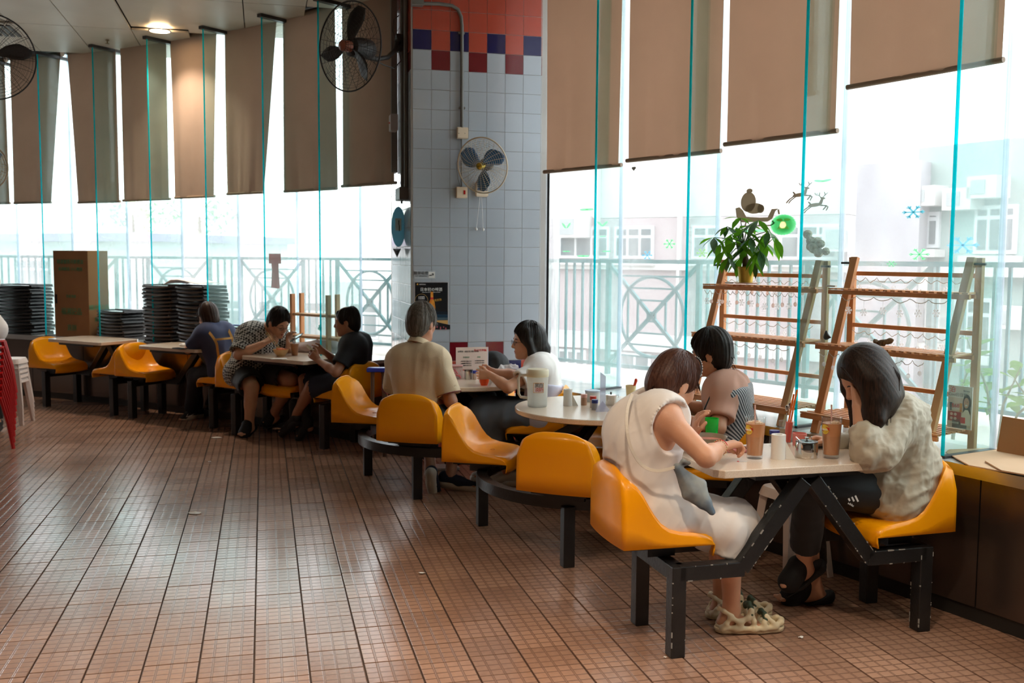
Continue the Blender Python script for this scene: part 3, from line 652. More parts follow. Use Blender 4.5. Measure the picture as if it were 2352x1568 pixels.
class Field:
    def __init__(s): s.ops = []
    def cap(s, a, b, ra, rb=None, k=.02, sub=False):
        rb = ra if rb is None else rb; a = V3(a); b = V3(b); s.ops.append(('c', a, b, ra, rb, k, sub, np.minimum(a-ra, b-rb), np.maximum(a+ra, b+rb))); return s
    def chain(s, pts, rs, k=.02):
        for i in range(len(pts)-1): s.cap(pts[i], pts[i+1], rs[i], rs[i+1], k)
        return s
    def ell(s, c, r, R=None, k=.02, sub=False):
        c = V3(c); r = V3(r)*np.ones(3); R = np.eye(3) if R is None else np.asarray(R)   # columns = axes
        e = np.abs(R)@r; s.ops.append(('e', c, r, R, None, k, sub, c-e, c+e)); return s
    def cut(s, p, n, k=0.004, lim=None):
        """remove the half space on the side n points to; lim=(centre, radius) restricts it"""
        s.ops.append(('p', V3(p), V3(n)/np.linalg.norm(n), lim, None, k, True, None, None)); return s
    def bounds(s):
        lo = np.min([o[7] for o in s.ops if o[7] is not None and not o[6]], 0)-.03; hi = np.max([o[8] for o in s.ops if o[8] is not None and not o[6]], 0)+.03; return lo, hi
    def mesh(s, h, box=None, disp=None):
        lo, hi = s.bounds() if box is None else box
        n = np.maximum(np.ceil((hi-lo)/h).astype(int)+1, 3); D = np.full(n, .2, np.float32)
        ax = [lo[i]+h*np.arange(n[i]) for i in range(3)]
        for o in s.ops:
            k = o[5]; pad = k*1.5+2.5*h+.01
            if o[7] is None:
                if o[3]: b0, b1 = o[3][0]-o[3][1], o[3][0]+o[3][1]
                else: b0, b1 = lo, hi
            else: b0, b1 = o[7]-pad, o[8]+pad
            i0 = np.clip(np.floor((b0-lo)/h).astype(int), 0, n); i1 = np.clip(np.ceil((b1-lo)/h).astype(int)+1, 0, n)
            if (i1 <= i0).any(): continue
            X = ax[0][i0[0]:i1[0], None, None]; Y = ax[1][None, i0[1]:i1[1], None]; Z = ax[2][None, None, i0[2]:i1[2]]
            if o[0] == 'c':
                a, b, ra, rb = o[1:5]; ab = b-a; L = ab@ab+1e-12
                t = np.clip(((X-a[0])*ab[0]+(Y-a[1])*ab[1]+(Z-a[2])*ab[2])/L, 0, 1)
                d = np.sqrt((X-a[0]-ab[0]*t)**2+(Y-a[1]-ab[1]*t)**2+(Z-a[2]-ab[2]*t)**2)-(ra+(rb-ra)*t)
            elif o[0] == 'e':
                c, r, R = o[1:4]; q = [((X-c[0])*R[0, j]+(Y-c[1])*R[1, j]+(Z-c[2])*R[2, j]) for j in range(3)]
                k0 = np.sqrt(sum((q[j]/r[j])**2 for j in range(3)))+1e-9; k1 = np.sqrt(sum((q[j]/r[j]**2)**2 for j in range(3)))+1e-9; d = k0*(k0-1)/k1
            else:
                d = (X-o[1][0])*o[2][0]+(Y-o[1][1])*o[2][1]+(Z-o[1][2])*o[2][2]; d = -d
                if o[3]:
                    c = o[3][0]; rr = np.sqrt((X-c[0])**2+(Y-c[1])**2+(Z-c[2])**2); d = np.maximum(d, rr-o[3][1])
            S = D[i0[0]:i1[0], i0[1]:i1[1], i0[2]:i1[2]]; d = d.astype(np.float32)
            if o[6]: d = -d; hh = np.maximum(k-np.abs(S-d), 0)/k; R_ = np.maximum(S, d)+hh*hh*k*.25
            else: hh = np.maximum(k-np.abs(S-d), 0)/k; R_ = np.minimum(S, d)-hh*hh*k*.25
            D[i0[0]:i1[0], i0[1]:i1[1], i0[2]:i1[2]] = R_
        return surfnet(D, lo, h)
def surfnet(D, lo, h):
    B = D < 0; n = D.shape
    C = np.zeros((n[0]-1, n[1]-1, n[2]-1), np.uint8)
    for dx in (0, 1):
        for dy in (0, 1):
            for dz in (0, 1): C += B[dx:n[0]-1+dx, dy:n[1]-1+dy, dz:n[2]-1+dz]
    act = np.argwhere((C > 0) & (C < 8)); 
    if not len(act): return np.zeros((0, 3)), np.zeros((0, 4), int)
    idx = np.full(C.shape, -1, np.int32); idx[act[:, 0], act[:, 1], act[:, 2]] = np.arange(len(act))
    acc = np.zeros((len(act), 3)); cnt = np.zeros(len(act))
    cr = [(x, y, z) for x in (0, 1) for y in (0, 1) for z in (0, 1)]
    val = {c: D[act[:, 0]+c[0], act[:, 1]+c[1], act[:, 2]+c[2]] for c in cr}
    for a in cr:
        for axi in range(3):
            if a[axi]: continue
            b = list(a); b[axi] = 1; b = tuple(b); va, vb = val[a], val[b]; m = (va < 0) != (vb < 0); t = np.where(m, va/(va-vb+1e-12), 0)
            p = np.array(a, float)[None]+np.eye(3)[axi][None]*t[:, None]; acc += p*m[:, None]; cnt += m
    V = lo+h*(act+acc/cnt[:, None]); F = []
    for axi in range(3):
        sl0 = [slice(1, -1)]*3; sl0[axi] = slice(0, -1); sl1 = [slice(1, -1)]*3; sl1[axi] = slice(1, None)
        a, b = B[tuple(sl0)], B[tuple(sl1)]; e = np.argwhere(a != b); 
        if not len(e): continue
        s = a[e[:, 0], e[:, 1], e[:, 2]]; g = e.copy(); 
        for q in range(3):
            if q != axi: g[:, q] += 1
        u, w = [(1, 2), (2, 0), (0, 1)][axi]
        def at(du, dw): k = g.copy(); k[:, u] -= du; k[:, w] -= dw; return idx[k[:, 0], k[:, 1], k[:, 2]]
        q = np.stack([at(1, 1), at(0, 1), at(0, 0), at(1, 0)], 1); q[~s] = q[~s][:, ::-1]; F.append(q[(q >= 0).all(1)])
    return V, np.concatenate(F)
def vnormals(V, F):
    n = np.cross(V[F[:, 2]]-V[F[:, 0]], V[F[:, 3]]-V[F[:, 1]]); N = np.zeros_like(V)
    for k in range(4): np.add.at(N, F[:, k], n)
    return N/(np.linalg.norm(N, axis=1)[:, None]+1e-12)
def relax(V, F, it=1):
    for _ in range(it):
        S = np.zeros_like(V); c = np.zeros(len(V))
        for a, b in ((0, 1), (1, 2), (2, 3), (3, 0)):
            np.add.at(S, F[:, a], V[F[:, b]]); np.add.at(S, F[:, b], V[F[:, a]]); np.add.at(c, F[:, a], 1); np.add.at(c, F[:, b], 1)
        V = V*.5+.5*S/np.maximum(c, 1)[:, None]
    return V
def to_obj(name, V, F, m, parent):
    me = bpy.data.meshes.new(name); me.vertices.add(len(V)); me.vertices.foreach_set('co', V.ravel().astype(np.float32))
    me.loops.add(len(F)*4); me.loops.foreach_set('vertex_index', F.ravel().astype(np.int32)); me.polygons.add(len(F))
    me.polygons.foreach_set('loop_start', np.arange(0, len(F)*4, 4, dtype=np.int32)); me.polygons.foreach_set('loop_total', np.full(len(F), 4, np.int32))
    me.polygons.foreach_set('use_smooth', np.ones(len(F), bool)); me.update(calc_edges=True); me.validate(); me.materials.append(m)
    o = bpy.data.objects.new(name, me); COL.objects.link(o)
    if parent: o.parent = parent; o.matrix_parent_inverse = pm(parent).inverted()
    return o
def folds(amp, freq, seed, axis=None, ridged=True, stretch=3.):
    """cloth wrinkles: displaced along the normal, elongated along axis"""
    ax = None if axis is None else V3(axis)/np.linalg.norm(axis)
    def f(V, N):
        p = V*freq
        if ax is not None: p = p-(p@ax)[:, None]*ax*(1-1/stretch)
        w = vnoise(p*.5+7, seed+5)[:, None]*.8
        n = vnoise(p+w, seed); n2 = vnoise(p*2.1+w, seed+1)
        if ridged: d = (1-2*np.abs(n))+.45*(1-2*np.abs(n2))
        else: d = n+.4*n2
        return V+N*(amp*d)[:, None]
    return f
def garment(name, F, m, parent, h=.007, disp=None, sm=1):
    V, Q = F.mesh(h); V = relax(V, Q, sm)
    if disp:
        for d in (disp if isinstance(disp, (list, tuple)) else [disp]): V = d(V, vnormals(V, Q))
    return to_obj(name, V, Q, m, parent)
from mathutils.bvhtree import BVHTree
def comb(V, Q, paths, m, w, name='hair_strands', r=.0019, lift=.0006, maxd=.014, taper=True):
    """lay thin locks on the hair surface along the given paths"""
    t = BVHTree.FromPolygons([tuple(v) for v in V], [tuple(map(int, q)) for q in Q]); cen = V.mean(0); mb = MB()
    for p in paths:
        out = []
        for a in p:
            co, no, i, d = t.find_nearest(Vector(a))
            if co is None or (d > maxd): 
                if len(out) > 2: break
                out = []; continue
            n = V3(no); n = n if n@(V3(a)-cen) > 0 else -n; out.append(V3(co)+n*lift)
        if len(out) > 3: k = len(out); mb.tube(out, [r*(1 if i < k*.6 else 1-.8*(i-k*.6)/(k*.4)) for i in range(k)], 4)
    if mb.v: return tag(mb.build(name, m, w, smooth=80), kind='stuff')
def short_paths(c, R, s, n, seed, crown=(-.035, 0, .13), phi=2.3):
    r = random.Random(seed); out = []; cr = V3(crown); cr = cr/np.linalg.norm(cr); f, a, b = frame(cr, (0, 1, 0))
    for k in range(n):
        th = 2*math.pi*r.random(); tw = r.uniform(-.3, .5); p = []; p0 = r.uniform(.02, 1.2); p1 = p0+r.uniform(.5, 1.0)
        for t in np.linspace(p0, min(p1, phi), 9):
            h = th+tw*t*.5; d = cr*math.cos(t)+(a*math.cos(h)+b*math.sin(h))*math.sin(t); q = np.array([d[0]*.108, d[1]*.09, d[2]*.11+.03]); p.append(c+R@q*s)
        out.append(p)
    return out
# ---- materials of people
M_skin = mat('skin', srgb(214, 160, 128), .48, sss=.12, noise=(9, .4, srgb(202, 142, 112)), bump=(120, .06))
M_skind = mat('skin_tanned', srgb(184, 128, 98), .48, sss=.1, noise=(9, .4, srgb(168, 112, 84)), bump=(120, .06))
def hairmat(n, c, c2, sc=(1, 1, .06), rough=.38): return mat(n, c, rough, noise=(200, .8, c2, sc), bump=(220, .07, sc), spec=.18)
M_hblack = hairmat('hair_black', (.012, .010, .009), (.03, .022, .018))
M_hbrown = hairmat('hair_dark_brown', (.030, .014, .010), (.06, .028, .017))
M_hgrey = hairmat('hair_greying', (.05, .04, .033), (.17, .145, .12))
M_hlong = hairmat('hair_long_brown', (.010, .007, .006), (.045, .022, .013), (1, 1, .03), .42)
M_lip = mat('lips', srgb(178, 96, 84), .4); M_brow = mat('eyebrow', (.02, .014, .01), .7); M_eye = mat('eye_dark', (.01, .008, .007), .15); M_eyew = mat('eye_white', (.7, .68, .64), .2)
M_lens = glassy('spectacle_lens', (.93, .95, .96), haze=.04, refl=1.)
M_thin = mat('thin_dark_metal', (.05, .05, .055), .3, metal=.8)
def hand(F, wr, d, palm, sg, s=1.0, curl=.5, spread=.1, thumb=.6):
    """five-finger hand: wr wrist, d towards the fingers, palm = palm normal, sg +1 right hand / -1 left"""
    d = V3(d)/np.linalg.norm(d); pn = V3(palm); pn = pn-d*(pn@d); pn /= np.linalg.norm(pn); sd = np.cross(d, pn)*sg   # sd: towards the thumb
    W = V3(wr)
    for q in (-.026, -.009, .009, .026): F.cap(W+d*.012*s+sd*q*.6*s, W+d*.082*s+sd*q*s, .0125*s, .0115*s, .012)
    F.cap(W+d*.02*s+sd*.018*s+pn*.006*s, W+d*.05*s+sd*.034*s+pn*.012*s, .015*s, .013*s, .012)
    for i, (off, L, r) in enumerate(((.030, .070, .0088), (.010, .078, .0092), (-.010, .072, .0088), (-.029, .057, .0078))):
        b = W+d*.086*s+sd*off*s; c = curl*(1+.12*i); dd = d+sd*spread*(off/.03); p = b
        for j, fr in enumerate((.45, .31, .24)):
            an = c*(.7+.55*j); dr = dd*math.cos(an)+pn*math.sin(an); dr = dr/np.linalg.norm(dr); q = p+dr*L*fr*s; F.cap(p, q, r*s*(1-.08*j), r*s*(1-.08*(j+1)), .003); p = q
    b = W+d*.045*s+sd*.036*s+pn*.010*s; m1 = b+(d*.8+sd*.75*(1.2-thumb)+pn*thumb*.7)*.034*s; m2 = m1+(d*.9+sd*.1+pn*thumb*.9)*.028*s
    F.cap(b, m1, .0115*s, .0098*s, .006); F.cap(m1, m2, .0098*s, .0082*s, .004)
def head_frame(fwd, up=(0, 0, 1)):
    f = V3(fwd)/np.linalg.norm(fwd); u = V3(up)-f*(V3(up)@f); u /= np.linalg.norm(u); return np.array([f, np.cross(f, u), u]).T     # columns: forward, right, up
def head(F, c, R, s=1., male=False, open_eyes=True):
    H = lambda f, r, u: c+R@(np.array([f, r, u])*s)
    F.ell(H(-.012, 0, .028), np.array([.098, .076, .096])*s, R, .03)
    F.ell(H(.022, 0, -.028), np.array([.070, .060, .088])*s, R, .03)
    F.ell(H(.030, 0, -.080), np.array([.050, .042, .036])*s, R, .03)
    F.cap(H(.070, -.012, -.104), H(.070, .012, -.104), .017*s, .017*s, .02)
    for q in (-1, 1):
        F.cap(H(-.005, .054*q, -.055), H(.052, .026*q, -.098), .018*s, .014*s, .025)       # jaw line
        F.ell(H(.058, .034*q, -.030), np.array([.024, .024, .022])*s, R, .02)              # cheek
        F.cap(H(.076, .016*q, .018), H(.070, .044*q, .018), .009*s, .008*s, .014)          # brow ridge
        F.ell(H(.094, .031*q, -.002), np.array([.017, .019, .012])*s, R, .012, sub=True)   # socket
        F.ell(H(.072, .031*q, -.003), np.array([.014, .016, .013])*s, R, .006)             # lid
        F.ell(H(-.008, .079*q, -.012), np.array([.020, .009, .032])*s, R, .006); F.ell(H(-.002, .088*q, -.008), np.array([.010, .005, .020])*s, R, .005, sub=True)
        F.ell(H(.096, .011*q, -.037), np.array([.008, .008, .007])*s, R, .006)
    F.cap(H(.080, 0, .010), H(.104, 0, -.030), .0085*s, .0115*s, .010)
    F.cap(H(.082, -.014, -.064), H(.082, .014, -.064), .0085*s, .0085*s, .008); F.cap(H(.079, -.011, -.076), H(.079, .011, -.076), .0095*s, .0095*s, .008)
    F.cap(H(.094, -.018, -.0700), H(.094, .018, -.0700), .0022*s, .0022*s, .002, sub=True)
def face_bits(w, c, R, s=1., eyes='open', glasses=None, brow=M_brow, lips=True):
    H = lambda f, r, u: c+R@(np.array([f, r, u])*s)
    for q in (-1, 1):
        MB().tube([H(.0885, q*.014, .018), H(.088, q*.028, .0235), (H(.079, q*.047, .019))], [.0028*s, .0034*s, .0016*s], 6).build('eyebrow', brow, w, smooth=60)
        if eyes == 'open':
            MB().sph(H(.0762, .031*q, -.0035), np.array([.0105, .0125, .0058])*s, 12, R).build('eye', M_eyew, w, smooth=80)
            MB().sph(H(.0825, .031*q, -.0035), np.array([.0055, .0055, .0054])*s, 10, R).build('iris', M_eye, w, smooth=80)
            MB().tube([H(.083, q*.018, -.002), H(.0885, q*.030, .0035), H(.079, q*.045, -.002)], .0016*s, 5).build('eyelash', M_eye, w)
        else:
            MB().tube([H(.0845, q*.018, -.007), H(.0875, q*.031, -.0105), H(.078, q*.045, -.0075)], .0017*s, 5).build('eyelash', M_eye, w)
    if lips:
        MB().tube([H(.082, -.022, -.069), H(.0915, -.008, -.0655), H(.0918, 0, -.067), H(.0915, .008, -.0655), H(.082, .022, -.069)], [.001*s, .0042*s, .004*s, .0042*s, .001*s], 8).build('lips', M_lip, w, smooth=80)
        MB().tube([H(.082, -.020, -.071), H(.0905, 0, -.0755), H(.082, .020, -.071)], [.001*s, .0052*s, .001*s], 8).build('lower_lip', M_lip, w, smooth=80)
    if glasses:
        g = MB()
        for q in (-1, 1):
            ring = [H(.1, q*.033+.021*math.cos(t), -.004+.0165*math.sin(t)) for t in np.linspace(0, 2*math.pi, 20)[:-1]]; g.tube(ring, .0013, 5, closed=True)
            g.tube([H(.098, q*.054, 0), H(.06, q*.082, .002), H(-.01, q*.086, .002), H(-.022, q*.084, -.012)], .0013, 5)
        g.tube([H(.1, -.012, -.001), H(.105, 0, .002), H(.1, .012, -.001)], .0013, 5); o = g.build('spectacles', glasses, w, smooth=80)
        for q in (-1, 1):
            l = MB(); l.lathe([(.0001, 0), (.019, 0)], (0, 0, 0), 20); l.v = [tuple(H(.1, q*.033+x*1.05, -.004+y*.85)) for x, y, z in l.v]; l.build('lens', M_lens, o)
def hair_cap(F, c, R, s=1., style='short', grow=1.):
    H = lambda f, r, u: c+R@(np.array([f, r, u])*s)
    F.ell(H(-.016, 0, .036), np.array([.106, .086, .104])*s*grow, R, .02)
    F.ell(H(-.050, 0, -.012), np.array([.068, .076, .080])*s*grow, R, .03)
    if style == 'short': F.ell(H(-.062, 0, -.055), np.array([.045, .056, .045])*s, R, .03)
    for q in (-1, 1):
        F.ell(H(.012, .070*q, .022), np.array([.040, .016, .040])*s, R, .015)
    # face opening
    F.ell(H(.112, 0, -.030), np.array([.075, .078, .098])*s, R, .012, sub=True)
    F.ell(H(.050, 0, -.115), np.array([.085, .10, .075])*s, R, .012, sub=True)
    for q in (-1, 1): F.ell(H(.000, .092*q, -.024), np.array([.024, .022, .034])*s, R, .010, sub=True)
def strands(seed, c, R, amp=.004, f=95, flow=None):
    def d(V, N):
        q = (V-c)@R; ang = np.arctan2(q[:, 1], -q[:, 0]-.02); el = q[:, 2]
        p = np.stack([ang*9, el*9, np.linalg.norm(q, axis=1)*10], 1); n = vnoise(p+vnoise(p*.4, seed+3)[:, None]*1.5, seed)
        p2 = np.stack([ang*f/6, el*6, el*0], 1); n2 = vnoise(p2, seed+1)
        return V+N*(amp*n*.9+amp*.55*n2)[:, None]
    return d
def body_mesh(name, F, m, parent, h, fine):
    """one continuous skin: coarse grid, with finer grids at the head and the hands"""
    V, Q = F.mesh(h); V = relax(V, Q, 1); VV = [V]; keep = np.ones(len(Q), bool); cen = V[Q].mean(1); QQ = []; n = len(V)
    ex = []
    for (c, r, hf) in fine:
        c = V3(c); lo, hi = c-r, c+r; ins = ((cen > lo+h*1.2) & (cen < hi-h*1.2)).all(1); keep &= ~ins
        v, q = F.mesh(hf, (lo, hi)); v = relax(v, q, 1) if False else v; ex.append((v, q))
    QQ.append(Q[keep])
    for v, q in ex: QQ.append(q+n); VV.append(v); n += len(v)
    return to_obj(name, np.concatenate(VV), np.concatenate(QQ), m, parent)
def between(a, b, t): return V3(a)+(V3(b)-V3(a))*t
def limb_bodies(F, J, s=1., legs=True):
    """torso and limbs from the joint table J"""
    j = {k: V3(v) for k, v in J.items() if isinstance(v, np.ndarray) or isinstance(v, tuple)}
    if 'HL' in j:
        F.cap(j['HL'], j['HR'], .105*s, .105*s, .03)
        for q in 'LR':
            ch = between(j['S'+q], j['chest'], .45); F.chain([j['H'+q], between(j['waist'], j['H'+q], .45), ch], [.098*s, .095*s, .098*s], .04)
    F.cap(j['SL'], j['SR'], .055*s, .055*s, .04); F.cap(j['chest'], j['neck'], .075*s, .052*s, .04); F.cap(j['neck'], j['hb'], .053*s, .05*s, .02)
    for q in 'LR':
        F.cap(j['S'+q], j['E'+q], .05*s, .039*s, .03); F.cap(j['E'+q], between(j['E'+q], j['W'+q], .4), .04*s, .038*s, .015); F.cap(between(j['E'+q], j['W'+q], .4), j['W'+q], .038*s, .025*s, .015)
        if legs and 'K'+q in j:
            F.cap(j['H'+q], j['K'+q], .088*s, .057*s, .03); k, a = j['K'+q], j['A'+q]; F.cap(k, a, .052*s, .036*s, .02)
            back = J.get('back', np.array([0, 0, 0])); F.cap(between(k, a, .15)+back*.015, between(k, a, .5)+back*.012, .05*s, .046*s, .02)
            t = j['T'+q]; d = t-a; d[2] = 0; d /= np.linalg.norm(d); fl = np.array([a[0], a[1], a[2]-.055])
            F.cap(a, fl-d*.035, .035*s, .03*s, .02); F.cap(fl+d*.0, t-(0, 0, .0), .034*s, .022*s, .025)
            sd = np.cross(d, (0, 0, 1))
            for i, off in enumerate((-.026, -.013, 0, .012, .022)): F.cap(t-d*.02+sd*off, t+d*(.022-.004*abs(i-(0 if q == 'L' else 4)))+sd*off*1.25, .0105, .0095, .004)
def sleeve(F, S, E, t, r0, r1, hollow=.008, k=.03):
    """sleeve from shoulder to a fraction t of the upper arm, open at the end"""
    S, E = V3(S), V3(E); e = between(S, E, t); F.cap(S, between(S, E, t+.12), r0, r1, k)
def open_end(F, S, E, t, r):
    S, E = V3(S), V3(E); e = between(S, E, t); d = (E-S)/np.linalg.norm(E-S); F.cut(e, d, .003, lim=(e+d*.06, .12)); F.cap(e-d*.03, e+d*.03, r, r, .003, sub=True)
# ================================================================ PEOPLE
def J_(**k): return {a: (A(*v) if len(v) == 3 and v[0] > 60 or (len(v) == 3 and v[0] < -60) else np.array(v, float)) for a, v in k.items()}
def pxj(**k): return {a: A(*v) for a, v in k.items()}
ZUP = np.array([0, 0, 1.])
def person(label, J, fwd, up=(0, 0, 1), skin=M_skin, h=.008, fine=.0045, hs=1.0, hands=(), eyes='open', glasses=None, lips=True, s=1., legs=True, face=True, name='person'):
    base = J['HL']*.5+J['HR']*.5; w = tag(empty('person', (base[0], base[1], 0)), label, 'person', None)
    R = head_frame(fwd, up); c = J['head']; F = Field(); limb_bodies(F, J, s, legs); head(F, c, R, hs)
    F.cap(J['hb'], c+R@np.array([-.03, 0, -.05])*hs, .05*s, .05*s, .03)
    box = [(c, .15*hs, fine)]
    for q, d, pn, cu, th in hands:
        wv = J['W'+q]; hand(F, wv, d, pn, 1 if q == 'R' else -1, .93*s, curl=cu, thumb=th); dd = V3(d)/np.linalg.norm(d); box.append((wv+dd*.085, .105, min(fine, .004)))
    b = body_mesh('body', F, skin, w, h, box)
    if face: face_bits(w, c, R, hs, eyes, glasses, lips=lips)
    return w, R, c
def torso_cloth(J, s=1.06, inf=.014, low='H', k=.05):
    F = Field(); j = J
    F.cap(j['HL'], j['HR'], .105*s+inf, .105*s+inf, k)
    for q in 'LR':
        ch = between(j['S'+q], j['chest'], .45); F.chain([j['H'+q], between(j['waist'], j['H'+q], .45), ch], [.098*s+inf, .098*s+inf, .098*s+inf], k)
    F.cap(j['SL'], j['SR'], .057*s+inf, .057*s+inf, k); F.cap(j['chest'], between(j['chest'], j['neck'], .8), .07*s+inf, .058+inf*.3, k); return F
def add_sleeve(F, J, q, t, r=.062, flare=.0, k=.035):
    S, E = J['S'+q], J['E'+q]
    if t <= 1: F.cap(S, between(S, E, t+.1), r, r+flare, k)
    else: F.cap(S, E, r, r+flare, k); F.cap(E, between(E, J['W'+q], t-1+.1), r+flare, r*.75, .02)
def end_sleeve(F, J, q, t, r=.055, cut=True):
    S, E = J['S'+q], J['E'+q]
    if t > 1: S, E, t = E, J['W'+q], t-1
    d = (E-S)/np.linalg.norm(E-S); e = between(S, E, t)
    F.ops.append(('p', V3(e), d, (e+d*.07, .105), None, .003, True, None, None)); F.cap(e-d*.035, e+d*.05, r, r, .003, sub=True)
def legs_cloth(J, tk, ta=None, inf=.014, s=1., hip=True):
    """trousers: tk = fraction of the thigh covered (shorts) or ta = fraction of the shin"""
    F = Field()
    if hip: F.cap(J['HL'], J['HR'], .108*s+inf*.6, .108*s+inf*.6, .03); F.cap(J['HL']*.5+J['HR']*.5, between(J['HL']*.5+J['HR']*.5, J['waist'], .55), .115*s, .105*s, .04)
    for q in 'LR':
        if ta is None: F.cap(J['H'+q], between(J['H'+q], J['K'+q], tk+.08), .09*s+inf, .075*s+inf*1.6, .035)
        else: F.cap(J['H'+q], J['K'+q], .09*s+inf, .062*s+inf, .035); F.cap(J['K'+q], between(J['K'+q], J['A'+q], ta+.06), .06*s+inf, .045*s+inf*1.2, .02)
    for q in 'LR':
        a, b, t = (J['H'+q], J['K'+q], tk) if ta is None else (J['K'+q], J['A'+q], ta); d = (b-a)/np.linalg.norm(b-a); e = between(a, b, t)
        F.ops.append(('p', e, d, (e+d*.08, .115), None, .003, True, None, None)); F.cap(e-d*.03, e+d*.03, (.078 if ta is None else .05)*s, (.078 if ta is None else .05)*s, .003, sub=True)
    return F
def shoe(J, q, w, upper, sole, nm='shoe', h=.006, low=True):
    a, t = J['A'+q], J['T'+q]; d = t-a; d = d/np.linalg.norm(d); F = Field(); z0 = a-(0, 0, .05)
    heel = a-(0, 0, .055)-d*.045; toe = t+d*.012
    F.cap(heel+(0, 0, .02), between(heel, toe, .5)+(0, 0, .012), .040, .040, .02); F.cap(between(heel, toe, .5)+(0, 0, .01), toe+(0, 0, 0), .042, .032, .02); F.cap(heel+(0, 0, .03), a-(0, 0, .005), .040, .040, .02)
    F.cap(a-(0, 0, .01), a+(0, 0, .05), .03, .03, .003, sub=True)
    o = garment(nm, F, upper, w, h); S = Field(); S.cap(heel-(0, 0, .012), toe-(0, 0, .014), .042, .038, .01); S.cut(heel+(0, 0, -.002), (0, 0, 1), .003)
    garment('sole', S, sole, o, h); return o
def hair(name, F, m, w, c, R, seed, h=.005, amp=.0035, paths=None, nst=260, sr=.0021):
    V, Q = F.mesh(h); V = relax(V, Q, 1); V = strands(seed, c, R, amp)(V, vnormals(V, Q)); o = to_obj(name, V, Q, m, w)
    if paths is None: paths = short_paths(c, R, 1.0, nst, seed)
    comb(V, Q, paths, m, w, r=sr); return o
def tufts(w, m, c, R, items, seed, hs=1.):
    """loose locks that break the outline: (forward,right,up) start, direction, length"""
    r = random.Random(seed); mb = MB()
    for (p, d, L, n, spr) in items:
        for _ in range(n):
            a = c+R@(V3(p)+np.array([r.uniform(-spr, spr) for _ in range(3)]))*hs; dd = R@(V3(d)+np.array([r.uniform(-.35, .35) for _ in range(3)])); dd /= np.linalg.norm(dd)
            l = L*r.uniform(.6, 1.2); mb.tube([a, a+dd*l*.5, a+dd*l+np.array([0, 0, -.25*l])], [.0028, .0022, .0006], 5)
    if mb.v: tag(mb.build('hair_locks', m, w, smooth=70), kind='stuff')
# ---------------------------------------------------------------- 1 woman in the white sleeveless dress
J = pxj(head=(1551, 880, 4.16), hb=(1530, 912, 4.14), neck=(1508, 934, 4.13), chest=(1492, 962, 4.13), waist=(1462, 1072, 4.13), SR=(1533, 962, 3.99), SL=(1500, 948, 4.27),
        ER=(1622, 1050, 3.87), WR=(1656, 1026, 4.05), EL=(1570, 1010, 4.42), WL=(1592, 1003, 4.33), KR=(1678, 1212, 4.07), KL=(1660, 1190, 4.28), AR=(1680, 1398, 4.19), AL=(1657, 1383, 4.36), TR=(1733, 1432, 4.2), TL=(1712, 1408, 4.37))
J['HR'] = np.array([.583, 4.062, .565]); J['HL'] = np.array([.550, 4.192, .565]); J['back'] = np.array([-.9, -.2, 0])
fw = (.80, .40, -.46)
w, R, c = person('older woman in a white sleeveless dress leaning over the grey bowl', J, fw, hands=(('R', (.85, .35, .12), (.2, .1, -1), 1.15, .9), ('L', (.1, -.2, .95), (1, 0, -.1), .6, .5)), h=.006, fine=.0032, eyes='down', s=1.)
F = torso_cloth(J, 1.12, .012); F.ell(between(J['chest'], J['waist'], .45)+np.array([-.045, 0, .01]), (.125, .175, .165), None, .05); F.ell(J['waist']+np.array([.01, 0, -.03]), (.145, .17, .17), None, .05)
hp = (J['HL']+J['HR'])/2; kp = (J['KL']+J['KR'])/2
F.cap(J['HR']+np.array([.02, .01, 0]), J['KR']+np.array([-.03, 0, 0]), .112, .092, .05); F.cap(J['HL'], J['KL']+np.array([-.03, 0, 0]), .125, .09, .05); F.cap(hp+np.array([.08, 0, -.02]), kp, .10, .095, .05)
F.cap(kp+np.array([.02, -.02, -.02]), kp+np.array([-.035, -.05, -.13]), .115, .12, .05); F.cap(kp+np.array([.045, -.03, 0]), kp+np.array([.06, -.02, -.09]), .07, .075, .05)
e = G(1655, 1270, .40)
F.cut(kp+np.array([.0, 0, -.125]), (-.28, -.1, -1), .003); F.cap(kp+np.array([0, 0, -.03]), kp+np.array([0, -.03, -.25]), .085, .115, .01, sub=True)
F.cut(between(J['neck'], J['chest'], .12), (.5, .1, .85), .004, lim=(J['neck']+ZUP*.05, .09))
for q, sg in (('L', 1), ('R', -1)):
    n_ = np.array([.25, .95*sg, .10]); F.cut(J['S'+q]+np.array([-.01, -.018*sg, .0]), n_, .003, lim=(J['S'+q]+np.array([.05, .045*sg, -.03]), .12)); F.cap(J['S'+q]+np.array([.0, 0, -.0]), J['E'+q], .052, .046, .003, sub=True)
SE = np.array([.97, .24, 0]); F.cut(np.array([.595, 4.125, .5])-SE*.172, -SE, .01, lim=(np.array([.42, 4.08, .52]), .26)); F.cut(np.array([.595, 4.125, 0])+np.array([.24, -.97, 0])*.192, (.24, -.97, 0), .01, lim=(np.array([.56, 3.90, .50]), .21))
M_dress = mat('white_cotton', srgb(238, 230, 224), .75, sheen=.2, bump=(9, .3))
garment('dress', F, M_dress, w, .006, [folds(.007, 6, 3, (.5, .1, 1), True, 4), folds(.003, 15, 9, (.8, 0, 1), True, 4)])
F = Field(); hair_cap(F, c, R, 1., 'short', 1.04); F.ell(c+R@np.array([-.075, 0, -.02]), (.05, .07, .07), R, .03); F.ell(c+R@np.array([.115, 0, -.005]), (.072, .11, .10), R, .012, sub=True); hair('hair', F, mat('hair_auburn', (.05, .018, .012), .42, noise=(200, .8, (.12, .05, .032), (1, 1, .06)), spec=.25), w, c, R, 5, .004, .002, nst=420, sr=.0017)
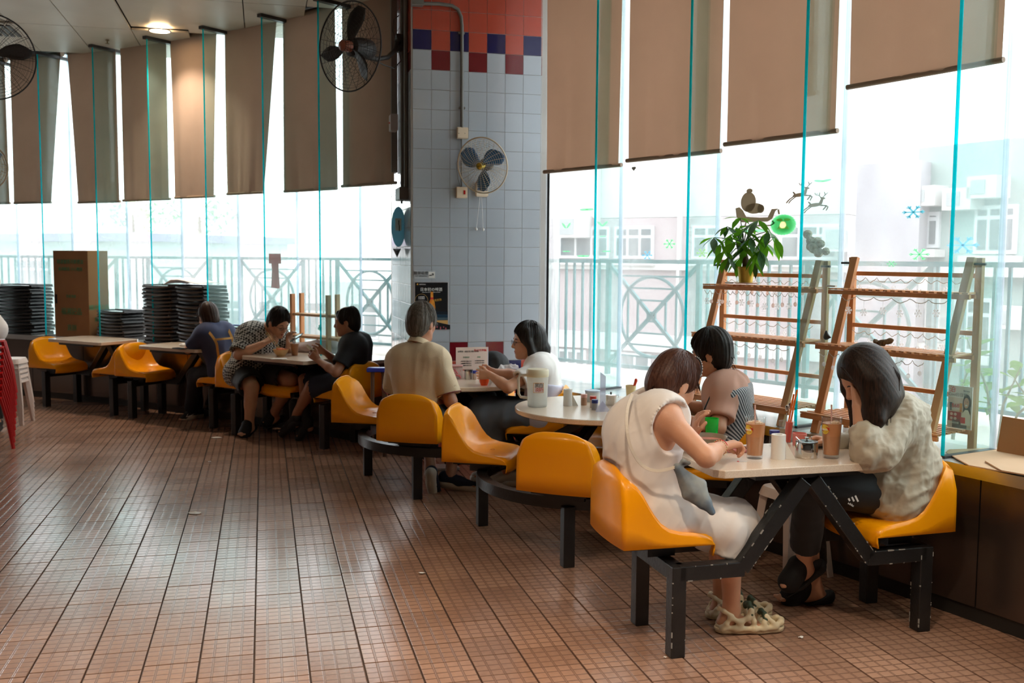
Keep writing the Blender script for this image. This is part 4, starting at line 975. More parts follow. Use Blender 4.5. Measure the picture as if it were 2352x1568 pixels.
tufts(w, M_hbrown, c, R, [((-.085, .02, -.06), (-.5, .1, -1), .03, 26, .03), ((.045, .075, .035), (.4, .15, -1), .035, 8, .006)], 3)
band = [c+R@np.array([.036, .096*math.sin(t), .034+.105*math.cos(t)]) for t in np.linspace(-1.35, 1.35, 40)]
o = MB().tube(band, .0035, 6).build('hairband', M_thin, w, smooth=60)
mb = MB()
for p in band[::2]: mb.sph(p+(p-c)/np.linalg.norm(p-c)*.004, .0028, 6)
mb.build('beads', mat('pearl', (.7, .68, .64), .2), o)
# bag strap across the back and the apron bundle at the waist
def strap(pts, wd, th, m, w, nm, up=(0, -1, .3)):
    mb = MB(); pts = [V3(p) for p in pts]; P2 = []
    for i in range(len(pts)-1):
        for t in np.linspace(0, 1, 6)[:-1]:
            p0, p1, p2, p3 = pts[max(i-1, 0)], pts[i], pts[i+1], pts[min(i+2, len(pts)-1)]
            P2.append(.5*((2*p1)+(p2-p0)*t+(2*p0-5*p1+4*p2-p3)*t*t+(3*p1-p0-3*p2+p3)*t**3))
    P2.append(pts[-1])
    for a, b in zip(P2[:-1], P2[1:]): mb.bar(a, b+(b-a)*.12, wd, th, up)
    return mb.build(nm, m, w)
strap([A(1452, 905, 4.02), A(1441, 940, 3.93), A(1440, 985, 3.88), A(1450, 1030, 3.87), A(1475, 1068, 3.88), A(1510, 1081, 3.87), A(1552, 1072, 3.87)], .012, .006, mat('cream_strap', srgb(214, 200, 182), .8), w, 'apron_strap')
F = Field(); a_, b_ = A(1556, 1074, 3.875), A(1634, 1176, 3.875)
for q_, r_ in ((-.030, .012), (-.016, .015), (0, .018), (.016, .016), (.030, .012)):
    m_ = between(a_, b_, .5)+np.array([q_, .004*abs(q_)/.01, q_*.75]); F.chain([a_, m_, between(m_, b_, .6), b_], [.010, r_+.004, r_, .008], .012)
F.chain([a_, a_+np.array([.02, -.01, .03]), a_+np.array([.045, 0, .02]), a_], [.005, .007, .006, .005], .004)
garment('apron_bundle', F, mat('washed_denim', srgb(84, 104, 124), .8, noise=(9, .9, srgb(160, 164, 160))), w, .006, folds(.0025, 22, 4, (.6, 0, -1), True, 5))
# bracelets
def ring_at(p, d, r, rr, m, w, nm, n=20, beads=0):
    d, a, b = frame(d, (0, 1, 0)); q = [V3(p)+r*(math.cos(t)*a+math.sin(t)*b) for t in np.linspace(0, 2*math.pi, n+1)[:-1]]; mb = MB()
    if beads:
        for x in q: mb.sph(x, rr, 6)
    else: mb.tube(q, rr, 6, closed=True)
    return mb.build(nm, m, w, smooth=70)
dv = J['WR']-J['ER']; ring_at(J['WR']-dv*.02, dv, .030, .0018, M_red, w, 'red_bracelet'); ring_at(J['WR']-dv*.12, dv, .032, .0032, mat('gold_beads', (.6, .45, .22), .3, metal=.6), w, 'bead_bracelet', 22, 1)
def crocs(J, q, w):
    a, t = J['A'+q], J['T'+q]; d = t-a; d[2] = 0; d /= np.linalg.norm(d); s = np.cross(d, ZUP); base = np.array([a[0], a[1], 0])-d*.05; L = .27
    def at(u, v, z): return base+d*(u*L)+s*v+ZUP*z
    def out(u): return .040+.010*math.sin(min(1, u)*math.pi*.9+.2)-(.02*max(0, u-.85)/.15)**1-.012*max(0, .12-u)/.12
    mc = mat('cream_foam', srgb(222, 204, 168), .5); F = Field()
    for u0, u1, r0, r1 in ((.06, .30, .040, .042), (.30, .62, .042, .047), (.62, .90, .047, .042)): F.cap(at(u0, 0, .022), at(u1, 0, .024), r0, r1, .02)
    F.cut(at(.5, 0, .026), (0, 0, 1), .004); F.cut(at(.5, 0, .001), (0, 0, -1), .004); o = garment('sandal', F, mc, w, .004)
    F = Field()
    for sg in (-1, 1):
        for pts, r in (([(.0, .034, .02), (.06, .040, .05), (.14, .042, .082)], .009), ([(.12, .043, .08), (.26, .046, .058), (.40, .047, .075), (.46, .040, .105)], .010), ([(.26, .046, .03), (.30, .047, .058)], .012), ([(.46, .040, .105), (.50, .047, .06), (.50, .048, .024)], .010), ([(.66, .048, .024), (.67, .046, .05), (.72, .032, .075)], .010), ([(.88, .040, .026), (.82, .043, .05), (.72, .032, .075)], .009), ([(.86, .042, .034), (.97, .026, .046), (1.01, 0, .046)], .012), ([(-.02, .0, .028), (.02, .03, .03), (.2, .044, .030), (.5, .049, .028), (.8, .046, .030)], .011)): F.chain([at(u, sg*v, z) for u, v, z in pts], [r]*len(pts), .012)
    F.chain([at(.14, -.042, .085), at(.03, -.03, .102), at(-.02, 0, .105), at(.03, .03, .102), at(.14, .042, .085)], [.009]*5, .008); garment('strap_web', F, mc, o, .0035, sm=2)
    F = Field(); F.chain([at(.455, -.044, .090), at(.465, -.028, .112), at(.47, 0, .121), at(.465, .028, .112), at(.455, .044, .090)], [.012]*5, .008); F.chain([at(.70, -.040, .064), at(.70, -.02, .082), at(.70, .02, .082), at(.70, .040, .064)], [.011]*4, .008); garment('velcro_strap', F, mat('olive_strap', srgb(62, 76, 56), .7), o, .004)
crocs(J, 'R', w); crocs(J, 'L', w)
# ---------------------------------------------------------------- 2 long-haired woman in the hooded jacket
J = pxj(head=(1984, 868, 4.26), hb=(2018, 912, 4.29), neck=(2040, 936, 4.33), chest=(2052, 975, 4.38), waist=(2075, 1065, 4.40), SL=(2058, 965, 4.24), SR=(2040, 955, 4.53), EL=(1988, 1038, 4.12), WL=(1971, 936, 4.17),
        ER=(1965, 1030, 4.52), WR=(1905, 1012, 4.42), KL=(1862, 1112, 4.26), KR=(1852, 1105, 4.46), AL=(1846, 1292, 4.44), TL=(1800, 1340, 4.42), AR=(1868, 1340, 4.56), TR=(1795, 1372, 4.55))
J['HL'] = np.array([1.705, 4.318, .57]); J['HR'] = np.array([1.662, 4.445, .57]); J['back'] = np.array([.9, .2, 0])
fw = (-.80, -.12, -.58)
w, R, c = person('long-haired young woman in a khaki hooded jacket, cheek on hand', J, fw, hands=(('L', (.10, .35, 1), (-.2, 1, 0), .25, .3), ('R', (-.9, -.1, .15), (0, -.3, -1), .7, .5)), h=.006, fine=.0032, eyes='down', s=.98, hs=.98)
M_jack = mat('khaki_nylon', srgb(186, 176, 156), .55, sheen=.1, noise=(5, .4, srgb(168, 158, 138)), bump=(16, .35))
F = torso_cloth(J, 1.05, .022); F.ell(J['waist']+np.array([.0, 0, -.02]), (.15, .175, .15), None, .06); F.ell((J['HL']+J['HR'])/2+np.array([-.03, 0, .03]), (.15, .175, .11), None, .05)
F.cap(J['SL'], J['EL']+np.array([.03, 0, .0]), .078, .088, .04); F.cap(J['EL']+np.array([.02, 0, .01]), J['EL']+np.array([-.005, -.005, .065]), .065, .058, .03); F.cap(J['SR'], J['ER'], .075, .075, .04); F.cap(J['ER'], between(J['ER'], J['WR'], .8), .06, .045, .03)
F.ell(J['neck']+np.array([.07, .0, -.02]), (.085, .12, .055), None, .03); F.cap(J['neck']+np.array([.04, -.08, -.02]), J['neck']+np.array([.04, .08, -.02]), .045, .045, .03)
e = J['EL']+np.array([-.008, -.005, .085]); F.cap(J['EL'], J['WL'], .044, .036, .003, sub=True)
SE = np.array([-.956, -.292, 0]); sc_ = np.array([1.665, 4.36, 0]); F.cut(sc_+ZUP*.5-SE*.172, -SE, .01, lim=(sc_-SE*.22+ZUP*.5, .26)); F.cut(sc_+np.array([.292, -.956, 0])*.192, (.292, -.956, 0), .01, lim=(sc_+np.array([.32, -.93, 0])*.2+ZUP*.47, .15))
garment('hooded_jacket', F, M_jack, w, .006, [folds(.011, 8, 21, (.5, 0, 1), True, 2.6), folds(.0062, 17, 22, (1, 0, .4), True, 2.0), folds(.0022, 38, 27, (.4, 0, 1), True, 1.6)])
M_pants = mat('black_trousers', (.010, .010, .011), .7, sheen=.1)
F = legs_cloth(J, 1, .80, .016); o = garment('trousers', F, M_pants, w, .007, folds(.003, 9, 8, (1, 0, .3)))
# three slanting bars mark on the thigh
tm_ = A(1957, 1146, 4.14); lg = MB()
for k, L in enumerate((.012, .020, .028)): lg.bar(tm_+np.array([-.016+.014*k, -.004, .004+.006*k]), tm_+np.array([-.016+.014*k+L*.45, -.004, .004+.006*k-L*.9]), .007, .003, (0, -1, 0))
lg.build('stripe_mark', mat('white_print', (.7, .7, .7), .6), w)
text('adidas', 'lettering', mat('white_print', (.7, .7, .7), .6), .014, plane_M(tm_+np.array([-.005, -.004, -.022]), (.8, .3, -.45), (.4, 0, .9)), w)
F = Field(); hair_cap(F, c, R, .98, 'long', 1.05)
F.chain([c+R@np.array([-.04, 0, .03]), A(2016, 880, 4.25), A(2038, 915, 4.26), A(2058, 945, 4.28)], [.095, .085, .062, .028], .05)
F.chain([c+R@np.array([.01, -.050, .06]), A(2000, 880, 4.17), A(2006, 925, 4.15), A(2008, 962, 4.13), A(2003, 998, 4.12)], [.050, .050, .046, .036, .012], .05); F.chain([A(2010, 865, 4.19), A(2028, 915, 4.18), A(2036, 960, 4.18)], [.06, .055, .022], .05)
F.chain([c+R@np.array([.03, .07, .05]), c+R@np.array([.055, .085, -.03]), A(1965, 950, 4.36), A(1958, 1000, 4.36)], [.03, .028, .024, .014], .02)
F.ell(c+R@np.array([.105, -.02, -.035]), (.055, .09, .095), R, .012, sub=True)
r = random.Random(4); PT = []
for k in range(420):
    u = r.random(); v = r.random(); L0 = r.uniform(0, .35); L1 = L0+r.uniform(.35, .65)
    top = c+R@np.array([.075-.13*u, -.01-.03*v, .125-.03*u]); s1 = c+R@np.array([.06-.15*u, -.088, .03-.03*u]); s2 = c+R@np.array([.0-.12*u, -.10, -.06]); e1 = A(1998+46*u, 940-8*u, 4.13); e2 = A(2002+46*u, 1000-30*u, 4.12)
    ctl = [top, s1, s2, e1, e2]; p = []
    for t in np.linspace(L0, min(1, L1), 12):
        x = t*4; i_ = min(3, int(x)); f_ = x-i_; a0, a1, a2, a3 = ctl[max(0, i_-1)], ctl[i_], ctl[i_+1], ctl[min(4, i_+2)]; p.append(.5*((2*a1)+(a2-a0)*f_+(2*a0-5*a1+4*a2-a3)*f_*f_+(3*a1-a0-3*a2+a3)*f_**3))
    PT.append(p)
hair('hair', F, M_hlong, w, c, R, 8, .004, .0008, paths=PT, sr=.0016)
mb = MB()
for k in range(60):
    t = r.random(); p1 = c+R@np.array([-.10+.12*t, -.09+.02*r.random(), -.01]); p2 = A(2042-40*t+r.uniform(-6, 6), 930+r.uniform(-10, 10), 4.145+r.uniform(-.015, .015)); p3 = A(2040-38*t+r.uniform(-8, 8), 985+r.uniform(-14, 16), 4.12+r.uniform(-.015, .015)); mb.tube([p1, between(p1, p2, .5)+(0, -.01, .0), p2, p3], [.0028, .003, .0026, .0008], 5)
tag(mb.build('hair_locks', M_hlong, w, smooth=70), kind='stuff')
def slide(J, q, w, m):
    a, t = J['A'+q], J['T'+q]; d = t-a; d = d/np.linalg.norm(d); up = np.cross(np.cross(d, ZUP), d); hl = a-up*.085-d*.035; te = t+d*.045-up*.012
    F = Field(); F.cap(hl, between(hl, te, .5)-up*.004, .042, .045, .02); F.cap(between(hl, te, .5), te, .045, .046, .02); F.cut(hl+up*.012, up, .004); o = garment('slide_sandal', F, m, w, .006)
    G_ = Field(); m1 = between(a, t, .55); G_.cap(m1-up*.01, m1+d*.035-up*.018, .052, .052, .02); G_.cap(m1-d*.03+up*.0, m1-d*.045+up*.02, .045, .045, .02); garment('strap', G_, m, o, .006); return o
M_foam = mat('black_foam', (.012, .012, .013), .75)
slide(J, 'L', w, M_foam); slide(J, 'R', w, M_foam)
# ---------------------------------------------------------------- 3 woman in pink and stripes
J = pxj(head=(1630, 812, 5.5), hb=(1645, 846, 5.5), neck=(1656, 868, 5.5), chest=(1668, 893, 5.5), waist=(1688, 970, 5.5), SL=(1662, 905, 5.34), SR=(1676, 896, 5.66), EL=(1650, 982, 5.24), WL=(1572, 962, 5.32), ER=(1632, 945, 5.74), WR=(1565, 925, 5.72))
J.update(HL=np.array([1.20, 5.43, .53]), HR=np.array([1.24, 5.60, .53]), KL=np.array([.80, 5.47, .52]), KR=np.array([.83, 5.70, .52]), AL=np.array([.78, 5.42, .09]), AR=np.array([.80, 5.72, .09]), TL=np.array([.66, 5.43, .035]), TR=np.array([.68, 5.74, .035]))
fw = (-.93, .33, -.16)
w, R, c = person('woman with short black hair in a pink top with striped back', J, fw, hands=(('L', (-1, .1, 0), (0, 0, -1), .6, .5), ('R', (-1, 0, 0), (0, 0, -1), .5, .5)), h=.009, fine=.006, s=1.02)
F = torso_cloth(J, 1.08, .02); add_sleeve(F, J, 'L', .72, .072, .004); add_sleeve(F, J, 'R', .72, .072, .004); end_sleeve(F, J, 'L', .72, .05); end_sleeve(F, J, 'R', .72, .05)
garment('pink_top', F, mat('pink_cotton', srgb(214, 166, 146), .8), w, .008, folds(.005, 10, 31, (.4, 0, 1)))
F = torso_cloth(J, 1.08, .028); F.cut(J['chest']+np.array([-.01, -.0, 0]), (-1, .1, .25), .003); F.cut(between(J['neck'], J['chest'], .5), (0, 0, 1), .003)
ms = mat('striped_fabric', srgb(196, 198, 202), .8); L = ms.node_tree.links.new; tc = nd(ms, 'ShaderNodeTexCoord'); wv = nd(ms, 'ShaderNodeTexWave'); wv.bands_direction = 'DIAGONAL'; wv.inputs['Scale'].default_value = 26; wv.inputs['Distortion'].default_value = 1.2; wv.inputs['Detail Scale'].default_value = .4; L(tc.outputs['Object'], wv.inputs[0])
mx = nd(ms, 'ShaderNodeMix', data_type='RGBA'); mx.inputs[6].default_value = (*srgb(64, 70, 80), 1); mx.inputs[7].default_value = (*srgb(206, 208, 212), 1); st = nd(ms, 'ShaderNodeMath', operation='GREATER_THAN'); st.inputs[1].default_value = .5; L(wv.outputs[0], st.inputs[0]); L(st.outputs[0], mx.inputs[0]); L(mx.outputs[2], ms.node_tree.nodes['Principled BSDF'].inputs['Base Color'])
garment('striped_back', F, ms, w, .008, folds(.005, 8, 33, (.2, 0, 1)))
F = legs_cloth(J, 1, .9, .012); garment('trousers', F, mat('charcoal_trousers', (.03, .033, .038), .8), w, .01)
F = Field(); hair_cap(F, c, R, 1., 'short', 1.10); F.ell(c+R@np.array([-.03, 0, .05]), (.10, .088, .095), R, .02); hair('hair', F, M_hblack, w, c, R, 12, .0055, .003, nst=320)
tufts(w, M_hblack, c, R, [((.05, 0, .08), (1, 0, -.5), .035, 26, .03), ((-.085, 0, -.05), (-.3, 0, -1), .03, 20, .04)], 6)
strap([A(1655, 858, 5.36), A(1640, 890, 5.32), A(1622, 930, 5.28), A(1608, 965, 5.30)], .007, .004, M_black_pl, w, 'bag_strap')
for q in 'LR': shoe(J, q, w, mat('black_shoe', (.015, .015, .016), .6), M_white, h=.008)
# ---------------------------------------------------------------- 4 woman with glasses
J = pxj(head=(1211, 783, 6.86), hb=(1224, 812, 6.87), neck=(1234, 826, 6.87), chest=(1246, 848, 6.88), waist=(1258, 905, 6.88), SL=(1238, 846, 6.72), SR=(1250, 840, 7.03), EL=(1167, 890, 6.60), WL=(1128, 862, 6.70), ER=(1190, 862, 6.98), WR=(1136, 854, 6.88))
J.update(HL=np.array([.20, 6.79, .53]), HR=np.array([.23, 6.95, .53]), KL=np.array([-.20, 6.80, .52]), KR=np.array([-.17, 7.02, .52]), AL=np.array([-.02, 6.92, .09]), AR=np.array([-.12, 7.08, .09]), TL=np.array([-.15, 6.93, .035]), TR=np.array([-.25, 7.10, .035]))
fw = (-.96, -.22, -.06)
w, R, c = person('woman with glasses and shoulder-length hair holding an orange cup', J, fw, hands=(('L', (-.9, .15, .05), (.1, 1, -.1), .9, .4), ('R', (-.9, -.2, .0), (.1, -1, 0), .9, .4)), h=.009, fine=.0055, glasses=M_thin, s=.97)
F = torso_cloth(J, 1.02, .018); add_sleeve(F, J, 'L', .62, .062, .008); add_sleeve(F, J, 'R', .62, .062, .008); end_sleeve(F, J, 'L', .62, .055); end_sleeve(F, J, 'R', .62, .055); F.cut(between(J['waist'], J['HL']*.5+J['HR']*.5, .6), (0, 0, -1), .003)
garment('blouse', F, mat('white_blouse', srgb(238, 232, 228), .75), w, .008, folds(.004, 10, 41, (.4, 0, 1)))
F = torso_cloth(J, 1.02, .026); F.cut(between(J['chest'], J['waist'], .45), (.25, 0, 1), .003); garment('pinafore', F, mat('lavender_cloth', srgb(206, 204, 222), .75), w, .008, folds(.004, 9, 43, (.2, 0, 1)))
F = Field(); a, b = (J['HL']+J['HR'])/2, (J['KL']+J['KR'])/2
for q in 'LR': F.cap(J['H'+q], J['K'+q], .12, .085, .04); F.cap(J['K'+q], between(J['K'+q], J['A'+q], .72), .085, .115, .05)
F.cap(a, b, .10, .09, .05); F.cap(b, b+np.array([.06, 0, -.28]), .12, .15, .05); F.cap(between(J['KL'], J['AL'], .5), between(J['KR'], J['AR'], .5), .09, .09, .05); F.cut(b+np.array([.05, 0, -.33]), (0, 0, -1), .004)
garment('long_skirt', F, mat('slate_skirt', srgb(96, 104, 116), .8), w, .01, folds(.010, 6, 45, (.1, .2, 1)))
F = Field(); hair_cap(F, c, R, 1., 'long', 1.04)
F.chain([c+R@np.array([-.05, 0, .03]), c+R@np.array([-.075, 0, -.06]), A(1247, 806, 6.87), A(1254, 818, 6.87)], [.085, .078, .05, .015], .03)
for q in (-1, 1): F.chain([c+R@np.array([.015, q*.068, .07]), c+R@np.array([.012, q*.086, .0]), c+R@np.array([-.01, q*.083, -.085]), c+R@np.array([-.02, q*.078, -.125])], [.03, .024, .028, .012], .02)
hair('hair', F, M_hblack, w, c, R, 15, .0055, .0015, nst=260)
tufts(w, M_hblack, c, R, [((-.07, 0, -.12), (-.4, 0, -1), .04, 24, .035)], 9)
for q in 'LR': shoe(J, q, w, mat('cream_shoe', srgb(196, 188, 178), .7), M_white, h=.008)
strap([A(1243, 815, 6.72), A(1256, 838, 6.71), A(1272, 862, 6.73), A(1280, 875, 6.76)], .010, .004, mat('lilac_strap', srgb(190, 188, 214), .8), w, 'shoulder_strap')
# ---------------------------------------------------------------- 5 man in beige polo
J = pxj(head=(970, 741, 6.68), hb=(966, 775, 6.66), neck=(962, 792, 6.65), chest=(960, 822, 6.64), waist=(962, 905, 6.62), SL=(911, 830, 6.70), SR=(1012, 832, 6.56), EL=(903, 905, 6.84), WL=(950, 905, 7.02), ER=(1036, 922, 6.50), WR=(1022, 905, 6.80))
J.update(HL=np.array([-.69, 6.60, .53]), HR=np.array([-.52, 6.55, .53]), KL=np.array([-.60, 7.02, .50]), KR=np.array([-.38, 6.95, .52]), AL=np.array([-.56, 6.80, .16]), AR=np.array([-.42, 6.80, .10]), TL=np.array([-.53, 6.90, .05]), TR=np.array([-.27, 6.78, .035]))
fw = (.52, .84, -.12)
w, R, c = person('grey-haired man with glasses in a beige polo shirt, seen from behind', J, fw, hands=(('R', (.2, .9, 0), (-.9, 0, -.3), .6, .5),), h=.009, fine=.0055, glasses=M_thin, s=1.06, hs=1.02, skin=M_skind)
F = torso_cloth(J, 1.04, .016); F.ell(between(J['chest'], J['waist'], .5), (.165, .125, .19), None, .05); add_sleeve(F, J, 'L', .82, .066, .008, .02); add_sleeve(F, J, 'R', .82, .066, .010, .02); end_sleeve(F, J, 'L', .82, .062); end_sleeve(F, J, 'R', .82, .062)
M_polo = mat('beige_knit', srgb(214, 192, 160), .85, bump=(200, .15))
garment('polo_shirt', F, M_polo, w, .008, folds(.005, 8, 51, (.1, 0, 1)))
F = Field(); ax = J['hb']-J['neck']; ax /= np.linalg.norm(ax); cn = J['neck']+ax*.012
d_, a_, b_ = frame(ax, (0, 1, 0)); ringp = [cn+.066*(math.cos(t)*a_+math.sin(t)*b_)+ZUP*.012*math.cos(t+1.2) for t in np.linspace(0, 2*math.pi, 24)]
mb = MB(); g = [[p+ax*.026, p+(p-cn)*.06+ax*.024, p+(p-cn)*.22-ax*.012, p+(p-cn)*.12-ax*.014, p-ax*.005] for p in ringp]; mb.grid(np.array(g)); mb.build('collar', M_polo, w, smooth=60)
for q in 'LR':
    dv = J['E'+q]-J['S'+q]; ring_at(between(J['S'+q], J['E'+q], .815), dv, .082, .0028, mat('maroon_trim', (.2, .01, .03), .7), w, 'cuff_trim', 28)
F = legs_cloth(J, 1, .82, .012, 1.05); garment('trousers', F, mat('dark_blue_trousers', (.018, .021, .03), .8), w, .01, folds(.004, 9, 52))
F = Field(); hair_cap(F, c, R, 1.02, 'short', 1.06); hair('hair', F, M_hgrey, w, c, R, 17, .0055, .0025, nst=340)
tufts(w, M_hgrey, c, R, [((-.08, 0, -.07), (-.2, 0, -1), .018, 24, .03)], 10)
M_navy = mat('navy_knit', (.012, .016, .035), .8); M_sole = mat('pale_sole', srgb(196, 186, 170), .7)
shoe(J, 'R', w, M_navy, M_sole, h=.007)
# left foot tipped up, sole towards the camera
F = Field(); F.chain([A(991, 1082, 6.70), A(995, 1108, 6.73), A(1000, 1132, 6.78)], [.042, .040, .045], .02); garment('shoe', F, M_navy, w, .007)
F = Field(); F.chain([A(990, 1086, 6.665), A(990, 1108, 6.69), A(996, 1130, 6.735)], [.040, .034, .044], .02); F.cut(A(990, 1108, 6.695), (.1, 1, .2), .003); garment('sole', F, M_sole, w, .006)
# ---------------------------------------------------------------- 6 man in black tee
J = pxj(head=(796, 738, 8.40), hb=(806, 762, 8.40), neck=(812, 775, 8.40), chest=(816, 798, 8.40), waist=(815, 850, 8.40), SL=(806, 797, 8.24), SR=(830, 790, 8.55), EL=(772, 855, 8.12), WL=(732, 828, 8.26), ER=(790, 842, 8.60), WR=(746, 808, 8.45))
J.update(HL=np.array([-1.40, 8.34, .53]), HR=np.array([-1.31, 8.50, .53])); J.update(pxj(KL=(716, 888, 8.42), KR=(700, 872, 8.66), AL=(676, 958, 8.62), TL=(650, 990, 8.74), AR=(704, 968, 8.60), TR=(688, 1000, 8.62)))
fw = (-.97, .0, -.12)
w, R, c = person('balding man in a black tee shirt and navy shorts looking at a phone', J, fw, hands=(('L', (-.75, .1, .6), (.1, 1, .2), .8, .5), ('R', (-.9, -.2, .25), (.0, -.9, .1), .8, .5)), h=.010, fine=.0065, skin=M_skind, s=1.)
F = torso_cloth(J, 1.06, .02); add_sleeve(F, J, 'L', .72, .070, .006); add_sleeve(F, J, 'R', .72, .070, .006); end_sleeve(F, J, 'L', .72, .055); end_sleeve(F, J, 'R', .72, .055)
garment('tee_shirt', F, mat('black_tee', (.010, .011, .014), .8), w, .010, folds(.005, 8, 61, (.1, 0, 1)))
F = legs_cloth(J, .88, None, .018); garment('shorts', F, mat('navy_shorts', (.012, .016, .035), .8), w, .010, folds(.004, 8, 62))
F = Field(); hair_cap(F, c, R, 1., 'short', .99); F.ell(c+R@np.array([.015, 0, .125]), (.075, .05, .035), R, .01, sub=True); hair('hair', F, M_hblack, w, c, R, 19, .0065, .002)
for q in 'LR':
    F = Field(); F.cap(J['A'+q], J['A'+q]+ZUP*.12, .041, .047, .01); o = garment('sock', F, M_pants, w, .009); shoe(J, q, w, mat('black_shoe', (.015, .015, .016), .6), M_pants, h=.009)
# ---------------------------------------------------------------- 7 man in patterned shirt
J = pxj(head=(640, 740, 8.90), hb=(622, 752, 9.0), neck=(612, 758, 9.04), chest=(602, 772, 9.08), waist=(578, 825, 9.10), SR=(566, 770, 8.92), SL=(640, 770, 9.24), ER=(548, 814, 8.80), WR=(603, 790, 8.80), EL=(668, 808, 9.12), WL=(664, 792, 8.92))
J.update(HR=np.array([-2.46, 8.99, .55]), HL=np.array([-2.34, 9.17, .55])); J.update(pxj(KR=(578, 888, 8.78), KL=(668, 872, 8.78), AR=(572, 972, 8.84), TR=(556, 996, 8.72), AL=(628, 952, 9.0), TL=(608, 968, 8.96)))
fw = (.70, -.58, -.52)
w, R, c = person('stocky man in a black and white patterned shirt eating noodles with chopsticks', J, fw, hands=(('R', (.75, .1, .5), (.5, .6, -.5), 1.0, .6), ('L', (.1, -.3, .95), (.8, -.5, .2), .7, .5)), h=.010, fine=.006, skin=M_skin, eyes='down', glasses=M_thin, s=1.18, hs=1.03)
M_pat = mat('patterned_shirt', (.02, .02, .02), .8); L = M_pat.node_tree.links.new; tc = nd(M_pat, 'ShaderNodeTexCoord'); mp = nd(M_pat, 'ShaderNodeMapping'); mp.inputs['Rotation'].default_value = (.5, .6, .785); L(tc.outputs['Object'], mp.inputs[0])
ck = nd(M_pat, 'ShaderNodeTexChecker'); ck.inputs['Scale'].default_value = 54; ck.inputs[1].default_value = (.5, .48, .44, 1); ck.inputs[2].default_value = (.012, .012, .012, 1); L(mp.outputs[0], ck.inputs[0]); L(ck.outputs[0], M_pat.node_tree.nodes['Principled BSDF'].inputs['Base Color'])
F = torso_cloth(J, 1.22, .02); F.ell(between(J['chest'], J['waist'], .6), (.20, .20, .20), None, .06); add_sleeve(F, J, 'L', .85, .085, .004); add_sleeve(F, J, 'R', .85, .085, .006); end_sleeve(F, J, 'L', .85, .06); end_sleeve(F, J, 'R', .85, .06)
garment('patterned_shirt', F, M_pat, w, .010, folds(.005, 7, 71, (.1, 0, 1)))
F = legs_cloth(J, .80, None, .02, 1.15); garment('shorts', F, M_pants, w, .010, folds(.004, 8, 72))
F = Field(); hair_cap(F, c, R, 1.03, 'short', 1.02); hair('hair', F, M_hblack, w, c, R, 23, .0065, .003)
for q in 'LR': slide(J, q, w, M_foam)
# ---------------------------------------------------------------- 8 person in navy with yellow straps
J = pxj(head=(477, 728, 9.46), hb=(484, 745, 9.44), neck=(490, 753, 9.43), chest=(496, 768, 9.42), waist=(508, 826, 9.40), SL=(466, 770, 9.32), SR=(520, 765, 9.55), EL=(432, 802, 9.36), WL=(445, 798, 9.60), ER=(508, 795, 9.78), WR=(468, 795, 9.82))
J.update(HL=np.array([-2.72, 9.32, .53]), HR=np.array([-2.62, 9.47, .53])); J.update(pxj(KL=(450, 868, 9.50), KR=(446, 862, 9.72), AL=(438, 945, 9.72), TL=(420, 962, 9.74), AR=(452, 942, 9.86), TR=(436, 955, 9.9)))
fw = (-.66, .68, -.35)
w, R, c = person('person in a navy tee with yellow apron straps, seen from behind', J, fw, hands=(('L', (-.2, .9, 0), (0, 0, -1), .5, .5), ('R', (-.8, .3, 0), (0, 0, -1), .5, .5)), h=.010, fine=.007, s=1.0)
F = torso_cloth(J, 1.08, .018); add_sleeve(F, J, 'L', .8, .068, .004); add_sleeve(F, J, 'R', .8, .068, .004); end_sleeve(F, J, 'L', .8, .05); end_sleeve(F, J, 'R', .8, .05)
garment('tee_shirt', F, mat('navy_tee', srgb(56, 62, 92), .8), w, .010, folds(.004, 8, 81, (.1, 0, 1)))
F = legs_cloth(J, 1, .92, .014); garment('trousers', F, mat('dark_jeans', (.012, .015, .025), .8), w, .011, folds(.004, 9, 82))
F = Field(); hair_cap(F, c, R, 1., 'short', 1.08); F.ell(c+R@np.array([-.06, 0, -.05]), (.05, .075, .06), R, .03); hair('hair', F, M_hbrown, w, c, R, 25, .0065, .004)
my = mat('mustard_strap', srgb(196, 148, 76), .8)
strap([A(474, 756, 9.30), A(486, 770, 9.22), A(497, 788, 9.18), A(501, 812, 9.19), A(507, 850, 9.20)], .022, .006, my, w, 'apron_strap', (.3, -1, 0)); strap([A(524, 756, 9.42), A(533, 776, 9.36), A(538, 800, 9.34), A(540, 830, 9.30)], .022, .006, my, w, 'apron_strap', (.3, -1, 0)); strap([A(494, 780, 9.18), A(513, 778, 9.22), A(533, 776, 9.34)], .018, .006, my, w, 'apron_strap', (.3, -1, 0))
for q in 'LR': 
    o = shoe(J, q, w, mat('black_shoe', (.015, .015, .016), .6), M_sole, h=.009)
    if q == 'L': MB().tube([A(432, 950, 9.655), A(428, 957, 9.64), A(436, 955, 9.64), A(446, 950, 9.65)], [.002, .005, .004, .001], 6).build('curved_mark', M_white, o)
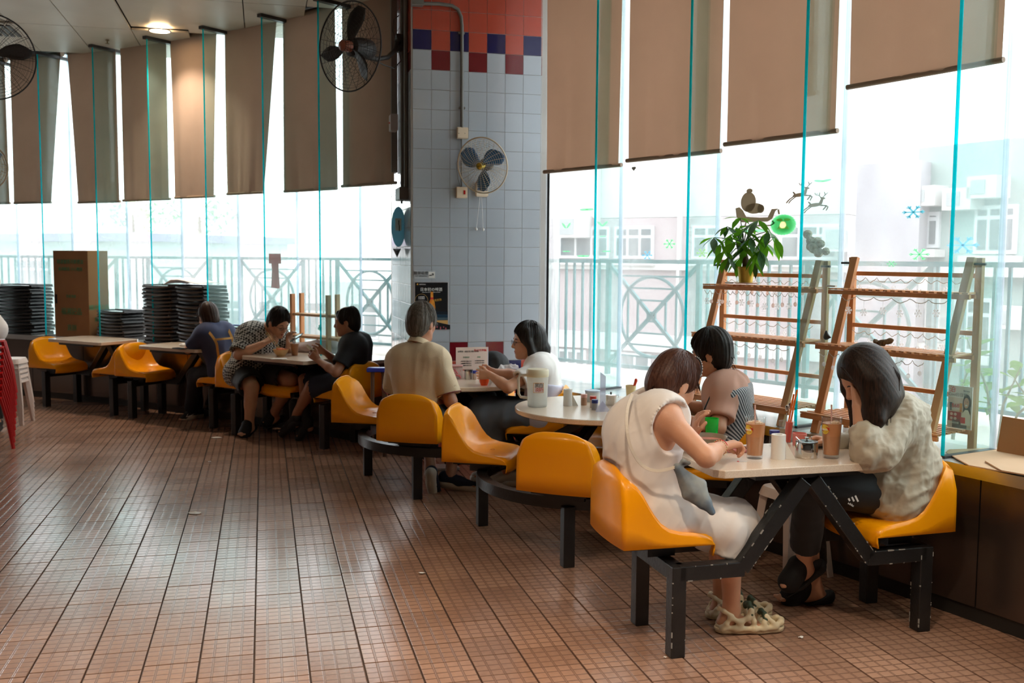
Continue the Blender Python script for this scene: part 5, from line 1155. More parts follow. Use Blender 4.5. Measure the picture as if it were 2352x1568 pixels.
# ---------------------------------------------------------------- 9 person at the left edge
x0, y0 = A(-44, 790, 8.9)[:2]
J = dict(HL=np.array([x0+.09, y0+.02, .93]), HR=np.array([x0-.09, y0-.02, .93]), waist=np.array([x0-.02, y0, 1.08]), chest=np.array([x0-.06, y0, 1.34]), SL=np.array([x0+.09, y0+.03, 1.37]), SR=np.array([x0-.23, y0-.03, 1.37]), neck=np.array([x0-.07, y0, 1.43]), hb=np.array([x0-.08, y0, 1.48]), head=np.array([x0-.10, y0, 1.58]),
         EL=np.array([x0+.08, y0-.05, 1.10]), WL=np.array([x0-.02, y0-.2, .98]), ER=np.array([x0-.26, y0-.05, 1.10]), WR=np.array([x0-.2, y0-.25, 1.0]), KL=np.array([x0+.10, y0, .50]), KR=np.array([x0-.08, y0-.02, .50]), AL=np.array([x0+.10, y0+.03, .09]), AR=np.array([x0-.08, y0, .09]), TL=np.array([x0+.12, y0-.10, .035]), TR=np.array([x0-.08, y0-.13, .035]))
w, R, c = person('person in white and black standing cut off at the left edge', J, (-.3, -.95, -.2), h=.012, fine=.008, hands=(('L', (-.4, -.8, -.3), (-1, 0, 0), .5, .5),))
F = torso_cloth(J, 1.02, .016); add_sleeve(F, J, 'L', .65, .062, .006); add_sleeve(F, J, 'R', .65, .062, .006); end_sleeve(F, J, 'L', .65, .05); end_sleeve(F, J, 'R', .65, .05)
garment('tee_shirt', F, mat('white_blouse', srgb(238, 232, 228), .75), w, .012, folds(.004, 8, 91))
F = legs_cloth(J, 1, .92, .014); garment('trousers', F, M_pants, w, .012); F = Field(); hair_cap(F, c, R, 1., 'short', 1.04); hair('hair', F, M_hblack, w, c, R, 27, .009, .003)
for q in 'LR': shoe(J, q, w, mat('black_shoe', (.015, .015, .016), .6), M_pants, h=.011)
# ================================================================ OUTSIDE
o = arc_solid(RG+.1, 19.2, TERR-.12, TERR, 8, 80, 40).build('terrace_paving', mat('terrace_tile', srgb(196, 186, 178), .8, noise=(14, .6, srgb(166, 158, 152)), bump=(30, .3)), smooth=30); tag(o, kind='structure')
m = MB(); m.box((-10, 40, -3.3), (160, 140, .2)); tag(m.build('street_ground', mat('pale_concrete', srgb(190, 186, 180), .9)), kind='structure')
def TF(a, r, z=0.):
    """local frame on the arc: x along the wall to the right in view, y outward, z up"""
    t = math.radians(a); out = np.array([math.cos(t), math.sin(t), 0]); tan = np.array([math.sin(t), -math.cos(t), 0]); return P(a, r, z), tan, out
RR = 18.6; ZT, ZBm = 1.585, .615
def tp(fr, x, z, y=0.): p, tan, out = fr; return p+tan*x+out*y+ZUP*z
def ornament(w, ac):
    fr = TF(ac, RR, 0); m = MB(); zc = (ZT+ZBm)/2-.02; hw = .52
    def bar(x0, z0, x1, z1, t=.016): m.bar(tp(fr, x0, z0), tp(fr, x1, z1), t, t, tuple(fr[2]))
    for s in (-1, 1): bar(s*hw, ZT-.02, -s*hw, ZBm+.0, .030)
    for d in (.04, .15, .26, .37):
        for s in (-1, 1):
            k = min(d*1.07, .5)
            bar(-k, zc+s*d, k, zc+s*d)
            if d < .37: bar(s*k, zc-d, s*k, zc+d)
    m.tube([tp(fr, .365*math.cos(t), zc+.365*math.sin(t)) for t in np.linspace(0, 2*math.pi, 41)[:-1]], .016, 6, closed=True)
    m.build('ornament', M_teal, w)
    for s in (-1, 1): MB().bar(tp(fr, s*hw, ZBm-.1), tp(fr, s*hw, ZT), .04, .04, tuple(fr[2])).build('post', M_teal, w)
def railing(a0, a1, centres, label, step=.32):
    w = tag(empty('terrace_railing', P((a0+a1)/2, RR, TERR)), label, 'railing')
    arc_solid(RR-.02, RR+.02, ZT-.02, ZT+.015, a0, a1, 24).build('top_rail', M_teal, w, smooth=30); arc_solid(RR-.015, RR+.015, ZBm-.02, ZBm+.01, a0, a1, 24).build('bottom_rail', M_teal, w, smooth=30)
    for c in centres: ornament(w, c)
    a = a0+.2; me = None
    while a < a1:
        if all(abs(a-c) > 1.68 for c in centres):
            p = P(a, RR)
            if me is None: o = MB().box((0, 0, (ZT+ZBm)/2), (.02, .02, ZT-ZBm)).build('baluster', M_teal, w); me = o.data; o.matrix_parent_inverse = pm(w).inverted(); o.location = p; o.rotation_euler.z = math.radians(a)
            else: o = linked('baluster', me, w, p, math.radians(a)); o.matrix_parent_inverse = pm(w).inverted()
        a += step
railing(22, 47.5, [36.75, 43.3, 30.2], 'teal metal terrace railing with circle-and-cross panels outside the right windows')
railing(49, 76, [55.2, 60.1, 65.0, 69.9], 'teal metal terrace railing with circle panels outside the left windows', .36)
M_pink = mat('pink_render', (.36, .30, .31), .9, noise=(.6, .3, (.33, .27, .28))); M_wh = mat('white_render', (.55, .54, .53), .9); M_frame = mat('window_frame_white', (.62, .64, .66), .5)
M_wpane = mat('dark_window_pane', (.07, .09, .10), .2, noise=(1.2, .6, (.22, .24, .24), (3, 3, .3))); M_green = mat('pale_green_render', (.26, .35, .33), .9, noise=(.8, .4, (.32, .38, .36)))
M_grime = mat('weathered_render', (.42, .40, .43), .9, noise=(1.1, .8, (.22, .20, .23), (1, 1, .35)))
class Facade:
    def __init__(s, name, p0, p1, z0, z1, depth, m, label):
        s.p0 = V3((*p0, 0)); s.p1 = V3((*p1, 0)); s.L = np.linalg.norm(s.p1-s.p0); s.t = (s.p1-s.p0)/s.L; s.n = np.array([s.t[1], -s.t[0], 0]); s.n = -s.n if s.n@(EYEP*[1, 1, 0]-s.p0) < 0 else s.n
        s.w = tag(empty(name, s.p0), label, 'building'); s.box('wall', 0, s.L, z0, z1, -depth, 0, m)
    def box(s, nm, x0, x1, z0, z1, y0, y1, m, parent=None, **k):
        c = s.p0+s.t*(x0+x1)/2+s.n*(y0+y1)/2+ZUP*(z0+z1)/2; return MB().box(c, (x1-x0, abs(y1-y0), z1-z0), R=np.array([s.t, s.n, [0, 0, 1]]).T, **k).build(nm, m, parent or s.w)
    def window(s, x0, x1, z0, z1, cols=3, transom=.3, m=None):
        f = s.box('window', x0, x1, z0, z1, .0, .04, M_frame); n = cols; g = .05; zt = z1-(z1-z0)*transom
        for k in range(n):
            a = x0+g+(x1-x0-g)*k/n; b = x0+(x1-x0-g)*(k+1)/n
            s.box('pane', a, b, z0+g, zt-g/2, .041, .05, m or M_wpane, f); s.box('pane', a, b, zt+g/2, z1-g, .041, .05, m or M_wpane, f)
        s.box('window_ledge', x0-.08, x1+.08, z0-.12, z0-.02, 0, .22, M_wh)
    def aircon(s, x, z, w=.75, h=.5):
        o = s.box('air_conditioner', x, x+w*.8, z, z+h*.8, 0, .28, M_wh); s.box('grille', x+.06, x+w*.5, z+.05, z+h*.8-.05, .281, .29, mat('aircon_grille', (.3, .32, .33), .6), o)
def XY(px, Y): p = A(px, 600, Y); return (p[0], p[1])
fb = Facade('apartment_building', XY(1180, 19.5), XY(1945, 16.2), -3, 2.35, 5, M_pink, 'pale pink apartment block with white window bands beyond the right railing')
def fx(px): # position along the facade where the ray at px meets it
    d = ray(px, 600)[:2]; a = np.array([[d[0], -fb.t[0]], [d[1], -fb.t[1]]]); q = np.linalg.solve(a, (fb.p0-EYEP)[:2]); return q[1]
fb.box('upper_wall', 0, fb.L, 2.36, 9, -5, -.02, M_wh); fb.box('floor_band', 0, fb.L, 1.42, 1.56, 0, .12, M_wh); fb.box('floor_band', 0, fb.L, -.05, .25, 0, .14, M_wh)
for x0, x1 in ((1285, 1400), (1412, 1502), (1590, 1690), (1790, 1925)): fb.window(fx(x0), fx(x1), 1.62, 2.2, 3, .32)
for x0, x1 in ((1285, 1350), (1395, 1500), (1585, 1660)): fb.window(fx(x0), fx(x1), -1.2, -.1, 3, .3)
fb.aircon(fx(1290), 2.0, .8, .5); fb.aircon(fx(1925)-.2, 1.75, .8, .5)
fb.box('drain_pipe', fx(1372), fx(1378), -3, 9, 0, .12, M_wh); fb.box('drain_pipe', fx(1560), fx(1566), -3, 9, 0, .12, M_wh)
fc = Facade('tower_wall', XY(1962, 13.6), XY(2108, 13.0), -3, 2.9, 2, M_grime, 'weathered grey-white wall with cracks between the pink block and the right building')
fd = Facade('corner_building', XY(2100, 13.4), XY(2700, 10.6), -3, 3.1, 4, M_green, 'pale green building with air conditioners at the far right outside')
def fx2(px):
    d = ray(px, 600)[:2]; a = np.array([[d[0], -fd.t[0]], [d[1], -fd.t[1]]]); q = np.linalg.solve(a, (fd.p0-EYEP)[:2]); return q[1]
fd.window(fx2(2108), fx2(2158), 1.78, 2.25, 2, .2); fd.window(fx2(2238), fx2(2335), 1.70, 2.30, 3, .25); fd.window(fx2(2110), fx2(2165), .55, 1.2, 2, .3); fd.window(fx2(2200), fx2(2290), .45, 1.15, 3, .3); fd.box('floor_band', 0, fd.L, 1.42, 1.55, 0, .2, M_wh)
fd.aircon(fx2(2112), 2.32, .5, .32); fd.aircon(fx2(2190), 2.25, .5, .34); fd.aircon(fx2(2245), 2.38, .5, .34); fd.aircon(fx2(2110), 1.2, .45, .3); fd.aircon(fx2(2310), .8, .5, .34)
# far left: low buildings and treetops
fl = Facade('low_house', XY(-40, 30), XY(330, 27), -3, 2.0, 6, M_wh, 'low pale house with a dark eave beyond the far left windows'); fl.box('eave', -.3, fl.L+.3, 2.0, 2.22, -6, .5, mat('mauve_roof', (.30, .24, .34), .8))
fl.window(1.5, 3, .5, 1.5, 3, .3); fl.window(4, 5.2, .5, 1.5, 2, .3)
fm = Facade('long_house', XY(340, 27), XY(1000, 24), -3, 1.0, 6, M_wh, 'long low building behind the left railing'); 
for k in range(6): fm.window(.8+1.35*k, 1.6+1.35*k, -.4, .5, 2, .3)
M_leaf = cloth_through('leaf_green', srgb(70, 116, 34), srgb(112, 176, 40), .42); M_leafd = mat('leaf_dark', srgb(52, 96, 52), .5, noise=(6, .7, srgb(80, 128, 70)))
def leafy(name, c, r, n, m, label, size=.14, seed=0, trunk=True, cat='tree', zb=-3):
    rn = random.Random(seed); w = tag(empty(name, (c[0], c[1], zb)), label, cat); b = MB()
    for _ in range(n):
        d = np.array([rn.gauss(0, 1) for _ in range(3)]); d /= np.linalg.norm(d); p = V3(c)+d*V3(r)*rn.uniform(.35, 1)*(1+.2*math.sin(d[0]*5+seed)); a = rn.uniform(0, 6.28); tl = rn.uniform(-.9, .9)
        x = np.array([math.cos(a)*math.cos(tl), math.sin(a)*math.cos(tl), math.sin(tl)]); _, s, u = frame(x); L = size*rn.uniform(.6, 1.3); b.add([p-x*L*.5, p+s*L*.22+u*.01, p+x*L*.5, p-s*L*.22], [(0, 1, 2, 3)])
    tag(b.build('foliage', m, w), kind='stuff')
    if trunk: MB().tube([(c[0], c[1], zb), (c[0]+.05, c[1], c[2]*.6+zb*.4), (c[0], c[1], c[2])], [.12*r[0], .09*r[0], .03*r[0]], 8).build('trunk', mat('bark', (.12, .08, .05), .9), w, smooth=60)
M_pale = mat('glare_paled_foliage', srgb(176, 196, 160), .8)  # leaf colour paled to stand in for the overexposed distance
leafy('tree', A(305, 492, 40), (1.5, 1.5, .9), 500, M_pale, 'small round tree crown far off, left of the two seen under the lamp-lit blind', .3, 1); leafy('tree', A(458, 497, 40), (1.9, 1.9, 1.0), 600, M_pale, 'wider tree crown far off, to the right of the small round one', .3, 2)
leafy('shrub', P(28.6, 17.75, .93), (.35, .35, .36), 900, M_leafd, 'small-leaved green shrub outside the right edge window, above the cardboard', .06, 3, cat='plant', zb=TERR)
def stemplant(a, r, h, n, label, seed, m=M_leaf, L=.16, lean=0.):
    rn = random.Random(seed); b0 = P(a, r, TERR); w = tag(empty('leafy_plant', b0), label, 'plant'); st = MB()
    for k in range(n):
        an = rn.uniform(0, 6.28); sp = rn.uniform(.06, .3); tip = b0+np.array([math.cos(an)*sp+lean, math.sin(an)*sp, h*rn.uniform(.6, 1)]); mid = between(b0, tip, .5)+np.array([-.04*math.cos(an), 0, .05]); st.tube([b0, mid, tip], [.009, .007, .003], 5)
        for j in range(7):
            q = between(mid, tip, j/6.); a2 = rn.uniform(0, 6.28); d = np.array([math.cos(a2), math.sin(a2), rn.uniform(-.1, .5)]); d /= np.linalg.norm(d); _, s, u = frame(d); l = L*rn.uniform(.7, 1.2); o = leafobj(w, m, q, d, s, u, l, .36)
    st.build('stem', mat('green_stem', srgb(96, 110, 60), .7), w, smooth=60)
def leaf_mesh(m):
    k = 'leafmesh_'+m.name
    if k in MATS: return MATS[k]
    g = []
    for t, wd in ((0, .02), (.12, .25), (.3, .8), (.5, 1), (.72, .72), (.9, .26), (1, .01)):
        g.append([(t, -wd*.5, .05*t-.22*t*t+.03*wd), (t, 0, .05*t-.22*t*t), (t, wd*.5, .05*t-.22*t*t+.03*wd)])
    o = MB().grid(np.array(g)).build('x', m, smooth=80); me = o.data; bpy.data.objects.remove(o); MATS[k] = me; return me
def leafobj(w, m, p, d, s, u, L, wd):
    o = bpy.data.objects.new('leaf', leaf_mesh(m)); COL.objects.link(o); o.parent = w; M = Matrix(((d[0]*L, s[0]*L*wd, u[0]*L, p[0]), (d[1]*L, s[1]*L*wd, u[1]*L, p[1]), (d[2]*L, s[2]*L*wd, u[2]*L, p[2]), (0, 0, 0, 1))); o.matrix_local = pm(w).inverted() @ M; return o
stemplant(31.4, 17.5, .75, 5, 'bright leafy plant outside, low behind the right ladder rack', 11, M_leaf, .17); stemplant(29.9, 17.3, .6, 5, 'broad-leaved plant outside behind the small standing advert', 12, M_leaf, .26); stemplant(28.9, 17.9, 1.45, 4, 'tall dark-leaved plant outside by the right edge window', 13, M_leafd, .2)
stemplant(32.5, 17.6, .65, 3, 'small leafy plant outside just right of the long-haired woman', 14, M_leaf, .13)
# palm-like fronds at the right edge
w = tag(empty('fern_fronds', P(27.6, 18.0, TERR)), 'drooping narrow fern fronds outside at the right edge', 'plant'); fr = MB(); rn = random.Random(5)
for k in range(34):
    b0 = P(27.4+rn.uniform(-.3, .3), 17.9, 1.40+rn.uniform(-.1, .1)); e = P(27.9+rn.uniform(0, 1.7), 17.5, .85+rn.uniform(-.1, .35)); m1 = between(b0, e, .45)+ZUP*.12; q = [b0, m1, between(m1, e, .6)+ZUP*.02, e]
    fr.tube(q, [.004, .005, .004, .001], 4)
tag(fr.build('fronds', mat('pale_frond', srgb(150, 176, 140), .6), w), kind='stuff'); MB().tube([P(27.4, 17.9, TERR), P(27.4, 17.9, 1.42)], .012, 6).build('stem', mat('green_stem', (.1, .15, .05), .7), w)
# ================================================================ LADDER RACKS ON THE SILL
def rack(aL, aR, label, mm, mm2, z0=SILL, zt=1.62, shelves=((1.45, .15), (1.16, .24), (.80, .34)), rb=16.76, rf=16.46, ns=19, over=.05):
    w = tag(empty('ladder_rack', P((aL+aR)/2, (rb+rf)/2, z0)), label, 'shelf rack')
    def rfront(z): return rf+(rb-.02-rf)*(z-z0)/(zt-z0)
    for a, m in ((aL, mm), (aR, mm2)):
        tn = TF(a, 1)[1]
        MB().bar(P(a, rb, z0), P(a, rb, zt), .024, .036, tuple(tn)).build('rear_upright', m, w, bevel=.002)
        MB().bar(P(a, rf, z0)-tn*.0+tn*(.03 if a == aL else -.03), P(a, rfront(zt), zt)+tn*(.03 if a == aL else -.03), .024, .042, tuple(tn)).build('slanted_leg', m, w, bevel=.002)
        MB().tube([P(a, rb-.03, zt-.03)-tn*.05, P(a, rb-.03, zt-.03)+tn*.05], .006, 8).build('bolt', M_thin, w)
    for z in (zt-.085, 1.26, .955):
        MB().bar(P(aL, rb, z), P(aR, rb, z), .016, .022).build('rear_rail', M_wood, w, bevel=.002)
    for z, dp in shelves:
        f = rfront(z)-.07 if z > .9 else rf-.03
        s = MB(); s.bar(P(aL+.16, f+.012, z-.014), P(aR-.16, f+.012, z-.014), .016, .022); sh = s.build('shelf', M_wood, w, bevel=.002)
        MB().bar(P(aL, rb-.02, z-.014), P(aR, rb-.02, z-.014), .016, .02).build('bearer', M_wood, sh)
        pL, pR, qL, qR = P(aL+.18, f-.005, z), P(aR-.18, f-.005, z), P(aL, rb-.015, z), P(aR, rb-.015, z)
        if dp < .3:
            for k in range(ns): t = (k+.5)/ns; MB().bar(between(pL, pR, t)+ZUP*.003, between(qL, qR, t)+ZUP*.003, .026, .008).build('slat', M_wood, sh)
        else:
            for k in range(7): t = (k+.5)/7; MB().bar(between(pL, qL, t)+ZUP*.003, between(pR, qR, t)+ZUP*.003, .026, .008).build('slat', M_wood, sh)
    return w
rack(32.75, 30.22, 'right pine ladder rack on the sill, with a small advert on its lowest shelf', M_wood, M_woodgrey)
rack(35.95, 33.35, 'left ladder rack of pine slats on the sill, with the pot plant on top', M_wood, M_woodgrey, zt=1.60)
# fairy lights
def film(n, c, t, tr=.0):
    m = cloth_through(n, c, c, t); o = [q for q in m.node_tree.nodes if q.type == 'OUTPUT_MATERIAL'][0]; a = o.inputs[0].links[0].from_socket
    if tr: x = nd(m, 'ShaderNodeMixShader'); x.inputs[0].default_value = tr; tb = nd(m, 'ShaderNodeBsdfTransparent'); m.node_tree.links.new(a, x.inputs[1]); m.node_tree.links.new(tb.outputs[0], x.inputs[2]); m.node_tree.links.new(x.outputs[0], o.inputs[0])
    return m
M_bulb = film('frosted_bulb', (.95, .78, .72), .7, .25); M_ice = film('clear_ornament', (.97, .97, .98), .7, .5)
M_wire = mat('clear_wire', (.75, .72, .66), .4); 
def fairy(a0, a1, z, r, n, kind, label, seed):
    rn = random.Random(seed); w = tag(empty('string_lights', P((a0+a1)/2, r, z)), label, 'string lights', 'string lights on the ladder racks'); wp = []; cnt = n*2
    for k in range(cnt*3+1): t = k/(cnt*3); wp.append(P(a0+(a1-a0)*t, r-.012, z-.012-.02*abs(math.sin(t*cnt*1.57))+rn.uniform(-.004, .004)))
    MB().tube(wp, .0018, 4).build('wire', M_wire, w)
    for k in range(n):
        t = (k+.5)/n+rn.uniform(-.02, .02); p = P(a0+(a1-a0)*t, r-.014, z-.03); L = rn.uniform(.025, .05); b = MB(); b.tube([p, p-ZUP*L], .0012, 4); q = p-ZUP*(L+.012)
        tn = TF(a0, 1)[1]
        if kind == 'bulb' or (kind == 'mix' and k % 2): b.sph(q, (.010, .010, .013), 10); b.build('bulb', M_bulb if kind == 'mix' else M_ice, w, smooth=60)
        else:
            for j in range(3): an = math.pi*j/3+rn.random()*.3; v = tn*math.cos(an)+ZUP*math.sin(an); b.bar(q-v*.020, q+v*.020, .004, .004); 
            for j in range(6): an = math.pi*j/3; v = tn*math.cos(an)+ZUP*math.sin(an); b.sph(q+v*.016, .005, 6)
            b.build('snowflake', M_ice, w)
fairy(32.6, 30.4, 1.525, 16.73, 9, 'flake', 'snowflake string lights on the top rail of the right rack', 1); fairy(32.6, 30.4, 1.43, 16.62, 6, 'flake', 'snowflake string lights under the top shelf of the right rack', 2)
fairy(32.6, 30.4, 1.25, 16.73, 9, 'flake', 'snowflake string lights on the middle rail of the right rack', 3); fairy(32.8, 30.6, 1.135, 16.54, 10, 'bulb', 'clear bulb string lights under the middle shelf of the right rack', 4)
fairy(35.8, 33.5, 1.50, 16.73, 11, 'mix', 'pinkish bulb string lights on the top rail of the left rack', 5); fairy(36.0, 33.5, 1.43, 16.62, 16, 'mix', 'pinkish bulb string lights under the top shelf of the left rack', 6)
fairy(35.8, 33.5, 1.25, 16.73, 8, 'flake', 'snowflake string lights on the middle rail of the left rack', 7); fairy(36.0, 33.5, 1.135, 16.54, 9, 'bulb', 'clear bulb string lights under the middle shelf of the left rack', 8)
# pot plant
pc = circ_p = None
def onarc(px, py, r):
    d = ray(px, py); o = EYEP[:2]-CC; a = d[:2]@d[:2]; b = 2*o@d[:2]; c = o@o-r*r; return EYEP+d*((-b+math.sqrt(b*b-4*a*c))/2/a)
pp = onarc(1713, 646, 16.66); pp[2] = 1.463
w = tag(empty('pot_plant', pp), 'money tree with glossy hand-shaped leaves in a brass-coloured pot on the rack', 'plant')
M_gold = mat('brass_pot', srgb(206, 176, 78), .3, metal=.7)
MB().lathe([(.038, .0), (.050, .085), (.053, .087), (.053, .095), (.048, .095), (.046, .08), (.001, .078)], pp+(0, 0, .006), 28).build('pot', M_gold, w, smooth=40); MB().lathe([(.001, 0), (.06, 0), (.072, .006), (.068, .008), (.001, .004)], pp, 28).build('saucer', mat('pink_saucer', srgb(214, 180, 166), .5), w, smooth=40)
MB().tube([pp+(0, 0, .07), pp+(-.004, 0, .14), pp+(-.016, 0, .19), pp+(-.026, 0, .25)], [.024, .019, .015, .010], 10).build('trunk', mat('bark', (.12, .08, .05), .9), w, smooth=60)
tnr = TF(34.8, 1)[1]; ou = TF(34.8, 1)[2]; rn = random.Random(9)
def whorl(px, py, dr, n, L, spread=1., tilt=-.4, m=M_leaf):
    p = onarc(px, py, 16.66+dr); t0 = pp+(-.018, 0, .19+.06*rn.random()); mid = between(t0, p, .5)+ZUP*.03; MB().tube([t0, mid, p], [.004, .0032, .002], 6).build('stalk', M_leafd, w, smooth=60)
    a0 = rn.uniform(0, 6.28)
    for k in range(n):
        a = a0+2*math.pi*k/n; d = tnr*math.cos(a)+ou*math.sin(a)*.7+ZUP*(tilt+rn.uniform(-.35, .25)); d /= np.linalg.norm(d); _, s, u = frame(d); leafobj(w, m if rn.random() < .65 else M_leafd, p, d, s, u, L*1.25*rn.uniform(.75, 1.1), .34)
for a in ((1670, 520, 0, 5, .10), (1640, 545, -.03, 6, .10), (1700, 500, .02, 5, .09, 1, -.1), (1742, 505, -.04, 6, .11), (1765, 530, 0, 5, .12, 1, -.8), (1690, 555, -.08, 6, .12), (1725, 545, -.07, 6, .12, 1, -.6), (1672, 590, -.04, 5, .10, 1, -.9), (1712, 570, -.06, 6, .11), (1745, 575, -.03, 6, .11, 1, -.9), (1705, 530, -.06, 5, .12, 1, 0), (1730, 600, -.02, 4, .09, 1, -1.), (1655, 560, 0, 5, .11, 1, -.8), (1780, 545, -.02, 3, .11, 1, -.8), (1690, 522, .05, 5, .1), (1680, 540, .03, 5, .11, 1, -.5), (1755, 555, .05, 5, .12, 1, -.7), (1720, 520, .04, 6, .11, 1, -.2), (1700, 590, .02, 5, .10, 1, -.9), (1665, 575, -.06, 4, .10, 1, -.7)): whorl(*a)
# rattan balls
w = tag(empty('rattan_balls', onarc(1872, 560, 16.76)), 'cluster of beige rattan balls hanging by the glass over the left rack', 'decoration')
for k, (x, y, r) in enumerate(((1855, 538, .024), (1862, 553, .024), (1877, 555, .026), (1870, 570, .03), (1880, 580, .026), (1897, 577, .021), (1862, 566, .024), (1885, 560, .022))):
    c = onarc(x, y, 16.74+.01*(k % 3)); b = MB(); b.sph(c, r*.93, 12)
    for j in range(9):
        d = np.array([rn.gauss(0, 1) for _ in range(3)]); d, s, u = frame(d); b.tube([c+r*(s*math.cos(t)+u*math.sin(t)) for t in np.linspace(0, 2*math.pi, 15)[:-1]], .0016, 4, closed=True)
    b.build('ball', mat('rattan', srgb(168, 152, 128), .8, noise=(60, .8, srgb(210, 200, 180))), w, smooth=50)
# driftwood piece, white pens, small dark ornament
w = tag(empty('dried_leaf', onarc(2030, 781, 16.62)), 'curled dried brown leaf on the middle shelf of the right rack', 'dried leaf'); c = onarc(2030, 781, 16.62); c[2] = 1.172; b = Field()
b.chain([c+tnr*-.04+(0, 0, .014), c+(0, 0, .012), c+tnr*.035+(0, 0, .03)], [.012, .006, .012], .01); b.cap(c+tnr*-.01+(0, 0, .018), c+tnr*.05+(0, 0, .036), .014, .004, .01); b.cap(c+tnr*-.05+(0, 0, .022), c+tnr*-.055+(0, 0, .03), .006, .004); garment('curled_blade', b, mat('dried_brown', srgb(86, 66, 48), .8, noise=(40, .8, srgb(150, 132, 104))), w, .004, folds(.003, 60, 5))
for (x, y, r_, lb, z) in ((1675, 647, 16.62, 'small white battery box lying left of the pot plant', 1.463), (1910, 661, 16.62, 'small white battery box on the top shelf of the right rack', 1.463)):
    c = onarc(x, y, r_); c[2] = z; o = MB().box(c+(0, 0, .004), (.055, .014, .009), R=np.array([tnr, ou, ZUP]).T).build('battery_box', M_white); tag(o, lb, 'battery box')
c = onarc(1898, 765, 16.70); c[2] = 1.172; F = Field(); F.cap(c+(0, 0, .012), c+(0, 0, .045), .014, .007); F.cap(c+(0, 0, .02), c+tnr*.03+(0, 0, .014), .010, .004); tag(garment('figurine', F, M_black_pl, None, .004), 'small dark figurine at the right end of the left rack', 'ornament')
# ---- glass decorations: flat stickers on the inner face of the glazing
def sticker(name, polys, cx, cy, wpx, m, label, cat='window sticker', group=None, r=RG-.004, ys=1.):
    c = onarc(cx, cy, r); a = math.degrees(math.atan2(*(c[:2]-CC)[::-1])); fr = TF(a, 1); s = wpx/FPX*np.linalg.norm(c-EYEP)/abs(fr[1]@_r)
    sz = ys*wpx/FPX*np.linalg.norm(c-EYEP); b = MB()
    for q in polys:
        n = len(q); v = []
        for k in (0, .0015): v += [c+fr[1]*(x*s)+ZUP*(y*sz)-fr[2]*k for x, y in q]
        b.add(v, [tuple(range(n)), tuple(reversed(range(n, 2*n)))]+[(i, (i+1) % n, n+(i+1) % n, n+i) for i in range(n)])
    o = b.build(name, m); tag(o, label, cat, group); return o
M_taupe = film('taupe_sticker', srgb(182, 166, 146), .42, .04); M_mint = film('mint_sticker', srgb(168, 240, 196), .75, .3); M_skyb = film('light_blue_sticker', srgb(160, 222, 244), .75, .35)
def blob(cx, cy, rx, ry, n=16, rot=0, wob=0): return [(cx+(rx*(1+wob*(i % 2)))*math.cos(t)*math.cos(rot)-ry*math.sin(t)*math.sin(rot)*(1+wob*(i % 2)), cy+rx*(1+wob*(i % 2))*math.cos(t)*math.sin(rot)+ry*(1+wob*(i % 2))*math.sin(t)*math.cos(rot)) for i, t in enumerate(np.linspace(0, 2*math.pi, n+1)[:-1])]
def stroke(pts, w):
    out = []
    for (x0, y0), (x1, y1) in zip(pts[:-1], pts[1:]):
        L = math.hypot(x1-x0, y1-y0)+1e-6; nx, ny = -(y1-y0)/L*w, (x1-x0)/L*w; out.append([(x0+nx, y0+ny), (x1+nx, y1+ny), (x1-nx, y1-ny), (x0-nx, y0-ny)])
    return out
deer = [blob(-.03, -.05, .22, .09, 16, .15), [(.10, .02), (.16, .22), (.24, .20), (.20, -.04)], blob(.22, .25, .09, .045, 12, -.3), [(-.2, -.02), (-.26, .10), (-.22, .12), (-.15, .02)]]+stroke([(-.18, -.08), (-.36, -.24), (-.46, -.40)], .022)+stroke([(-.14, -.12), (-.30, -.28), (-.38, -.42)], .018)+stroke([(.14, -.10), (.36, -.10), (.24, -.30)], .022)+stroke([(.18, -.06), (.40, -.16), (.34, -.34)], .018)+stroke([(.17, .28), (.10, .38), (.12, .52)], .012)+stroke([(.10, .38), (-.02, .42), (-.04, .52)], .010)+stroke([(.22, .29), (.30, .40), (.26, .54)], .012)+stroke([(.30, .40), (.38, .50)], .010)+stroke([(.02, .42), (.04, .50)], .009)
sticker('reindeer_sticker', deer, 1838, 445, 46, M_taupe, 'taupe leaping reindeer sticker, upper left of the pair', group='reindeer stickers'); sticker('reindeer_sticker', deer, 1874, 468, 46, M_taupe, 'taupe leaping reindeer sticker, lower right of the pair', group='reindeer stickers')
sleigh = [[(-.45, .05), (-.36, .08), (-.28, -.02), (-.20, -.22), (.10, -.26), (.28, -.26), (.36, -.02), (.50, -.02), (.44, -.08), (.38, -.30), (.28, -.38), (-.30, -.38), (-.42, -.22)], blob(-.16, .22, .17, .30, 18), blob(-.02, .02, .20, .16, 14), blob(-.14, .55, .07, .07, 10), blob(.12, .0, .08, .13, 10)]+stroke([(-.34, -.50), (.34, -.50), (.42, -.44), (.38, -.36)], .016)+stroke([(-.2, -.38), (-.22, -.5)], .014)+stroke([(.1, -.38), (.1, -.5)], .014)+stroke([(.50, -.04), (.52, -.18)], .018)
sticker('sleigh_sticker', sleigh, 1735, 480, 74, M_taupe, 'taupe sleigh sticker piled with a big sack, above the pot plant')
wr = []
for k in range(26): t = 2*math.pi*k/26; wr.append(blob(.30*math.cos(t), .36*math.sin(t), .20, .16, 7, t))
o = sticker('wreath_sticker', wr, 1799, 516, 42, M_mint, 'pale green wreath sticker with a yellow bell, right of the sleigh sticker'); b_ = sticker('bell', [[(-.08, .18), (.08, .18), (.18, -.14), (.24, -.22), (-.24, -.22), (-.18, -.14)], blob(-.14, .26, .12, .07), blob(.14, .26, .12, .07)], 1799, 516, 42, film('cream_sticker', srgb(246, 242, 180), .75, .3), None, None, r=RG-.007)
b_.parent = o
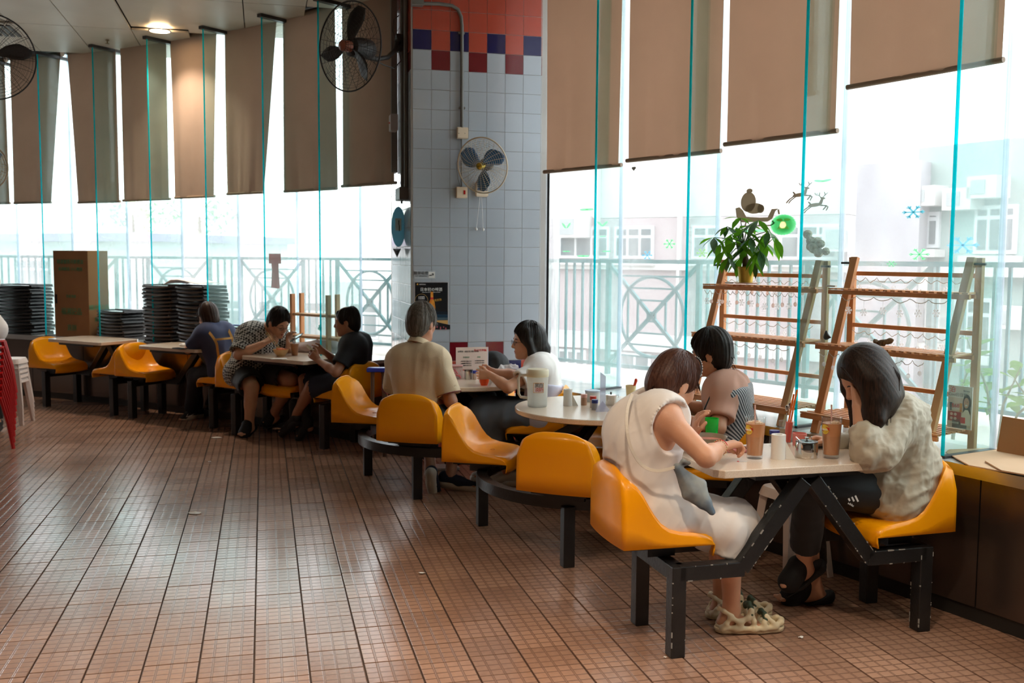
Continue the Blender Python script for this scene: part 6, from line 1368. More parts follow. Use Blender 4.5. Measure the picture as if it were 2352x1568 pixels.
def flake(n=6): 
    q = []
    for k in range(n): t = math.pi*2*k/n; q += stroke([(0, 0), (.48*math.cos(t), .48*math.sin(t))], .035); c_ = (.3*math.cos(t), .3*math.sin(t)); q += stroke([c_, (c_[0]+.16*math.cos(t+.7), c_[1]+.16*math.sin(t+.7))], .025)+stroke([c_, (c_[0]+.16*math.cos(t-.7), c_[1]+.16*math.sin(t-.7))], .025)
    return q
for (x, y, s, m, lb) in ((2098, 487, 30, film('teal_sticker', srgb(130, 210, 222), .75, .2), 'teal snowflake sticker above the right rack'), (2112, 584, 28, M_mint, 'mint snowflake sticker just above the right rack top rail'), (2212, 563, 40, M_skyb, 'pale blue snowflake sticker seen through the nearest glass fin'), (2048, 606, 14, M_mint, 'tiny cream snowflake sticker over the right rack'), (1538, 560, 24, M_mint, 'mint snowflake sticker left of the pot plant'), (1487, 586, 22, M_skyb, 'pale blue snowflake sticker over the railing circle'), (1613, 581, 22, film('lime_sticker', srgb(210, 236, 160), .75, .3), 'pale lime snowflake sticker by the second glass fin')):
    sticker('snowflake_sticker', flake(), x, y, s, m, lb)
for k, (x, y, s, rot) in enumerate(((1348, 481, 30, 0), (1301, 520, 24, 1.0), (1384, 516, 26, .8), (1340, 588, 26, 0), (1385, 543, 14, 0), (1301, 577, 16, 0), (1393, 577, 18, 0), (1735, 530, 34, 0), (1890, 415, 26, .2))):
    sticker('leaf_sticker', [blob(-.2, .08*(rot > .5), .3, .09, 12, -rot), blob(.2, .08*(rot > .5), .3, .09, 12, rot)], x, y, s, M_mint, ['mint holly sticker under the blind right of the pillar', 'mint v-shaped sticker near the pillar', 'mint v-shaped sticker right of the first glass fin', 'mint bar-shaped sticker just above the railing near the pillar', 'tiny mint sticker right of the first glass fin', 'tiny mint sticker low beside the air conditioner', 'short mint sticker low right of the first glass fin', 'mint garland sticker under the sleigh sticker', 'mint garland sticker above the reindeer'][k])
sticker('heart_sticker', [blob(-.15, .2, .22, .25, 12), blob(.15, .2, .22, .25, 12), [(-.34, .15), (.34, .15), (0, -.4)]], 1456, 388, 11, M_grey, 'small dark heart-shaped sticker under the second blind')
# ================================================================ THINGS ON THE PILLAR
def pf(px, py, off=0.):
    """point on the pillar's front face seen at px, py"""
    d = ray(px, py); n = GN; return EYEP+d*((pil0+ZUP-EYEP)@n-off)/(d@n)
RP = np.array([GE, GN, ZUP]).T
def pbox(m, px0, py0, px1, py1, th, off=0., **k):
    a, b = pf(px0, py1), pf(px1, py0); c = (a+b)/2-GN*(off+th/2); m.box(c, (abs((b-a)@GE), th, abs(b[2]-a[2])), R=RP, **k); return c
def pM(px, py, off): return plane_M(pf(px, py, off), GE, ZUP)
M_cream = mat('cream_switch_plate', srgb(228, 208, 180), .4); M_wtext = mat('white_ink', (.85, .83, .8), .6); M_ktext = mat('dark_ink', (.03, .035, .04), .6); M_rtext = mat('red_ink', (.65, .02, .02), .6); M_gtext = mat('green_ink', srgb(60, 130, 90), .7)
for x0, y0, x1, y1, lb, red in ((1048, 294, 1073, 319, 'cream switch box above the small wall fan', 0), (1046, 430, 1071, 455, 'cream switch box with a red light, below left of the small wall fan', 1)):
    w = tag(empty('switch_box', pf((x0+x1)/2, (y0+y1)/2)), lb, 'switch box'); m = MB(); pbox(m, x0, y0, x1, y1, .035, .009, ch=.004); m.build('back_box', M_cream, w)
    m = MB(); pbox(m, x0+1, y0+1, x1-1, y1-1, .008, .044, ch=.002); m.build('cover_plate', M_cream, w)
    if red: m = MB(); pbox(m, 1062, 438, 1066, 447, .004, .052); m.build('neon_switch', mat('red_neon', (.5, .01, .01), .3), w)
    else: m = MB(); m.sph(pf(1054, 306, .052), .003, 8); m.sph(pf(1068, 306, .052), .003, 8); m.build('screws', M_thin, w)
def conduit(pts, r, label, clips=(), m=M_grey):
    w = tag(empty('conduit', pts[0]), label, 'pipe'); MB().tube(pts, r, 10).build('pipe', m, w, smooth=60)
    for c in clips: MB().box(c, (.05, .02, .02), R=RP, ch=.003).build('saddle_clip', m, w)
    return w
cv = [pf(968, 8, .03), pf(1010, 9, .03), pf(1038, 13, .03), pf(1052, 22, .03), pf(1059, 38, .03), pf(1061, 60, .03), pf(1061, 294, .03)]
conduit(cv, .014, 'grey steel conduit bending down the pillar front to the upper switch box', [pf(1060, 76, .02), pf(1061, 248, .02)])
conduit([pf(1060, 319, .022), pf(1060, 430, .022)], .006, 'short thin pipe between the two switch boxes')
w = tag(empty('junction_box', pf(955, 5)), 'grey metal junction box at the top left of the pillar', 'junction box'); m = MB(); pbox(m, 943, -14, 970, 16, .07, .01, ch=.004); m.build('box', M_grey, w); m = MB(); pbox(m, 941, -16, 972, -10, .08, .008); m.build('lid', M_grey, w)
# pipes down the left flank
def fl_(px, py, g): """left flank at depth g behind the front edge"""; p = pil0+GN*g-GE*.03; d = ray(px, py); return np.array([p[0], p[1], A(px, py, p[1])[2]])
conduit([fl_(925, -20, .35), fl_(925, 440, .35)], .018, 'thick dark conduit down the left flank of the pillar, nearer one', (), mat('dark_conduit', srgb(92, 92, 88), .5)); conduit([fl_(938, -20, .16), fl_(938, 440, .16)], .016, 'dark conduit down the left flank of the pillar, at its front edge', (), MATS['dark_conduit'])
_t = fl_(912, 200, .80); o = MB().box((_t[0]-GE[0]*.02, _t[1], 3.08), (.05, .16, 1.5), R=RP).build('trunking', mat('grey_trunking', srgb(120, 116, 112), .5)); tag(o, 'grey vertical cable trunking between the blind and the pillar flank', 'cable trunking')
p = fl_(930, 446, .27); w = tag(empty('junction_box', p), 'dark grey junction box at the foot of the flank conduits', 'junction box'); MB().box(p-GE*.02, (.07, .26, .10), R=RP, ch=.005).build('box', mat('dark_grey_box', srgb(84, 80, 76), .5), w); MB().tube([p-GE*.02-ZUP*.05, p-GE*.02-ZUP*.075], .008, 6).build('gland', M_thin, w)
p = fl_(918, 283, .55)-GE*.02; w = tag(empty('controller', p), 'small pale control box beside the blind left of the pillar', 'control box'); MB().box(p-GE*.03, (.06, .12, .14), R=RP, ch=.006).build('case', mat('pale_lilac_plastic', srgb(176, 168, 170), .5), w); MB().sph(p-GE*.062, .008, 8).build('indicator', mat('red_led', (.6, .05, .03), .3), w)
p = fl_(922, 521, .40)-GE*.03; w = tag(empty('surfboard_sign', p), 'small blue surfboard-shaped sign hanging on the flank of the pillar', 'sign'); q = blob(0, 0, .058, .165, 24); rr_ = np.array([GE*.55-GN*.84, GE*.84+GN*.55, ZUP]).T
m = MB(); rr_ = np.array([[math.cos(.1), math.sin(.1), 0], [0, 0, 1], [math.sin(.1), -math.cos(.1), 0]]).T; m.prism(q, 0, .012, R=rr_, c=p); m.build('board', film('board_blue', srgb(150, 205, 222), .5), w)
m = MB(); m.box(p+rr_@np.array([0, .02, .016]), (.05, .006, .10)); m.build('label_panel', film('board_pale', srgb(214, 226, 222), .4), w); m = MB()
for (x, y, l) in ((.004, .035, .04), (.008, -.01, .05)): m.box(p+rr_@np.array([x, y, .02]), (.006, .008, l))
m.build('dark_strokes', M_ktext, w)
p = fl_(912, 579, .5)-GE*.03; w = tag(empty('hanging_ornament', p), 'small dark triangular pendant below the surfboard sign', 'ornament'); m = MB(); m.add([p+(-.035, 0, .03), p+(.035, 0, .03), p+(0, .01, -.045), p+(0, -.03, .01)], [(0, 1, 3), (1, 2, 3), (2, 0, 3), (0, 2, 1)]); m.build('pendant', M_fit, w); MB().tube([p+(0, 0, .02), p+(0, 0, .10)], .0015, 4).build('cord', M_fit, w)
# small suction hooks under the fan
for k, (x, y) in enumerate(((1094, 526), (1110, 527))):
    w = tag(empty('pull_cord', pf(x, y)), ['left white pull-cord knob hanging under the small wall fan', 'right white pull-cord knob hanging under the small wall fan'][k], 'pull cord'); MB().sph(pf(x, y, .03), (.011, .011, .013), 10).build('knob', M_white, w, smooth=60); MB().tube([pf(x, y, .03), pf(1103+k*3, 448, .04)], .0016, 4).build('cord', M_white, w)
# no smoking sign
w = tag(empty('no_smoking_sign', pf(975, 631)), 'clear no-smoking sign with dark lettering on the pillar above the black poster', 'sign'); m = MB(); pbox(m, 951, 621, 1000, 640, .003, .008); m.build('plate', mat('clear_grey_plate', srgb(176, 182, 186), .3), w)
text('嚴禁吸煙', 'lettering', M_ktext, .029, pM(967, 627.5, .013), w); text('NO SMOKING', 'lettering', M_ktext, .0155, pM(967.5, 634, .013), w); m = MB(); pbox(m, 984, 624, 998, 638, .002, .0115); m.build('pictogram_plate', M_white, w)
m = MB(); a = pf(991, 631, .015)
for q in stroke([(-.018, -.004), (.004, -.004)], .003)+stroke([(.008, -.004), (.012, .004), (.004, .010)], .002)+stroke([(.014, -.004), (.018, .006), (.010, .013)], .002): m.prism(q, 0, .001, R=np.array([GE, ZUP, -GN]).T, c=a)
m.build('pictogram', M_ktext, w)
# beer poster
w = tag(empty('poster', pf(990, 702)), 'black beer poster with an amber bottle and white characters on the pillar', 'poster'); m = MB(); pbox(m, 951, 647, 1030, 758, .002, .008); m.build('paper_border', mat('poster_border', srgb(176, 170, 170), .4), w)
m = MB(); pbox(m, 953, 648.5, 1028, 757, .0015, .010); mp_ = mat('poster_print', (.006, .007, .010), .25); m.build('print', mp_, w)
def pband(px0, py0, px1, py1, nm, mm, off=.0118): m = MB(); pbox(m, px0, py0, px1, py1, .0006, off); return m.build(nm, mm, w)
for k, (y0, y1, cc) in enumerate(((715, 722, (8, 26, 40)), (722, 729, (20, 52, 74)), (729, 735, (70, 90, 100)), (735, 745, (206, 160, 96)))): pband(953, y0, 1028, y1, 'horizon_glow', mat('poster_band_%d' % k, srgb(*cc), .3), .0116+.0002*k)
m = MB(); 
c0 = pf(953, 757, .0128); q = [(0, 0), (.285, 0), (.285, .035), (.20, .055), (.10, .075), (0, .085)]; m.prism(q, 0, .0004, R=np.array([GE, ZUP, -GN]).T, c=c0); m.build('dark_hill', mp_, w)
m = MB(); 
for x, y, h_ in ((1002, 748, 4), (1010, 750, 6), (1017, 749, 3), (1022, 752, 4)): pbox(m, x, y, x+2.5, y+h_, .0005, .0136)
m.build('city_lights', mat('poster_pink', srgb(190, 80, 96), .4), w)
text('日本初の啤酒', 'lettering', M_wtext, .030, pM(990.5, 665, .013), w); text('DISCOVER THE FIRST BEER OF JAPAN', 'lettering', M_wtext, .0088, pM(990.5, 671, .013), w); text('SAPPORO', 'lettering', M_wtext, .012, pM(970.5, 653, .013), w); text('★', 'star', mat('gold_ink', srgb(226, 168, 70), .4), .022, pM(959, 653, .013), w)
text('限定裝', 'lettering', MATS['gold_ink'], .020, plane_M(pf(1006, 689, .013), GE+ZUP*.14, ZUP), w); m = MB(); cc_ = pf(968, 690, .013); m.tube([cc_+GE*.052*math.cos(t)+ZUP*.052*math.sin(t) for t in np.linspace(0, 2*math.pi, 33)[:-1]], .0008, 4, closed=True); m.build('gold_circle', MATS['gold_ink'], w); text('全新登場\n日本風味', 'lettering', M_wtext, .013, pM(968, 684, .013), w)
m = MB(); c_ = pf(992, 700, .0135); q = [(-.024, -.10), (.024, -.10), (.028, -.02), (.022, .02), (.011, .05), (.010, .105), (-.010, .105), (-.011, .05), (-.022, .02), (-.028, -.02)]; m.prism(q, 0, .0008, R=np.array([GE, ZUP, -GN]).T, c=c_); m.build('bottle_print', mat('amber_ink', srgb(196, 96, 26), .3, noise=(30, .8, srgb(240, 170, 60))), w)
m = MB(); m.prism([(-.020, -.07), (.020, -.07), (.020, -.02), (-.020, -.02)], .0008, .0012, R=np.array([GE, ZUP, -GN]).T, c=c_); m.prism([(-.011, .045), (.011, .045), (.011, .06), (-.011, .06)], .0008, .0012, R=np.array([GE, ZUP, -GN]).T, c=c_); m.build('bottle_label', M_rtext, w)
# ================================================================ FANS
def fan(c, ax, rad, label, mg, mb_, mh, depth=.10, spin=.3, rings=11, spokes=20, hub=.12, wire=.0014, mesh=False, rim=.006, bw=1.4):
    c = V3(c); ax = V3(ax)/np.linalg.norm(ax); d, s, u = frame(ax); w = tag(empty('wall_fan', c), label, 'fan')
    def pt(r, a, x): return c+ax*x+r*(math.cos(a)*s+math.sin(a)*u)
    m = MB(); prof = lambda t, sg: sg*depth*.5*(1-t**2.6)
    for k in range(1, rings+1):
        t = k/rings; 
        for sg in (1, -1): m.tube([pt(rad*t, a, prof(t, sg)) for a in np.linspace(0, 2*math.pi, 33)[:-1]], wire, 4, closed=True)
    for k in range(spokes):
        a = 2*math.pi*k/spokes
        for sg in (1, -1): m.tube([pt(rad*t, a+(.25*t if sg > 0 else 0), prof(t, sg)) for t in np.linspace(hub, 1, 6)], wire*1.3, 4)
    m.build('guard', mg, w); MB().tube([pt(rad, a, 0) for a in np.linspace(0, 2*math.pi, 49)[:-1]], rim, 8, closed=True).build('rim', mg, w, smooth=60)
    for k in range(3):
        a0 = spin+2*math.pi*k/3; g = []
        for r_ in np.linspace(.10, .93, 9):
            row = []; wd = .55*math.sin(min(1, (r_-.02)/.75)*math.pi*.62)**.8*(1-.75*max(0, r_-.75)/.2)*.62
            for v in (-1, -.5, 0, .5, 1): row.append(pt(rad*r_, a0+v*wd*bw/(r_+.35)*.62+.35*(r_-.5), -.018*v-.005))
            g.append(row)
        o = MB().grid(np.array(g)).build('blade', mb_, w, smooth=80); o.modifiers.new('s', 'SOLIDIFY').thickness = .003
    R = np.array([s, u, ax]).T; MB().lathe([(.001, depth*.55), (rad*.10, depth*.52), (rad*.13, depth*.44), (rad*.13, 0)], c, 20, R=R).build('hub_badge', mh, w, smooth=50)
    return w, d, s, u
M_fblk = mat('fan_black', (.018, .016, .015), .5); M_blueb = mat('blue_blade', srgb(44, 100, 148), .35, trans=.0); M_cguard = mat('cream_guard', srgb(214, 198, 170), .4)
fc_ = A(803, 107, 7.55); ax = (-.60, -.80, -.05)
w, d, s, u = fan(fc_, ax, .325, 'large black wall fan on an arm left of the tiled pillar', M_fblk, M_fblk, mat('copper_badge', srgb(150, 84, 62), .4), depth=.16, spin=1.9, rings=14, spokes=22, wire=.0012)
Rm = np.array([s, u, d]).T; MB().lathe([(.001, -.24), (.05, -.235), (.075, -.20), (.08, -.10), (.07, -.02), (.03, 0)], fc_, 20, R=Rm).build('motor', M_fblk, w, smooth=50)
e = fl_(922, 100, .35)-GE*.03; MB().tube([fc_-d*.15-u*.05, A(865, 136, 7.75), A(890, 132, 7.9), A(908, 115, 8.0), A(914, 92, 8.05), e], [.022, .02, .018, .018, .018, .02], 10).build('arm', M_fblk, w, smooth=60); MB().box(e, (.05, .08, .14), R=RP, ch=.006).build('bracket', M_fblk, w)
MB().tube([fc_-d*.18-u*.05, A(884, 150, 7.8), A(905, 157, 7.9), A(921, 140, 8.0), e-ZUP*.05], .005, 6).build('cable', M_fblk, w, smooth=60); MB().tube([e+ZUP*.05, A(908, 95, 8.0), A(903, 70, 8.0), A(905, 45, 8.0), e+ZUP*.22], .004, 6).build('cable', M_fblk, w, smooth=60)
sc = pf(1108, 380, .22); w, d, s, u = fan(sc, (-.42, -.88, -.20), .215, 'small wall fan with blue blades and a gold badge on the pillar', M_cguard, M_blueb, mat('gold_badge', (.55, .38, .05), .25, metal=.9), depth=.12, spin=.5, rings=14, spokes=26, wire=.0009, rim=.006, bw=2.4)
Rm = np.array([s, u, d]).T; MB().lathe([(.001, -.14), (.035, -.135), (.05, -.10), (.05, -.04), (.03, 0)], sc, 20, R=Rm).build('motor', MATS['fan_black'], w, smooth=50)
m = MB(); pbox(m, 1091, 418, 1118, 452, .05, .009, ch=.008); m.build('wall_base', M_cream, w); m = MB(); pbox(m, 1093, 419, 1116, 438, .004, .059); m.build('base_panel', mat('blue_panel', srgb(60, 96, 134), .4), w); MB().tube([pf(1105, 425, .05), pf(1106, 405, .12), sc-d*.10], .014, 8).build('neck', M_cream, w, smooth=60); m = MB(); m.lathe([(.001, 0), (.014, 0), (.014, .01), (.001, .012)], pf(1105, 428, .063), 14, R=np.array([GE, ZUP, -GN]).T); m.build('speed_dial', M_white, w)
MB().tube([pf(1062, 440, .03), pf(1052, 410, .06), pf(1048, 375, .06), pf(1060, 350, .08), sc-d*.1], .003, 5).build('cable', M_grey, w, smooth=60)
pole = np.array([*A(-95, 300, 8.2)[:2], 0]); o = MB().box(pole+(0, 0, CEIL/2), (.12, .12, CEIL)).build('pole', M_grey); tag(o, 'square grey steel column left of the frame carrying two fans', 'column')
fl2 = A(-22, 130, 7.9); w, d, s, u = fan(fl2, (.55, -.80, -.15), .325, 'large black fan cut off by the top left edge', M_fblk, M_fblk, MATS['copper_badge'], depth=.16, spin=.7, rings=14, spokes=22, wire=.0012); MB().tube([fl2, fl2-d*.2, pole+ZUP*(fl2[2])], .03, 10).build('arm', M_fblk, w, smooth=60)
fl3 = A(-47, 382, 7.9); w, d, s, u = fan(fl3, (.35, -.93, -.1), .20, 'small cream-rimmed fan almost wholly outside the left edge', M_cguard, M_blueb, MATS['gold_badge'], depth=.12, rings=10, spokes=18); MB().tube([fl3, fl3-d*.12, pole+ZUP*fl3[2]], .02, 10).build('arm', M_cream, w, smooth=60)
# ================================================================ THINGS ON THE LEFT SILL
def tall_box():
    C0 = onarc(204, 700, 16.47); l_ = A(125, 700, 11.12); r_ = A(263, 700, 11.02); z0, z1 = SILL, 1.655
    L, Rr = l_-C0, r_-C0; L[2] = 0; Rr[2] = 0; Rr = Rr-L*(Rr@L)/(L@L)*.6; C0 = np.array([*C0[:2], 0]); w = tag(empty('cardboard_box', C0), 'tall brown cardboard box with green printed characters on the left sill', 'box')
    p = [C0, C0+L, C0+L+Rr, C0+Rr]; b = MB(); b.add([q+ZUP*z0 for q in p]+[q+ZUP*z1 for q in p], [(0, 1, 2, 3), (4, 5, 6, 7), (0, 1, 5, 4), (1, 2, 6, 5), (2, 3, 7, 6), (3, 0, 4, 7)]); b.build('carton', mat('box_brown', srgb(150, 104, 66), .85, noise=(5, .3, srgb(132, 90, 56))), w, bevel=.004)
    def on(side, u, z): v = L if side == 0 else Rr; o = C0+v*u; n = np.cross(v, ZUP); n /= np.linalg.norm(n); n = n if n@(EYEP-o) > 0 else -n; return plane_M(np.array([o[0], o[1], z])+n*.002, (-L if side == 0 else Rr), ZUP)
    g = M_gtext
    for side, items in ((0, (('精選優質月餅禮盒', .052, 1.53), ('香港製造 小心輕放', .046, 1.45), ('貨號 數量', .036, 1.15), ('福湘記品', .082, .98), ('貢餅', .076, .80))), (1, (('福湘記品', .060, 1.03), ('貢餅', .056, .90)))):
        for t, sz, z in items: text(t, 'lettering', g, sz, on(side, .5, z), w)
    m = MB(); q = on(0, .93, 1.12); m.box((q[0][3], q[1][3], q[2][3]), (.02, .012, .10)); m.build('hand_hole', M_black, w)
tall_box()
def tray_mesh(wd, dp, m, th=.016, seed=0, wave=.012):
    b = MB(); n = 14; g = []
    outline = []
    for k in range(n+1): x = -wd/2+wd*k/n; outline.append((x, -dp/2-.03*math.sin(math.pi*k/n)))
    poly = outline+[(wd/2, dp/2-.04), (wd/2-.04, dp/2), (-wd/2+.04, dp/2), (-wd/2, dp/2-.04)]
    b.prism(poly, 0, th); lip = [(x, y, th/2-.010*math.sin(math.pi*min(1, max(0, (x+wd/2)/wd)))) for x, y in poly]; b.tube(lip, .010, 6, closed=True)
    for sx in (-1, 1): b.tube([(sx*wd*.46, -dp/2, th+.006), (sx*wd*.46, dp/2-.02, th+.006)], .007, 6)
    o = b.build('x', m, smooth=40); me = o.data; bpy.data.objects.remove(o)
    b = MB(); b.box((0, dp*.25, th+.008), (wd*.8, dp*.35, .012), ch=.003); o = b.build('x', m); m2 = o.data; bpy.data.objects.remove(o); return me, m2
M_dk = mat('black_tray', (.014, .014, .016), .35); M_dbr = mat('dusty_dark_plastic', srgb(62, 54, 52), .5)
def stack(px, w_px, zbot, n, step, mats, label, group, wd, dp, jit=.012, rot=0., r=16.62, lean=0.):
    base = onarc(px, 760, r); a = math.degrees(math.atan2(*(base[:2]-CC)[::-1])); fr = TF(a, r); rz = math.atan2(fr[1][1], fr[1][0]); rn = random.Random(int(px)); meshes = {m: tray_mesh(wd, dp, m) for m in set(mats)}
    for k in range(n):
        z = zbot+step*k; w = tag(empty('folding_chair', (base[0]+rn.uniform(-jit, jit)+lean*k, base[1]+rn.uniform(-jit, jit), z), rz+rot+rn.uniform(-.05, .05)), None, 'folding chair', group)
        nm = ['lowest', 'second lowest', 'third lowest', 'fourth lowest', 'fifth lowest', 'sixth lowest', 'seventh lowest', 'eighth lowest'][k] if k < n/2 else ['topmost', 'second from the top', 'third from the top', 'fourth from the top', 'fifth from the top', 'sixth from the top', 'seventh from the top', 'eighth from the top'][n-1-k]
        w['label'] = '%s, %s' % (label, nm); ms_ = meshes[mats[k % len(mats)] if len(mats) < n else mats[k]]; linked('seat_panel', ms_[0], w); linked('hinge_bar', ms_[1], w)
stack(60, 130, SILL+.002, 15, .0385, [M_dk], 'folded black chair in the stack at the left edge', 'folded chairs left of the box', .58, .34)
stack(283, 105, SILL+.002, 9, .036, [M_dbr]*5+[M_dk]*4, 'folded dark chair in the low stack right of the box', 'folded chairs in the low stack', .46, .32, rot=-.1)
stack(392, 90, SILL+.002, 16, .0385, [M_dbr], 'folded brown-grey chair in the left half of the tall stack', 'folded chairs in the tall stack, left half', .44, .33, jit=.01)
stack(470, 90, SILL+.002, 16, .0385, [M_dbr, M_dk], 'folded rounded chair in the right half of the tall stack', 'folded chairs in the tall stack, right half', .40, .34, jit=.012)
# bent sheet on the stack
c = onarc(445, 655, 16.6); z = SILL+16*.0385+.03; fr = TF(61, 1); g = [[c*[1, 1, 0]+ZUP*(z+.02*math.sin(i*.9)+.012*j*(1-j/4)+.03*(i < 1)*-1)+fr[1]*(-.26+.10*i)+fr[2]*(-.16+.08*j) for j in range(5)] for i in range(6)]
o = MB().grid(np.array(g)).build('cardboard_sheet', mat('pale_card', srgb(236, 216, 206), .8)); o.modifiers.new('s', 'SOLIDIFY').thickness = .004; tag(o, 'pale bent cardboard sheet lying on top of the tall chair stack', 'cardboard sheet')
# black chair with slots standing behind the man in the patterned shirt, and the bag
b0 = onarc(545, 790, 16.6); w = tag(empty('folding_chair', b0), 'black slotted chair back with a blue rim behind the patterned shirt', 'folding chair'); fr = TF(57.8, 1); m = MB(); zt = A(545, 748, b0[1])[2]
for k in range(4): m.box(b0*[1, 1, 0]+ZUP*(zt-.03-.055*k), (.28, .02, .030), R=np.array([fr[1], fr[2], ZUP]).T, ch=.004)
for sx in (-1, 1): m.bar(b0*[1, 1, 0]+fr[1]*.14*sx+ZUP*SILL, b0*[1, 1, 0]+fr[1]*.14*sx+ZUP*zt, .025, .02)
m.build('slatted_back', M_dk, w); MB().bar(b0*[1, 1, 0]-fr[1]*.14+ZUP*(zt+.005), b0*[1, 1, 0]+fr[1]*.14+ZUP*(zt+.005), .022, .012).build('blue_rim', mat('blue_plastic', srgb(40, 60, 170), .4), w)
rack(54.9, 52.6, 'small wooden rack on the left sill between the two far men', M_wood, M_woodgrey, zt=1.33, shelves=((1.10, .15), (.86, .24)), ns=14) if False else None
def small_rack():
    w = tag(empty('ladder_rack', P(54.3, 16.7, SILL)), 'small weathered wooden rack on the left sill between the two far men', 'shelf rack')
    for px, r_, m in ((672, 16.55, M_wood), (693, 16.74, M_wood), (754, 16.55, M_woodgrey), (775, 16.74, M_woodgrey)):
        p = onarc(px, 700, r_); p[2] = 0; MB().bar(p+ZUP*SILL, p+ZUP*1.26, .045, .025, tuple(TF(55, 1)[1])).build('upright', m, w)
    for z in (1.07, .865):
        a, b = onarc(662, 710, 16.55), onarc(775, 710, 16.55); a[2] = b[2] = z; c, d_ = onarc(683, 710, 16.74), onarc(785, 710, 16.74); c[2] = d_[2] = z; MB().bar(a, b, .02, .022).build('front_bar', M_woodgrey, w)
        for k in range(5): t = k/4; MB().bar(between(a, c, t), between(b, d_, t), .03, .008).build('slat', M_woodgrey, w)
small_rack()
c = onarc(725, 800, 16.56); F = Field(); F.ell(c*[1, 1, 0]+ZUP*(SILL+.07), (.20, .10, .065), None, .03); F.ell(c*[1, 1, 0]+ZUP*(SILL+.10)+(.12, 0, -.02), (.10, .08, .05), None, .03); F.ell(c*[1, 1, 0]+ZUP*(SILL+.06)+(-.16, 0, -.0), (.08, .07, .045), None, .03)
tag(garment('cloth_bag', F, mat('grey_white_bag', srgb(196, 186, 188), .7, noise=(4, .5, srgb(176, 150, 150))), None, .01, folds(.012, 9, 6)), 'crumpled pale bag on the sill behind the far men', 'bag')
# red paper cut decoration on the glass
dc = [[(-.5, .18), (.5, .18), (.46, .5), (-.5, .5)], [(-.30, .18), (.30, .18), (.28, -.02), (.36, -.55), (.30, -.62), (-.34, -.60), (-.26, -.05)]]
sticker('paper_decoration', dc, 632, 618, 33, film('faded_red_paper', srgb(206, 128, 128), .35, .05), 'faded red festive paper cut-out on the left window over the far men', 'decoration', r=16.78, ys=2.1)
sticker('gourd_decoration', [blob(0, .28, .28, .22), blob(0, -.18, .42, .34), blob(.05, .52, .08, .08)], 735, 752, 13, film('aqua_sticker', srgb(140, 210, 205), .4, .1), 'pale aqua gourd-shaped sticker between the far men', r=16.78)
# ================================================================ SILL, RIGHT SIDE
sh = MB(); c1 = [G(2172, 1040, SILL+.006), G(2225, 1070, SILL+.006), G(2290, 1082, SILL+.006), G(2360, 1092, SILL+.012), G(2420, 1050, SILL+.006), G(2300, 1030, SILL+.006), G(2180, 1034, SILL+.006)]
n = len(c1); sh.add([p for p in c1]+[p+ZUP*.005 for p in c1], [tuple(range(n)), tuple(range(n, 2*n))]+[(i, (i+1) % n, n+(i+1) % n, n+i) for i in range(n)]); tag(sh.build('cardboard_sheet', M_cardlight), 'pale flattened cardboard sheet lying on the right sill', 'cardboard sheet')
c2 = [G(2262, 1060, SILL+.014), G(2300, 1082, SILL+.014), G(2380, 1096, SILL+.014), G(2440, 1060, SILL+.014), G(2330, 1054, SILL+.014)]; n = 5; sh = MB(); sh.add([p for p in c2]+[p+ZUP*.005 for p in c2], [tuple(range(n)), tuple(range(n, 2*n))]+[(i, (i+1) % n, n+(i+1) % n, n+i) for i in range(n)]); tag(sh.build('cardboard_sheet', M_cardlight), 'smaller torn cardboard flap on top of the flat sheet on the right sill', 'cardboard sheet')
b0, b1 = G(2289, 1036, SILL+.01), G(2430, 1062, SILL+.01); up = ZUP*(.165); out_ = TF(28.5, 1)[2]*.03; sh = MB(); sh.add([b0, b1, b1+up*.98+out_, b0+up+out_, b0+out_*.2, b1+out_*.2, b1+up*.98+out_*1.2, b0+up+out_*1.2], [(0, 1, 2, 3), (4, 5, 6, 7), (0, 1, 5, 4), (1, 2, 6, 5), (2, 3, 7, 6), (3, 0, 4, 7)]); tag(sh.build('cardboard_flap', M_card), 'brown cardboard panel standing upright at the right edge of the sill', 'cardboard panel')
# standing advert on the lowest shelf
q0, q1 = A(2184, 972, 4.70), A(2228, 985, 4.62); q0[2] = q1[2] = .812; tl, tr = A(2193, 882, 4.74), A(2237, 888, 4.66); tz = (tl[2]+tr[2])/2; X = (q1-q0)/np.linalg.norm(q1-q0); Wd = np.linalg.norm(q1-q0)*1.25; Hh = tz-.812; nrm = np.cross(X, ZUP); nrm = nrm if nrm@(EYEP-q0) > 0 else -nrm
w = tag(empty('advert_stand', q0), 'small standing advert with a smiling woman and the price 68 on the right rack', 'advert'); cA = q0-X*Wd*.2+X*Wd/2+ZUP*Hh/2-nrm*.01
RA = np.array([X, ZUP, np.cross(X, ZUP)]).T
if RA[:, 2]@(EYEP-q0) < 0: RA = np.array([-X, ZUP, np.cross(-X, ZUP)]).T
def ap(x, y, wd, hh, m, nm, k=0): b = MB(); b.box(cA+RA@np.array([x*Wd, y*Hh, .003+.0006*k]), (wd*Wd, hh*Hh, .0006), R=RA); return b.build(nm, m, w)
MB().box(cA, (Wd, Hh, .005), R=RA).build('board', M_white, w); MB().box(cA-RA[:, 2]*.03, (Wd*.7, Hh*.9, .003), R=RA).build('easel_back', M_white, w)
ap(0, -.12, .96, .68, mat('advert_cream', srgb(214, 200, 188), .5), 'print', 0); ap(-.2, -.22, .55, .22, mat('advert_red', srgb(170, 30, 40), .4), 'red_block', 1); ap(.02, -.38, .6, .2, mat('advert_grey', srgb(90, 84, 84), .5), 'grey_block', 1)
def apoly(q, m, nm, k): b = MB(); b.prism([(x*Wd, y*Hh) for x, y in q], .003+.0006*k, .0036+.0006*k, R=RA, c=cA); return b.build(nm, m, w)
